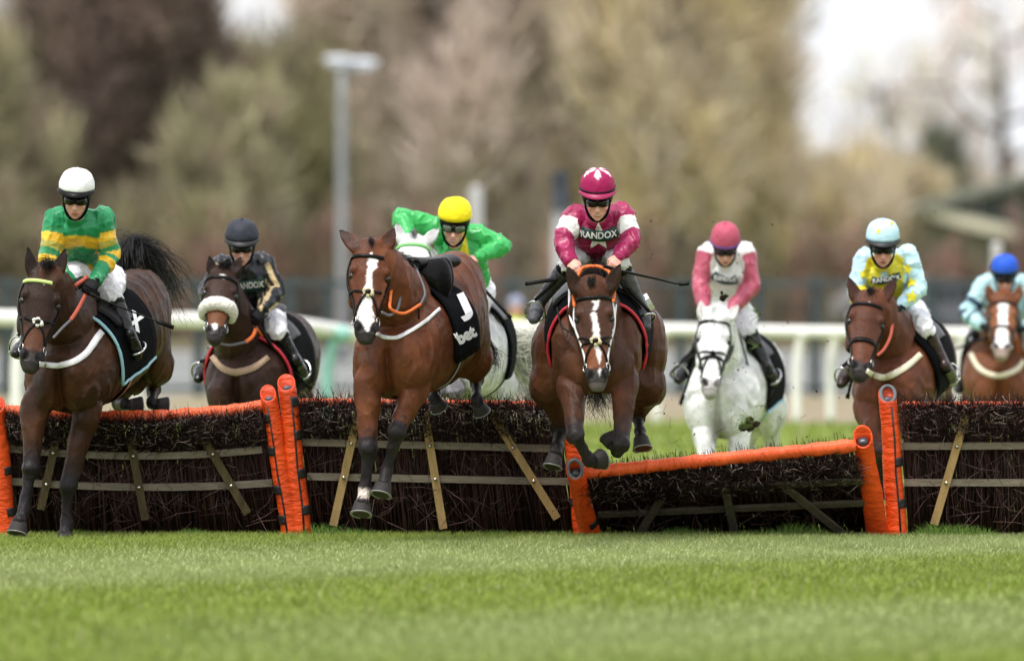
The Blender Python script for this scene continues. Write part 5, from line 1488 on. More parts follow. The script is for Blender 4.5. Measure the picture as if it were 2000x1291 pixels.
# 1. leading dark bay at the left ------------------------------------------------
H1 = make_horse(dict(D=79.6, yaw=-.30, voxel=.010,
    label='dark brown horse landing at the far left in a white breast girth',
    trunk=[(127, 742, .0, 66, 66), (140, 728, .14, 80, 84), (165, 700, .38, 84, 98), (208, 668, .75, 82, 100), (248, 632, 1.12, 76, 97), (270, 612, 1.38, 66, 88), (282, 612, 1.6, 46, 74)],
    neck=[(160, 665, .42, 64, 92), (140, 640, .20, 52, 78), (118, 600, .0, 41, 62), (104, 562, -.12, 33, 46), (96, 545, -.17, 29, 36)],
    head=dict(poll=(90, 522, -.22), lip=(60, 716, -.52), w=40, turn=.16, tilt=-.04),
    ears=[((63, 535, -.20), (54, 482, -.22), 13, .4), ((113, 535, -.16), (128, 486, -.18), 13.5, -.3)],
    balls=[(96, 752, .0, 34, 34, 47, 'pec'), (160, 752, .0, 36, 36, 51, 'pec'), (74, 735, .16, 26, 50, 62, 'shoulder'), (188, 725, .22, 26, 60, 70, 'shoulder'),
           (296, 668, 1.42, 38, 75, 82, 'haunch'), (240, 690, 1.45, 36, 60, 70, 'haunch')],
    legs=[('fore', [(68, 796, .02), (60, 918, -.10), (48, 990, -.13), (40, 1012, -.18), (33, 1042, -.25)], 1.12),
          ('fore', [(168, 806, .08), (133, 952, .0), (130, 1020, .02), (128, 1036, -.01), (126, 1062, -.06)], 1.10),
          ('hind', [(302, 716, 1.5), (300, 758, 1.66), (297, 788, 1.30), (304, 791, 1.28), (324, 793, 1.34)], 1.0),
          ('hind', [(238, 745, 1.5), (232, 786, 1.55), (244, 790, 1.25), (252, 792, 1.22), (274, 792, 1.28)], 1.0)],
    coat=dict(base=(.032, .014, .008), warm=(.085, .032, .012), points=SOFT, face=(.024, .012, .008), nose=(.10, .038, .018), stock=(.45, .95), marks=[[(.07, -.02, .0), (.10, -.02, .08), (.17, .03, .05), (.19, .04, .0)]], white=(.35, .32, .31)),
    hair=[dict(name='tail', paths=[[(250, 520, 1.62), (252, 478, 1.72), (290, 496, 1.8), (322, 560, 1.85), (336, 645, 1.85)], [(250, 520, 1.62), (256, 476, 1.72), (312, 500, 1.8), (345, 545, 1.85), (368, 585, 1.9)], [(250, 522, 1.62), (250, 486, 1.7), (276, 500, 1.78), (306, 560, 1.8), (330, 625, 1.8)]], n=400, r0=.09, r1=.19, seed=1, stop=(.5, 1.0), curl=.03, width=.0026),
          dict(name='tail_wisp', paths=[[(270, 490, 1.75), (310, 505, 1.8), (350, 515, 1.85), (362, 545, 1.9)], [(290, 510, 1.75), (330, 550, 1.8), (355, 575, 1.85), (378, 585, 1.9)]], n=60, r0=.06, r1=.13, seed=2, curl=.05, width=.0016),
          dict(name='forelock', paths=[[(92, 516, -.18), (88, 512, -.26), (84, 534, -.26)], [(92, 514, -.18), (98, 516, -.24), (101, 534, -.2)]], n=150, r0=.05, r1=.06, seed=3, curl=.012),
          dict(name='mane', paths=[[(112, 540, -.05), (122, 548, -.06), (127, 566, -.04)], [(122, 562, .02), (134, 572, .02), (138, 596, .04)], [(105, 520, -.1), (112, 516, -.1), (118, 522, -.08)]], n=220, r0=.06, r1=.07, seed=4, curl=.02)]))
bridle(H1, brow=mat('lime_browband', lin(196, 216, 130), .6, .25, 300), nose=False, patch=dict(t=.585, r=.034, mat=M_FLEECE))
breast_strap(H1, [(76, 711), (104, 714), (138, 709), (168, 690), (192, 656), (199, 648)], [5, 5.5, 6.2, 6.6, 6.4], M_WHITEL)
c1, t1 = cloth(H1, .27, .56, -22, 200, trim=M_BLUEP)
girth(H1, .40, .085, M_LEATH, stripe=[(-.012, .010, M_RED), (.006, .008, M_WHITEL), (.020, .010, M_RED)])
saddle(H1, .30, .52)
lettering('number', t1, 'X', 264, 628, 30, 34, M_WHITE, c1, ang=20, shear=.1, bold=.05, off=.005)
rein(H1, [(104, 660, -.44), (122, 640, -.34), (138, 625, -.24)], M_REING, .018); rein(H1, [(138, 625, -.24), (152, 604, -.15), (172, 566, -.02)], M_REINR, .026)
rein(H1, [(134, 567, -.02), (150, 556, -.06), (172, 540, -.02)], M_REINR, .026)
cord(H1, [(182, 590, .2), (190, 628, .2), (188, 650, .15), (200, 700, .15)], .006, M_LEATH, 'breast_strap_tail')

# 2. riderless bright bay ---------------------------------------------------------
H2 = make_horse(dict(D=78.4, yaw=-.32, voxel=.010,
    label='riderless bright bay horse with a white blaze and empty saddle',
    trunk=[(768, 708, .0, 66, 66), (778, 700, .13, 79, 84), (800, 672, .38, 84, 104), (840, 656, .78, 81, 92), (868, 622, 1.12, 78, 100), (884, 588, 1.38, 70, 99), (892, 592, 1.58, 50, 82)],
    neck=[(796, 622, .45, 58, 92), (782, 598, .22, 50, 82), (764, 556, .02, 42, 64), (748, 518, -.10, 33, 46), (740, 500, -.14, 29, 36)],
    head=dict(poll=(727, 474, -.20), lip=(715, 659, -.50), w=40, turn=.10, tilt=.02, bend=-2),
    ears=[((702, 488, -.17), (664, 450, -.10), 16, .3), ((748, 487, -.14), (771, 446, -.14), 17, -.2)],
    balls=[(734, 722, .0, 32, 34, 49, 'pec'), (806, 718, .0, 36, 36, 51, 'pec'), (716, 706, .15, 27, 50, 62, 'shoulder'), (832, 690, .22, 30, 62, 76, 'shoulder'),
           (918, 650, 1.40, 40, 75, 88, 'haunch'), (862, 672, 1.45, 40, 60, 76, 'haunch')],
    legs=[('fore', [(718, 760, .0), (720, 878, -.14), (713, 955, -.10), (708, 976, -.14), (705, 1004, -.22)], 1.12),
          ('fore', [(812, 756, .05), (774, 846, -.16), (756, 916, -.08), (751, 938, -.12), (744, 966, -.20)], 1.12),
          ('hind', [(926, 704, 1.42), (930, 740, 1.62), (932, 782, 1.36), (934, 790, 1.34), (941, 805, 1.40)], .95),
          ('hind', [(858, 720, 1.42), (846, 764, 1.56), (848, 778, 1.32), (850, 784, 1.30), (858, 797, 1.36)], .95)],
    coat=dict(base=(.098, .031, .013), warm=(.150, .050, .020), points=(.020, .016, .017), face=(.105, .032, .013), nose=(.11, .035, .016), stock=(.62, .95),
        marks=[[(.105, .02, .0), (.12, .06, .16), (.17, .12, .24), (.26, .06, .22), (.33, -.04, .13), (.42, -.02, .14), (.52, -.06, .22), (.62, -.06, .26), (.72, -.10, .36), (.82, -.04, .42), (.88, .03, .22), (.93, .04, .08), (.94, .04, .0)]],
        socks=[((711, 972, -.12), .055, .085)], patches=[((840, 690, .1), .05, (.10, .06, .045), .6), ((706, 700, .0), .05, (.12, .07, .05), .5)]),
    hair=[dict(name='mane', paths=[[(764, 498, .0), (776, 502, .02), (790, 522, .06)], [(782, 512, .15), (796, 504, .2), (806, 520, .2)], [(790, 520, .2), (804, 530, .26), (800, 556, .2)]], n=280, r0=.06, r1=.06, seed=5, curl=.015),
          dict(name='forelock', paths=[[(724, 478, -.16), (725, 470, -.2), (727, 480, -.24)]], n=90, r0=.03, r1=.03, seed=6, curl=.006),
          dict(name='tail', paths=[[(930, 640, 1.75), (955, 690, 1.85), (946, 725, 1.9)], [(935, 650, 1.8), (962, 690, 1.9), (964, 712, 1.9)]], n=200, r0=.05, r1=.10, seed=7, curl=.03)]))
bridle(H2, brow=M_LEATH, nose=False, patch=dict(t=.56, r=.034, mat=M_FLEECEY))
breast_strap(H2, [(733, 651), (752, 659), (775, 660), (800, 648), (830, 628), (858, 603)], [3, 3.3, 3.6, 3.6, 3.4, 3.2], M_WHITEL)
c2, t2 = cloth(H2, .36, .57, -20, 205, trim=None)
girth(H2, .44, .06, M_GIRTH, stripe=[(0, .012, M_LEATH)])
lettering('number', t2, 'J', 904, 600, 26, 54, M_WHITE, c2, ang=-24, bold=.06, off=.005)
lettering('lettering', t2, 'bet', 909, 654, 40, 25, M_WHITE, c2, ang=-28, bold=.06, off=.005)
rein(H2, [(745, 610, -.42), (762, 616, -.3), (778, 600, -.16), (782, 560, -.1), (776, 538, -.08)], M_REING, .020)
rein(H2, [(776, 536, -.08), (768, 545, -.12), (762, 585, -.24), (764, 604, -.28), (790, 612, -.16), (822, 594, .0)], M_REINO, .020)
rein(H2, [(822, 594, .0), (830, 570, .1), (815, 530, .2), (804, 512, .3)], M_REING, .017)
cord(H2, [(818, 600, .05), (820, 632, .05), (838, 656, .12)], .006, M_LEATH, 'breast_strap_tail')

def flipped_saddle(h):
    """The empty saddle: seat on the back, near flap thrown up so its broad leather face shows."""
    def slab(name, outline, z0, bulge, mt, par, th=.014):
        o = catmull(np.array(outline + outline[:1], float), 5)[:-1]; c = o.mean(0); g = []
        for k in np.linspace(0, 1, 6):
            for q in o: 
                w = c + (q - c) * k; g.append(h.W((w[0], w[1], z0(w) - bulge * (1 - k * k))))
        V = np.array(g); n = len(o); i = np.arange(5)[:, None] * n; j = np.arange(n)[None]; jn = (j + 1) % n
        Q = np.stack([i + j, i + jn, i + n + jn, i + n + j], -1).reshape(-1, 4); V2 = V + np.array([.2, 1, .1]) * th; k = len(V); r = 5 * n + np.arange(n); rn = 5 * n + (np.arange(n) + 1) % n
        V, F = outward(np.vstack([V, V2]), [np.vstack([Q, Q[:, ::-1] + k, np.stack([r, rn, rn + k, r + k], -1)])]); return add(name, V, F, mt, par)
    base = h.W((858, 560, .7)); root = empty('saddle', base, 'empty black racing saddle with its flap thrown up on the riderless bay horse', 'saddle')
    zf = lambda w: .40 + (w[0] - 815) / 280 * .4
    slab('flap', [(815, 530), (826, 512), (846, 506), (866, 506), (878, 522), (882, 548), (878, 572), (866, 590), (858, 586), (838, 566), (820, 548)], zf, .045, M_LEATH, root)
    slab('flap', [(850, 508), (866, 503), (880, 512), (886, 540), (882, 566), (868, 588), (876, 560), (874, 530)], lambda w: zf(w) + .06, .02, M_LEATH, root)
    L = Loft('seat', [h.W(q) for q in ((806, 516, .34), (828, 514, .5), (856, 512, .72), (876, 510, .86))], [.05, .07, .09, .10], [.05, .04, .04, .05], side=h.lat); add('seat', *L.mesh(), M_LEATH, root)
    for pts in ([(806, 516, .30), (812, 508, .28), (820, 514, .28), (814, 524, .28)], [(803, 520, .28), (808, 527, .26), (818, 524, .27)]):
        V, F = tube(np.array([h.W(q) for q in pts]), .012, 8); add('pommel_strap', V, F, M_LEATH, root)
    slab('girth_flap', [(852, 606), (872, 604), (884, 612), (882, 640), (870, 652), (852, 640)], lambda w: .42 + (w[0] - 850) / 280 * .3, .03, M_LEATH, root)
flipped_saddle(H2)

# 3. dark brown horse with a sheepskin noseband -----------------------------------
H3 = make_horse(dict(D=83.6, yaw=-.28, voxel=.012,
    label='dark brown horse with a thick white sheepskin noseband approaching the hurdle behind the leader',
    trunk=[(470, 760, .0, 62, 62), (478, 752, .14, 78, 80), (498, 728, .38, 82, 94), (532, 708, .78, 74, 94), (556, 700, 1.12, 68, 90), (566, 712, 1.38, 56, 80), (570, 720, 1.56, 40, 64)],
    neck=[(482, 690, .40, 58, 86), (470, 668, .20, 48, 74), (455, 622, .0, 38, 56), (444, 580, -.12, 30, 42), (439, 560, -.16, 27, 34)],
    head=dict(poll=(436, 523, -.20), lip=(420, 658, -.62), w=34, turn=.12, tilt=-.02),
    ears=[((414, 533, -.18), (409, 498, -.2), 10.5, .3), ((460, 532, -.16), (470, 500, -.18), 11, -.3)],
    balls=[(436, 774, .0, 32, 34, 46, 'pec'), (500, 772, .0, 34, 36, 47, 'pec'), (428, 750, .16, 26, 50, 60, 'shoulder'), (524, 742, .22, 28, 58, 66, 'shoulder'), (574, 735, 1.4, 30, 66, 74, 'haunch')],
    legs=[('fore', [(432, 806, .02), (428, 905, -.3), (430, 950, -.05), (431, 965, .0), (432, 985, .05)], 1.0), ('fore', [(508, 806, .06), (512, 905, -.25), (510, 950, .0), (510, 965, .05), (509, 985, .1)], 1.0),
          ('hind', [(575, 790, 1.4), (572, 880, 1.75), (570, 960, 1.6), (568, 975, 1.55), (564, 1000, 1.48)], 1.0), ('hind', [(520, 800, 1.45), (520, 885, 1.8), (519, 965, 1.65), (518, 980, 1.6), (516, 1003, 1.52)], 1.0)],
    coat=dict(base=(.030, .014, .010), warm=(.046, .021, .013), points=SOFT, face=(.034, .016, .011), nose=(.15, .055, .022), marks=[[(.10, 0, 0), (.12, .0, .22), (.15, .06, .22), (.18, .08, .0)], [(.80, -.08, 0), (.82, -.08, .16), (.88, -.08, .12), (.90, -.05, 0)]]),
    hair=[dict(name='forelock', paths=[[(438, 520, -.15), (434, 514, -.2), (428, 522, -.2)], [(440, 520, -.15), (444, 514, -.18), (440, 526, -.2)]], n=140, r0=.05, r1=.05, seed=8, curl=.01)]))
b3 = bridle(H3, nose=False); sheepskin(H3, .57, .048, b3)
breast_strap(H3, [(414, 697), (436, 720), (462, 727), (496, 718), (524, 698)], [5, 6.5, 7, 6.5, 5], M_TAN)
c3, t3 = cloth(H3, .24, .54, -22, 200, trim=M_RED, trims=('front',)); girth(H3, .42, .07, M_LEATH); saddle(H3, .30, .52)
H3.x = rein(H3, [(415, 665, -.55), (432, 672, -.45), (452, 674, -.35), (480, 668, -.2)], M_REING, .018); rein(H3, [(480, 668, -.2), (494, 656, -.1), (500, 640, -.02)], M_REINO, .026); rein(H3, [(500, 640, -.02), (512, 656, .1), (516, 664, .1)], M_REINO, .022)

# 4. grey horse behind the bay -----------------------------------------------------
GREYC = (.62, .62, .62)
H4 = make_horse(dict(D=83.2, yaw=-.30, voxel=.012,
    label='pale grey horse mostly hidden behind the riderless bay horse',
    trunk=[(880, 706, .0, 60, 60), (888, 702, .14, 74, 78), (905, 690, .38, 80, 92), (924, 682, .78, 77, 92), (936, 676, 1.12, 68, 90), (944, 682, 1.38, 54, 84), (948, 690, 1.56, 40, 70)],
    neck=[(886, 640, .40, 56, 84), (866, 610, .20, 46, 72), (836, 552, .0, 38, 54), (818, 508, -.12, 31, 42), (812, 490, -.16, 28, 34)],
    head=dict(poll=(808, 460, -.20), lip=(806, 590, -.62), w=35, turn=.05, tilt=-.06),
    ears=[((784, 470, -.18), (774, 434, -.18), 12, .3), ((834, 472, -.16), (858, 445, -.16), 12, -.3)],
    balls=[(852, 720, .0, 30, 34, 46, 'pec'), (912, 720, .0, 32, 36, 47, 'pec'), (952, 700, 1.40, 40, 66, 76, 'haunch'), (966, 742, 1.30, 28, 50, 60, 'haunch')],
    legs=[('fore', [(866, 742, -.1), (890, 762, -.42), (884, 800, -.2), (883, 812, -.12), (882, 832, -.06)], 1.25), ('fore', [(842, 748, -.1), (848, 786, -.4), (850, 830, -.15), (850, 842, -.1), (850, 862, -.05)], 1.1),
          ('hind', [(972, 760, 1.4), (974, 850, 1.75), (972, 930, 1.6), (970, 950, 1.55), (966, 975, 1.48)], 1.0), ('hind', [(930, 760, 1.45), (930, 850, 1.8), (930, 935, 1.65), (929, 955, 1.6), (927, 980, 1.52)], 1.0)],
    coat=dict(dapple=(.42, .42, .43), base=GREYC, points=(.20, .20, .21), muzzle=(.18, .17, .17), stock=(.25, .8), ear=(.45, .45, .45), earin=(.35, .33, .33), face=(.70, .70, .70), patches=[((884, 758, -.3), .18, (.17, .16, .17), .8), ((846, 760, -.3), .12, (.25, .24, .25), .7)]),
    hair=[dict(name='tail', paths=[[(988, 664, 1.7), (1018, 662, 1.8), (1050, 650, 1.9), (1090, 665, 2.0)], [(988, 670, 1.7), (1012, 690, 1.8), (1045, 700, 1.9), (1080, 720, 2.0)], [(988, 680, 1.7), (1008, 720, 1.8), (1035, 745, 1.9), (1062, 778, 2.0)]], n=620, r0=.10, r1=.14, col=(.62, .61, .55), seed=9, curl=.04, width=.0034, stop=(.6, 1.0)),
          dict(name='forelock', paths=[[(812, 460, -.18), (808, 452, -.2), (806, 464, -.24)]], n=60, r0=.03, r1=.03, col=(.16, .16, .16), seed=10, curl=.006)]))
bridle(H4, brow=mat('green_browband', lin(120, 190, 110), .6, .35, 260), nose=True)
c4, t4 = cloth(H4, .40, .70, -32, 205); girth(H4, .45, .06, M_LEATH); saddle(H4, .34, .55)
lettering('number', t4, '5', 974, 672, 20, 42, M_WHITE, c4, ang=-20, bold=.05, off=.005); lettering('lettering', t4, 'betway', 964, 712, 54, 18, M_WHITE, c4, ang=-24, bold=.05, off=.005)

# 5. dark bay over the knocked hurdle ----------------------------------------------
H5 = make_horse(dict(D=78.5, yaw=.02, voxel=.010,
    label='dark bay horse with a broken white stripe jumping head on under the maroon jockey',
    trunk=[(1166, 704, .0, 64, 60), (1166, 694, .13, 80, 80), (1167, 664, .38, 90, 98), (1169, 648, .78, 98, 104), (1171, 650, 1.08, 100, 100), (1171, 652, 1.32, 98, 92), (1171, 662, 1.52, 70, 74)],
    neck=[(1163, 640, .40, 60, 92), (1161, 622, .18, 54, 82), (1159, 600, -.08, 46, 62), (1158, 578, -.26, 37, 46), (1157, 566, -.32, 32, 36)],
    head=dict(poll=(1158, 552, -.36), lip=(1167, 752, -.62), w=38.5, turn=.0, tilt=.035),
    ears=[((1128, 568, -.32), (1109, 521, -.38), 15, .25), ((1188, 566, -.32), (1211, 517, -.38), 15.5, -.25)],
    balls=[(1130, 722, .0, 36, 36, 51, 'pec'), (1204, 720, .0, 36, 36, 51, 'pec'), (1108, 690, .18, 30, 56, 76, 'shoulder'), (1222, 686, .18, 32, 56, 76, 'shoulder'),
           (1076, 690, 1.22, 38, 70, 76, 'haunch'), (1262, 682, 1.22, 42, 72, 84, 'haunch'), (1074, 728, 1.18, 34, 58, 60, 'haunch'), (1262, 736, 1.18, 32, 58, 62, 'haunch')],
    legs=[('fore', [(1116, 756, .0), (1124, 852, -.30), (1150, 900, -.20), (1158, 902, -.16), (1176, 896, -.06)], 1.10),
          ('fore', [(1220, 746, .02), (1214, 868, -.30), (1206, 880, -.05), (1200, 872, .02), (1190, 852, .10)], 1.10),
          ('hind', [(1074, 752, 1.16), (1096, 838, 1.34), (1088, 872, 1.22), (1086, 880, 1.18), (1079, 912, 1.10)], 1.06),
          ('hind', [(1262, 752, 1.16), (1246, 812, 1.34), (1250, 842, 1.22), (1251, 849, 1.18), (1255, 876, 1.10)], 1.06)],
    coat=dict(base=(.052, .020, .010), warm=(.105, .037, .016), points=(.020, .016, .016), face=(.062, .026, .016), nose=(.20, .066, .026), stock=(.50, .95),
        marks=[[(.10, -.02, .0), (.12, .0, .16), (.16, .06, .22), (.22, .14, .12), (.27, .04, .12), (.285, .0, .0)], [(.29, -.04, .0), (.31, -.04, .14), (.40, .04, .14), (.50, .06, .16), (.58, .06, .18), (.63, .06, .12), (.70, .14, .13), (.76, .16, .06), (.80, .14, .0)], [(.83, .16, .0), (.86, .16, .09), (.90, .15, .06), (.92, .15, 0)]], chinpale=1),
    hair=[dict(name='mane', paths=[[(1150, 548, -.2), (1158, 534, -.1), (1150, 526, .1)], [(1166, 548, -.2), (1172, 534, -.1), (1182, 530, .05)], [(1158, 545, -.15), (1160, 525, .0), (1162, 515, .2)]], n=320, r0=.10, r1=.09, seed=11, curl=.012),
          dict(name='forelock', paths=[[(1158, 552, -.34), (1156, 545, -.4), (1158, 562, -.42)], [(1156, 552, -.34), (1152, 548, -.4), (1154, 560, -.42)]], n=120, r0=.03, r1=.035, seed=12, curl=.008),
          dict(name='tail', paths=[[(1165, 700, 1.6), (1148, 760, 1.7), (1140, 812, 1.75)], [(1175, 700, 1.6), (1180, 760, 1.7), (1202, 822, 1.75)], [(1170, 700, 1.6), (1160, 770, 1.7), (1168, 810, 1.75)]], n=380, r0=.06, r1=.14, seed=13, curl=.03, grey=.22)]))
bridle(H5, nose=True, nose_t=.60, noser=.010, cheek_mat=M_WHITEL, patch=dict(t=.60, r=.034, mat=M_FLEECEY))
c5, t5 = cloth(H5, .25, .56, -24, 204, trim=M_RED, trims=('front',)); girth(H5, .4, .07, M_LEATH); saddle(H5, .30, .54)
rein(H5, [(1127, 548, -.25), (1120, 575, -.3), (1122, 600, -.35)], M_REINO, .020); rein(H5, [(1198, 548, -.25), (1200, 575, -.3), (1197, 590, -.35)], M_REINO, .020)
rein(H5, [(1128, 540, -.22), (1138, 524, -.18), (1160, 520, -.16), (1184, 526, -.18), (1198, 545, -.24)], M_REINO, .024)
cord(H5, [(1112, 566, .1), (1114, 620, -.1), (1128, 650, -.3)], .009, M_WHITEL, 'running_rein'); cord(H5, [(1203, 590, -.1), (1200, 622, -.3), (1196, 650, -.4)], .009, M_WHITEL, 'running_rein')
cord(H5, [(1088, 600, .1), (1096, 636, -.02), (1112, 648, -.15), (1132, 664, -.3)], .006, M_LEATH, 'rein_loop')
lettering('lettering', t5, '1', 1266, 590, 12, 34, M_WHITE, c5, ang=-30, bold=.04, off=.005)

# 6. white horse -------------------------------------------------------------------
WH = (.72, .72, .71)
H6 = make_horse(dict(D=88.0, yaw=-.18, voxel=.012,
    label='white horse galloping up to the knocked hurdle',
    trunk=[(1406, 792, .0, 56, 58), (1412, 784, .14, 70, 76), (1424, 762, .40, 74, 86), (1446, 742, .80, 76, 88), (1462, 734, 1.12, 72, 84), (1468, 736, 1.38, 62, 78), (1472, 742, 1.56, 46, 64)],
    neck=[(1412, 720, .40, 52, 80), (1408, 700, .20, 46, 72), (1403, 660, .0, 37, 54), (1400, 632, -.14, 31, 42), (1399, 618, -.18, 28, 34)],
    head=dict(poll=(1398, 605, -.22), lip=(1388, 765, -.60), w=33, turn=.06, tilt=-.02),
    ears=[((1373, 620, -.2), (1368, 587, -.2), 11.5, .3), ((1424, 622, -.2), (1443, 595, -.2), 11.5, -.3)],
    balls=[(1374, 806, .0, 29, 32, 46, 'pec'), (1434, 806, .0, 30, 34, 47, 'pec'), (1362, 790, .16, 26, 48, 58, 'shoulder'), (1456, 784, .2, 26, 54, 64, 'shoulder'), (1494, 745, 1.4, 30, 62, 78, 'haunch'), (1500, 790, 1.35, 24, 52, 62, 'haunch')],
    legs=[('fore', [(1377, 842, .0), (1381, 920, -.25), (1383, 968, .0), (1384, 976, .05), (1385, 990, .1)], 1.08), ('fore', [(1444, 840, .05), (1440, 926, -.1), (1438, 975, -.08), (1437, 990, -.12), (1436, 1006, -.18)], 1.08),
          ('hind', [(1504, 800, 1.4), (1507, 875, 1.75), (1504, 945, 1.6), (1502, 960, 1.55), (1498, 980, 1.48)], 1.0), ('hind', [(1466, 806, 1.45), (1462, 880, 1.8), (1462, 946, 1.65), (1461, 962, 1.6), (1459, 982, 1.52)], 1.0)],
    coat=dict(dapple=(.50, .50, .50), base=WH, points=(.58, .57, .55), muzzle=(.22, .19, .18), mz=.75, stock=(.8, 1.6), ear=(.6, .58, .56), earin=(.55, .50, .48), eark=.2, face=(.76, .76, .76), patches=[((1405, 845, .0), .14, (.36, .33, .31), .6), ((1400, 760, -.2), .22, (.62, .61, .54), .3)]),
    hair=[dict(name='mane', paths=[[(1398, 604, -.1), (1412, 596, -.05), (1428, 640, -.02)], [(1404, 612, -.05), (1424, 630, .0), (1436, 668, .05)]], n=200, r0=.06, r1=.07, col=(.72, .72, .72), seed=14, curl=.02), dict(name='forelock', paths=[[(1398, 602, -.2), (1394, 600, -.24), (1390, 622, -.3)]], n=60, r0=.04, r1=.04, col=(.74, .74, .74), seed=15, curl=.01)]))
bridle(H6, nose=True, nose_t=.60, patch=dict(t=.56, r=.018, mat=M_LEATH))
c6, t6 = cloth(H6, .33, .58, -26, 204, trim=M_BLUEP, trims=('low',)); girth(H6, .42, .06, M_BLUEP); saddle(H6, .33, .54)
rein(H6, [(1413, 712, -.5), (1424, 700, -.3), (1432, 672, -.1), (1428, 640, .0)], M_LEATH, .020); rein(H6, [(1368, 710, -.5), (1366, 690, -.3), (1364, 664, -.1), (1374, 630, .0)], M_LEATH, .020)
cord(H6, [(1440, 640, .1), (1452, 680, .1), (1462, 720, .15), (1470, 760, .2)], .008, M_LEATH, 'stirrup_leather'); cord(H6, [(1360, 690, .3), (1336, 706, .3), (1310, 728, .3), (1318, 742, .35)], .008, M_LEATH, 'rein_loop')

# 7. bay horse behind the right-hand hurdle ----------------------------------------
H7 = make_horse(dict(D=84.4, yaw=-.26, voxel=.012,
    label='bay horse with a cream breast girth carrying the jockey with yellow stars',
    trunk=[(1738, 760, .0, 60, 60), (1744, 750, .14, 74, 80), (1762, 726, .38, 78, 94), (1788, 712, .78, 70, 92), (1806, 712, 1.12, 62, 88), (1812, 722, 1.38, 50, 78), (1816, 730, 1.56, 36, 62)],
    neck=[(1752, 690, .40, 58, 86), (1744, 670, .20, 50, 76), (1726, 630, .0, 40, 58), (1712, 600, -.12, 32, 44), (1706, 588, -.16, 28, 34)],
    head=dict(poll=(1699, 572, -.22), lip=(1681, 731, -.62), w=36, turn=.14, tilt=-.03),
    ears=[((1674, 586, -.2), (1657, 541, -.2), 13, .3), ((1726, 586, -.18), (1752, 540, -.2), 13, -.3)],
    balls=[(1700, 772, .0, 30, 34, 46, 'pec'), (1768, 770, .0, 32, 36, 47, 'pec'), (1692, 756, .16, 26, 50, 60, 'shoulder'), (1790, 742, .22, 28, 58, 66, 'shoulder'), (1822, 745, 1.4, 26, 62, 74, 'haunch')],
    legs=[('fore', [(1694, 796, .0), (1716, 880, -.34), (1722, 930, -.1), (1722, 945, -.04), (1722, 966, .04)], 1.15), ('fore', [(1776, 800, .05), (1778, 900, -.2), (1776, 955, .0), (1775, 968, .05), (1774, 985, .1)], 1.05),
          ('hind', [(1826, 790, 1.4), (1826, 880, 1.75), (1824, 950, 1.6), (1822, 965, 1.55), (1818, 988, 1.48)], 1.0), ('hind', [(1790, 796, 1.45), (1790, 885, 1.8), (1789, 955, 1.65), (1788, 970, 1.6), (1786, 992, 1.52)], 1.0)],
    coat=dict(base=(.092, .030, .015), warm=(.15, .048, .020), points=(.020, .016, .017), face=(.080, .028, .015), nose=(.13, .042, .02), stock=(.75, 1.1), marks=[[(.10, .0, 0), (.115, .02, .06), (.14, .06, .04), (.15, .08, 0)]], white=(.4, .34, .32)),
    hair=[dict(name='forelock', paths=[[(1702, 572, -.18), (1700, 566, -.22), (1698, 580, -.24)]], n=110, r0=.04, r1=.04, seed=16, curl=.008)]))
bridle(H7, nose=True, nose_t=.60, noser=.018)
breast_strap(H7, [(1692, 724), (1712, 735), (1736, 735), (1768, 718), (1798, 692)], [5, 6, 6.4, 6, 5.6], M_CREAM)
c7, t7 = cloth(H7, .24, .54, -22, 200); girth(H7, .42, .07, M_GIRTH); saddle(H7, .30, .52)
rein(H7, [(1714, 694, -.52), (1728, 680, -.40), (1740, 654, -.26), (1744, 622, -.12)], M_REINR, .020); rein(H7, [(1742, 622, .0), (1760, 636, .1), (1776, 652, .15)], M_REINR, .030)
cord(H7, [(1742, 622, .1), (1766, 652, .15), (1786, 676, .25), (1806, 684, .3)], .007, M_LEATH, 'rein_loop')

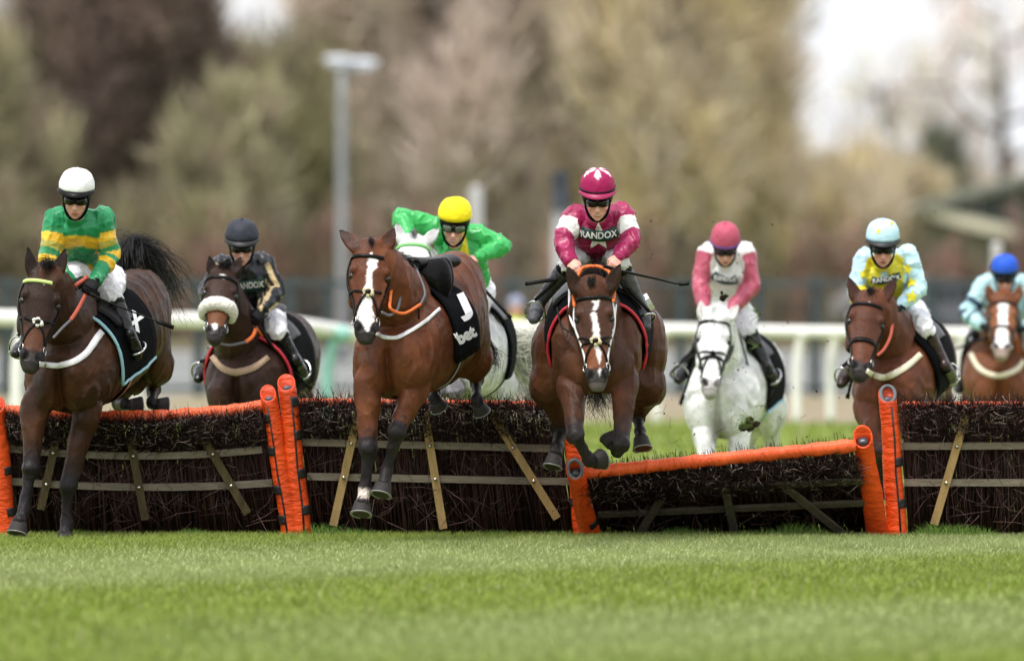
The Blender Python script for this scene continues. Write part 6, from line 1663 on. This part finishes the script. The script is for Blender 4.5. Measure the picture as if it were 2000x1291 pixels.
# 8. chestnut horse at the right edge ----------------------------------------------
H8 = make_horse(dict(D=95.0, yaw=.06, voxel=.013,
    label='chestnut horse with a wide white blaze at the far right edge',
    trunk=[(1950, 752, .0, 54, 52), (1950, 742, .14, 68, 70), (1951, 722, .40, 70, 80), (1953, 708, .80, 70, 82), (1954, 704, 1.12, 66, 80), (1955, 708, 1.38, 58, 74), (1955, 714, 1.56, 42, 60)],
    neck=[(1955, 676, .40, 46, 74), (1956, 656, .20, 42, 64), (1958, 622, .0, 34, 48), (1960, 600, -.14, 28, 38), (1960, 588, -.18, 25, 30)],
    head=dict(poll=(1961, 575, -.22), lip=(1956, 688, -.70), w=28.5, turn=-.02, tilt=.0),
    ears=[((1938, 586, -.2), (1927, 555, -.2), 11, .3), ((1984, 586, -.2), (1995, 556, -.2), 11, -.3)],
    balls=[(1926, 762, .0, 26, 30, 40, 'pec'), (1980, 762, .0, 26, 30, 40, 'pec'), (1912, 742, .16, 26, 44, 54, 'shoulder'), (1992, 740, .2, 26, 44, 54, 'shoulder')],
    legs=[('fore', [(1922, 790, .0), (1920, 870, -.2), (1920, 920, .0), (1920, 932, .05), (1920, 948, .1)], 1.0), ('fore', [(1984, 790, .0), (1986, 870, -.2), (1986, 920, .0), (1986, 932, .05), (1986, 948, .1)], 1.0),
          ('hind', [(1908, 780, 1.4), (1906, 860, 1.75), (1906, 925, 1.6), (1906, 938, 1.55), (1906, 956, 1.48)], 1.0), ('hind', [(1998, 780, 1.4), (1999, 860, 1.75), (1998, 925, 1.6), (1998, 938, 1.55), (1998, 956, 1.48)], 1.0)],
    coat=dict(base=(.135, .046, .019), warm=(.17, .058, .022), points=(.14, .05, .02), muzzle=(.45, .36, .32), mz=.7, ear=(.16, .06, .025), stock=(.9, 1.4), face=(.22, .08, .03), marks=[[(.06, -.02, .0), (.09, -.02, .42), (.25, .0, .34), (.42, .0, .28), (.60, .0, .38), (.75, .0, .46), (.85, .0, .4), (.90, .0, .2), (.92, 0, 0)]])))
bridle(H8, nose=True, nose_t=.58)
breast_strap(H8, [(1896, 690), (1910, 716), (1930, 730), (1955, 734), (1985, 722), (1999, 704)], [4.5, 5, 5, 5, 5, 4.5], M_CREAM)
c8, t8 = cloth(H8, .28, .60, -22, 202); girth(H8, .4, .07, M_LEATH); saddle(H8, .32, .56)
rein(H8, [(1976, 640, -.5), (1985, 655, -.3), (1992, 690, -.1)], M_REINR, .022)
# ------------------------------------------------------------------ the riders
fill = lambda V, c: np.tile(np.array(c, float), (len(V), 1))
def mixc(col, c, k): return col * (1 - k[:, None]) + np.array(c) * k[:, None]
edge = lambda x, a, b, w=.012: smooth01(x, a - w, a + w) * (1 - smooth01(x, b - w, b + w))

GREEN, GOLD = lin(20, 134, 82), lin(234, 184, 44)
def hoops(nm, t, u, v, V, k):
    col = fill(V, GREEN)
    arm = np.char.startswith(nm, 'arm'); tor = np.isin(nm, ['torso'])
    for a, b in ((.33, .44), (.53, .61), (.70, .79)): col = mixc(col, GOLD, arm * edge(t, a, b))
    d = (k['nb'] - V) @ np.array([0, .35, 1.0])
    for a, b in ((.155, .205), (.245, .285), (.325, .365)): col = mixc(col, GOLD, (tor | (nm == 'collar')) * edge(d, a, b, .006))
    return col
R1 = make_person(dict(hem=.92, mount=(H1, (H1.tree, t1)), D=79.6, hw=35, seed=51, label='jockey in green silks with gold hoops and a plain white cap',
    eye=(147, 394, -.12), down=.30, look=-.05, tilt=.05, helmet=dict(col=(.80, .80, .80), top=.200, base=.050, peak=M_LEATH), stubble=.5,
    neckbase=(150, 420, .10), chest=(158, 452, .22), waist=(168, 500, .52), pelvis=(186, 535, .88),
    joints=dict(shL=(112, 428, .16), shR=(198, 426, .18), elL=(95, 510, .10), elR=(214, 500, .20), wrL=(146, 556, .10), wrR=(187, 549, .0),
        hipL=(160, 530, .80), hipR=(216, 545, .88), knL=(139, 541, .14), knR=(216, 572, .42), anL=(48, 672, .62), anR=(256, 660, .58), toL=(30, 692, .42), toR=(268, 697, .40)),
    handL=(160, 544, -.02), handR=(170, 566, -.08), curlL=(.5, .2, -.8), curlR=(-.2, .6, -.7), thumbL=(0, -.5, 1), thumbR=(-.3, -.5, 1), jacket=hoops, breech_mat=M_BREECH, tw=(.95, 1, 1, 1)))
whip(79.6, [(176, 574, -.12), (215, 592, .0), (339, 640, .25)], 'long black whip held by the jockey in gold hoops', flap=.10)

BLACK, BEIGE = lin(30, 32, 40), lin(240, 208, 158)
def beige_stripes(nm, t, u, v, V, k):
    col = fill(V, BLACK); arm = np.char.startswith(nm, 'arm') | np.char.startswith(nm, 'shoulder'); outer = np.where(np.char.endswith(nm, 'R'), 1, -1)
    return mixc(col, BEIGE, arm * (np.maximum(edge(u, .22, .66, .05), edge(u, -.66, -.22, .05)) * smooth01(t + .5 * np.char.startswith(nm, 'shoulder'), .22, .26)))
R2 = make_person(dict(mount=(H3, (H3.tree, t3)), D=83.6, hw=32.5, seed=61, label='jockey in black silks with beige sleeve stripes and a black cap',
    eye=(472, 488, -.12), down=.32, helmet=dict(col=lin(46, 48, 58), top=.198, base=.048, peak=mat('black_peak', lin(24, 24, 28), .5, .1, 20), band=M_LEATH),
    neckbase=(474, 512, .10), chest=(480, 545, .22), waist=(490, 588, .5), pelvis=(504, 615, .88),
    joints=dict(shL=(434, 520, .16), shR=(512, 514, .18), elL=(404, 575, .12), elR=(538, 566, .20), wrL=(440, 616, .05), wrR=(511, 607, .0),
        hipL=(478, 626, .86), hipR=(530, 620, .88), knL=(436, 668, .30), knR=(538, 642, .42), anL=(402, 712, .58), anR=(578, 706, .58), toL=(386, 742, .42), toR=(594, 740, .40)),
    handL=(450, 628, -.02), handR=(497, 624, -.06), curlR=(-.4, .5, -.7), thumbL=(.3, -.5, 1), thumbR=(-.3, -.5, 1), jacket=beige_stripes))
b_, bt_ = chest_band(R2[2], [(456, 560), (476, 560), (500, 556), (516, 548)], 12, M_GREENB, R2[1], off=.009); lettering('lettering', bt_, 'RANDOX', 487, 557, 56, 12, M_WHITE, b_, ang=-6, off=.004, bold=.03)
whip(83.6, [(508, 640, -.1), (540, 688, .1), (608, 761, .3)], 'black whip pointing down past the jockey in black and beige', r=(.012, .012, .010), flap=.05)

BGREEN = lin(50, 170, 84)
def green_silk(nm, t, u, v, V, k):
    col = fill(V, BGREEN); c = k['W']((905, 490, .1)); d = np.abs((V - c) @ np.array([1.0, 0, .2])); return mixc(col, lin(240, 214, 40), (nm == 'torso') * (1 - smooth01(d, .030, .045)) * (V[:, 1] < k['chest'][1]))
R3 = make_person(dict(mount=(H4, (H4.tree, t4)), D=83.2, hw=33.5, seed=71, label='jockey in bright green silks and a yellow cap with elbows out',
    eye=(886, 448, -.14), down=.34, look=-.06, tilt=.06, helmet=dict(col=lin(250, 226, 28), top=.198, base=.048), teeth=True, mouth=.9, lens=mat('mirror_lens', lin(70, 84, 60), .08, .4, 60, spec=.9),
    neckbase=(890, 478, .10), chest=(898, 500, .22), waist=(912, 540, .5), pelvis=(920, 560, .88),
    joints=dict(shL=(848, 446, .16), shR=(930, 460, .18), elL=(784, 424, .12), elR=(980, 480, .12), wrL=(800, 470, -.05), wrR=(930, 504, -.05),
        hipL=(896, 575, .86), hipR=(940, 570, .88), knL=(860, 600, .30), knR=(936, 596, .40), anL=(830, 680, .6), anR=(926, 664, .45), toL=(820, 710, .42), toR=(922, 692, .40)),
    handL=(806, 492, -.10), handR=(908, 516, -.12), curlR=(-.4, .5, -.7), thumbL=(.3, -.5, 1), thumbR=(-.3, -.5, 1), jacket=green_silk, gloves=False, tw=(.95, 1, 1, 1)))
whip(83.2, [(924, 545, .25), (948, 568, .25), (998, 622, .3)], 'black whip slanting down beside the jockey in the yellow cap', r=(.013, .012, .012), flap=.05)

MAROON, WHITEC = lin(152, 18, 78), (.80, .79, .80)
def maroon_silk(nm, t, u, v, V, k):
    col = fill(V, MAROON); arm = np.char.startswith(nm, 'arm')
    return mixc(col, WHITEC, arm * edge(t, .30, .47, .015))
def maroon_cap(x, y, z):
    col = np.tile(np.array(MAROON), (len(x), 1)); a = np.degrees(np.arctan2(x, z + .012)); f = (y - .05) / .2
    w = np.abs(((a + 36) % 72) - 36)
    k = smooth01(f - (.62 + w / 36 * .0), -.03, .03) * 0
    star = smooth01(f, .58, .60) * (w < (f - .55) / .45 * 36) 
    return mixc(col, WHITEC, np.clip(np.maximum(star, smooth01(f, .90, .95)), 0, 1).astype(float))
R4 = make_person(dict(mount=(H5, (H5.tree, t5)), D=78.5, hw=34.5, seed=81, label='jockey in maroon silks with white armbands and a white star on the chest', voxel=.006,
    eye=(1167, 398, -.20), down=.34, tilt=.0, helmet=dict(col=maroon_cap, top=.215, base=.056, peak=mat('maroon_peak', MAROON, .45, .1, 20), band=M_LEATH, button=False), teeth=True, mouth=.9, skin=(1.08, 1.0, 1.0),
    neckbase=(1170, 424, .06), chest=(1169, 452, .18), waist=(1169, 482, .52), pelvis=(1168, 506, .92),
    joints=dict(shL=(1124, 424, .12), shR=(1214, 420, .12), elL=(1099, 470, .0), elR=(1233, 468, .02), wrL=(1114, 510, -.12), wrR=(1208, 502, -.12),
        hipL=(1140, 520, .90), hipR=(1196, 520, .90), knL=(1122, 502, .20), knR=(1204, 502, .20), anL=(1052, 592, .56), anR=(1252, 600, .56), toL=(1042, 626, .36), toR=(1262, 640, .34)),
    handL=(1128, 536, -.22), handR=(1192, 532, -.22), curlL=(.4, .5, -.6), curlR=(-.4, .5, -.6), thumbL=(1, -.2, .5), thumbR=(-1, -.2, .5), jacket=maroon_silk, gloves=False, boot=M_BOOTG, tw=(1.0, 1.06, 1.05, 1.05)))
def big_star(R):
    tr, jo = R[2], R[1]
    star_on(tr, 1169, 462, 28, 0, M_WHITE, jo, .005)
big_star(R4); b_, bt_ = chest_band(R4[2], [(1132, 452), (1150, 457), (1170, 461), (1190, 458), (1207, 449)], 10.5, M_GREENB, R4[1], off=.009); lettering('lettering', bt_, 'RANDOX', 1170, 460, 72, 13, M_WHITE, b_, ang=-1, off=.004, arc=-5, bold=.02)
whip(78.5, [(1180, 520, -.30), (1216, 530, -.22), (1280, 544, -.1), (1322, 554, .0), (1346, 553, .0)], 'slim black whip held out to the right by the maroon jockey', r=(.011, .009, .006), flap=.20)
def loose_strap():
    W = lambda q: P(q[0], q[1], 78.5 + q[2]); o = add('loose_strap', *flat_band(np.array([W((1026, 555, .35)), W((1056, 550, .32)), W((1090, 545, .25))]), [0, -1, .2], .026, .008, 4), M_LEATH, H5.root)
loose_strap()

DUSTY = lin(176, 78, 100)
def dusty_sleeves(nm, t, u, v, V, k):
    col = fill(V, (.80, .79, .80)); arm = np.char.startswith(nm, 'arm') | np.char.startswith(nm, 'shoulder')
    return mixc(col, DUSTY, np.char.startswith(nm, 'arm') * smooth01(t, .20, .24))
R5 = make_person(dict(mount=(H6, (H6.tree, t6)), D=88.0, hw=29.5, seed=91, label='jockey in white silks with dusty pink sleeves and cap on the white horse',
    eye=(1417, 494, -.12), down=.55, helmet=dict(col=DUSTY, top=.205, base=.030, band=mat('purple_band', lin(86, 70, 150), .6, .1, 20)),
    neckbase=(1418, 512, .12), chest=(1419, 530, .20), waist=(1422, 580, .52), pelvis=(1428, 612, .90),
    joints=dict(shL=(1384, 496, .16), shR=(1456, 496, .16), elL=(1368, 552, .10), elR=(1468, 556, .12), wrL=(1376, 602, -.05), wrR=(1428, 606, -.05),
        hipL=(1404, 626, .88), hipR=(1452, 624, .88), knL=(1384, 640, .30), knR=(1456, 636, .40), anL=(1344, 716, .58), anR=(1500, 722, .58), toL=(1324, 744, .42), toR=(1512, 750, .42)),
    handL=(1384, 622, -.12), handR=(1420, 624, -.12), thumbL=(1, -.2, .5), thumbR=(-1, -.2, .5), jacket=dusty_sleeves, tw=(.95, .95, .98, 1.0)))
b_, bt_ = chest_band(R5[2], [(1392, 536), (1406, 544), (1424, 548), (1440, 545)], 8, M_GREENB, R5[1], off=.009); lettering('lettering', bt_, 'RANDOX', 1417, 544, 44, 10, M_WHITE, b_, ang=5, off=.004, bold=.03)
whip(88.0, [(1362, 690, -.2), (1352, 722, -.1), (1329, 790, .1)], 'thin dark whip hanging down in front of the white horse shoulder', r=(.010, .010, .008), flap=.08)

SKYB, YEL = lin(188, 224, 238), lin(238, 224, 40)
def starred(nm, t, u, v, V, k):
    col = fill(V, SKYB); d = np.abs((V - k['nb']) @ np.array([1.0, 0, 0])); low = (k['nb'] - V)[:, 2]
    m = (nm == 'torso') * (1 - smooth01(d, .135, .15)) * smooth01(d, .022, .028); m = np.maximum(m, (nm == 'torso') * (1 - smooth01(d, .135, .15)) * smooth01(low, .11, .13)); m = np.maximum(m, ((nm == 'collar') | np.char.startswith(nm, 'shoulder')) * (1 - smooth01(d, .10, .125)))
    return mixc(col, lin(212, 204, 44), m)
R6 = make_person(dict(mount=(H7, (H7.tree, t7)), D=84.4, hw=32.5, seed=101, label='jockey in pale blue silks with yellow stars and a pale blue cap',
    eye=(1725, 490, -.14), down=.30, helmet=dict(col=SKYB, top=.206, base=.050, peak=mat('black_peak', (0, 0, 0))), skin=(1.05, .98, .96),
    neckbase=(1727, 514, .10), chest=(1729, 540, .20), waist=(1738, 578, .5), pelvis=(1754, 600, .88),
    joints=dict(shL=(1690, 506, .16), shR=(1772, 500, .18), elL=(1672, 562, .10), elR=(1793, 562, .15), wrL=(1690, 606, .0), wrR=(1756, 600, -.02),
        hipL=(1734, 612, .86), hipR=(1782, 610, .88), knL=(1716, 640, .30), knR=(1800, 634, .42), anL=(1658, 720, .58), anR=(1846, 716, .58), toL=(1642, 752, .42), toR=(1862, 748, .40)),
    handL=(1704, 622, -.10), handR=(1738, 606, -.10), curlR=(-.3, .6, -.7), thumbL=(1, -.2, .5), thumbR=(-.4, -.4, 1), jacket=starred, boot=M_BOOTB, tw=(.95, 1, 1.02, 1.05)))
for (x, y, r, a) in ((1687, 536, 12, 10), (1683, 566, 14, 25), (1668, 592, 10, 0), (1772, 526, 12, 15), (1780, 552, 13, -10), (1780, 580, 14, 5), (1790, 604, 9, 30)): star_on(R6[2], x, y, r, a, mat('yellow_print', YEL, .6, .05, 20), R6[1])
b_, bt_ = chest_band(R6[2], [(1702, 546), (1716, 549), (1736, 545), (1758, 537)], 6.5, M_GREENB, R6[1], off=.009); lettering('lettering', bt_, 'RANDOX', 1731, 545, 54, 9, M_WHITE, b_, ang=-9, off=.004, bold=.03)
for (x, y, r) in ((1716, 452, 6), (1741, 437, 5)):
    star_on(R6[6], x, y, r, 12, mat('yellow_print', YEL, .6, .05, 20), R6[5], .006)
whip(84.4, [(1668, 728, -.4), (1662, 748, -.3), (1655, 778, -.2)], 'short end of a black whip hanging beside the bay horse chest', r=(.012, .012, .010), flap=.1)

NAVY = lin(24, 58, 84)
def blue_bands(nm, t, u, v, V, k):
    col = fill(V, lin(178, 218, 226)); arm = np.char.startswith(nm, 'arm')
    for a, b in ((.42, .50), (.58, .65), (.72, .78)): col = mixc(col, NAVY, arm * edge(t, a, b, .012))
    return col
R7 = make_person(dict(mount=(H8, (H8.tree, t8)), D=95.0, hw=27, seed=111, label='jockey in pale blue silks with navy arm hoops and a royal blue cap',
    eye=(1963, 548, -.12), down=.35, helmet=dict(col=lin(36, 84, 196), top=.200, base=.050, band=mat('navy_band', NAVY, .6, .1, 20)),
    neckbase=(1963, 566, .10), chest=(1964, 590, .20), waist=(1964, 628, .5), pelvis=(1964, 650, .88),
    joints=dict(shL=(1926, 556, .16), shR=(2000, 556, .16), elL=(1890, 612, .10), elR=(2034, 612, .12), wrL=(1918, 636, -.05), wrR=(2000, 640, -.05),
        hipL=(1942, 664, .86), hipR=(1986, 664, .88), knL=(1912, 672, .35), knR=(2012, 676, .40), anL=(1880, 736, .58), anR=(2044, 742, .58), toL=(1872, 764, .42), toR=(2052, 770, .42)),
    handL=(1934, 640, -.12), handR=(1984, 646, -.12), thumbL=(1, -.2, .5), thumbR=(-1, -.2, .5), jacket=blue_bands))
whip(95.0, [(1930, 660, -.1), (1890, 672, .1), (1848, 690, .3)], 'black whip pointing left from the jockey in the royal blue cap', r=(.011, .010, .009), flap=.08)

# ------------------------------------------------------------------ kneeling steward in a high visibility jacket far behind
def steward():
    D = 138.0; s = FPX / D; W = lambda x, y, d=0: P(x, y, D + d)
    base = W(1010, 0) * [1, 1, 0]; root = empty('person', base, 'crouching steward in a lime yellow high visibility jacket beyond the rail', 'person')
    hi = mat('lime_jacket', lin(196, 232, 40), .7, .1, 8); dk = mat('dark_trousers', lin(50, 54, 64), .8, .1, 8); gy = mat('grey_hat', lin(140, 146, 168), .8, .1, 8)
    H = W(1008, 0); x = H[0]; Y = D
    legs_ = [Loft('leg', [(x + sg * .14, Y + .05, .55), (x + sg * .2, Y - .35, .55), (x + sg * .17, Y - .05, .06), (x + sg * .17, Y - .2, .04)], [.11, .09, .06, .05], side=(1, 0, 0)) for sg in (-1, 1)]
    tor = Loft('torso', [(x, Y + .05, .5), (x, Y - .02, .78), (x, Y - .08, 1.02), (x, Y - .08, 1.1)], [.19, .21, .22, .08], [.15, .15, .13, .07], side=(1, 0, 0))
    arms = [Loft('arm', [(x + sg * .22, Y - .08, 1.02), (x + sg * .31, Y - .2, .78), (x + sg * .14, Y - .45, .72)], [.075, .062, .045], side=(1, 0, 0)) for sg in (-1, 1)]
    hand_ = [Ball('h', (x + sg * .12, Y - .5, .72), (.045, .06, .045)) for sg in (-1, 1)]
    head = [Ball('head', (x, Y - .12, 1.24), (.085, .10, .12)), Loft('neck', [(x, Y - .09, 1.05), (x, Y - .11, 1.2)], [.06, .055], side=(1, 0, 0)), Ball('nose', (x, Y - .22, 1.22), .02)]
    V, F = fuse(head + hand_ + [Loft('t', tor.C, tor.a * .8, tor.b * .8, side=(1, 0, 0), sub=1)] + [Loft('a', a.C, a.a * .8, side=(1, 0, 0), sub=1) for a in arms] + legs_, .016, 3)
    add('body', V, F, M_SKIN, root, np.tile(SKINC, (len(V), 1)))
    V, F = fuse([tor] + arms, .016, 3); add('jacket', V, F, hi, root)
    V, F = fuse([Loft('l', l.C, l.a * 1.08, side=(1, 0, 0), sub=1) for l in legs_] + [Ball('hip', (x, Y + .05, .55), (.2, .16, .14))], .016, 3); add('trousers', V, F, dk, root)
    V, F = Ball('hat', (x, Y - .11, 1.29), (.10, .115, .10)).mesh(); add('hat', V, F, gy, root)
steward()

# ------------------------------------------------------------------ turf and twigs kicked up over the knocked hurdle
M_SOIL = mat('soil', lin(46, 36, 28), .95, .4, 40, .8, 60, .1)
def clod(px, py, Y, r, label, grass=0, seed=1):
    c = P(px, py, Y); rr = np.random.default_rng(seed); root = empty('turf_clod', c, label, 'clod of turf', 'clods of turf flying through the air')
    sh = [Ball('c', c + rr.normal(0, r * .45, 3), r * rr.uniform(.35, .75, 3)) for _ in range(7)]
    V, F = fuse(sh, r * .16, 2); V = V + vnormals(V, F) * (noise3(V, r * .5, seed) * r * .12)[:, None]; add('soil', V, F, M_SOIL, root)
    if grass:
        n = grass; a = c + rr.normal(0, r * .5, (n, 3)); d = nrm(rr.normal(size=(n, 3)) + np.array([-1.6, 0, .5])); e = a + d * rr.uniform(.05, .12, (n, 1))
        V, F = tubes(np.stack([a, (a + e) / 2 + rr.normal(0, .005, (n, 3)), e], 1), np.full((n, 3), .0022) * [1, .8, .3], 3); o = add('grass_tuft', V, F, MATS['grass_blade'], root, np.tile(np.array([.12, .2, .03]), (len(V), 1)) * rr.uniform(.6, 1.3, (len(V), 1))); 
clod(1466, 830, 83.5, .045, 'grassy clod of turf flying in front of the white horse legs', 90, 3)
clod(1412, 578, 84.0, .030, 'dark clod of soil in front of the breeches of the white horse jockey', 0, 4)
clod(1486, 674, 84.0, .016, 'small clod with a few blades beside the white horse rump', 8, 5)
clod(1482, 613, 84.0, .012, 'wisp of torn grass right of the white horse jockey', 14, 6)
def specks():
    r = np.random.default_rng(8); g = Geo(); n = 480
    c = np.stack([r.normal(1395, 120, n), r.normal(690, 130, n), r.uniform(79.4, 85, n)], -1)
    k = r.random(n) < .15; c[k, 0] = r.uniform(200, 1900, k.sum()); c[k, 1] = r.uniform(380, 780, k.sum())
    for q in c:
        p = P(*q); w = r.uniform(.0022, .0085) * (.6 + r.random()); D_ = nrm(r.normal(size=(4, 3))) * w * r.uniform(.5, 1.4, (4, 1)); g.put(p + D_, [np.array([[0, 1, 2], [0, 2, 3], [0, 3, 1], [1, 3, 2]])])
    o = g.add('soil_specks', M_SOIL, smooth=False); tag(o, 'specks of soil thrown into the air round the white horse', 'soil', kind='stuff')
    n = 28; a = np.array([P(*q) for q in np.stack([r.normal(1330, 150, n), r.normal(820, 70, n), r.uniform(79.5, 82, n)], -1)]); d = nrm(r.normal(size=(n, 3)) * [1, .4, 1]); e = a + d * r.uniform(.03, .14, (n, 1))
    V, F = tubes(np.stack([a, (a + e) / 2 + r.normal(0, .012, (n, 3)), e], 1), np.full((n, 3), .0016), 3); o = add('flying_twigs', V, F, M_BRUSH, None, np.tile(np.array(lin(70, 54, 48)), (len(V), 1))); tag(o, 'broken twigs and straw flying over the knocked hurdle', 'twigs', kind='stuff')
specks()
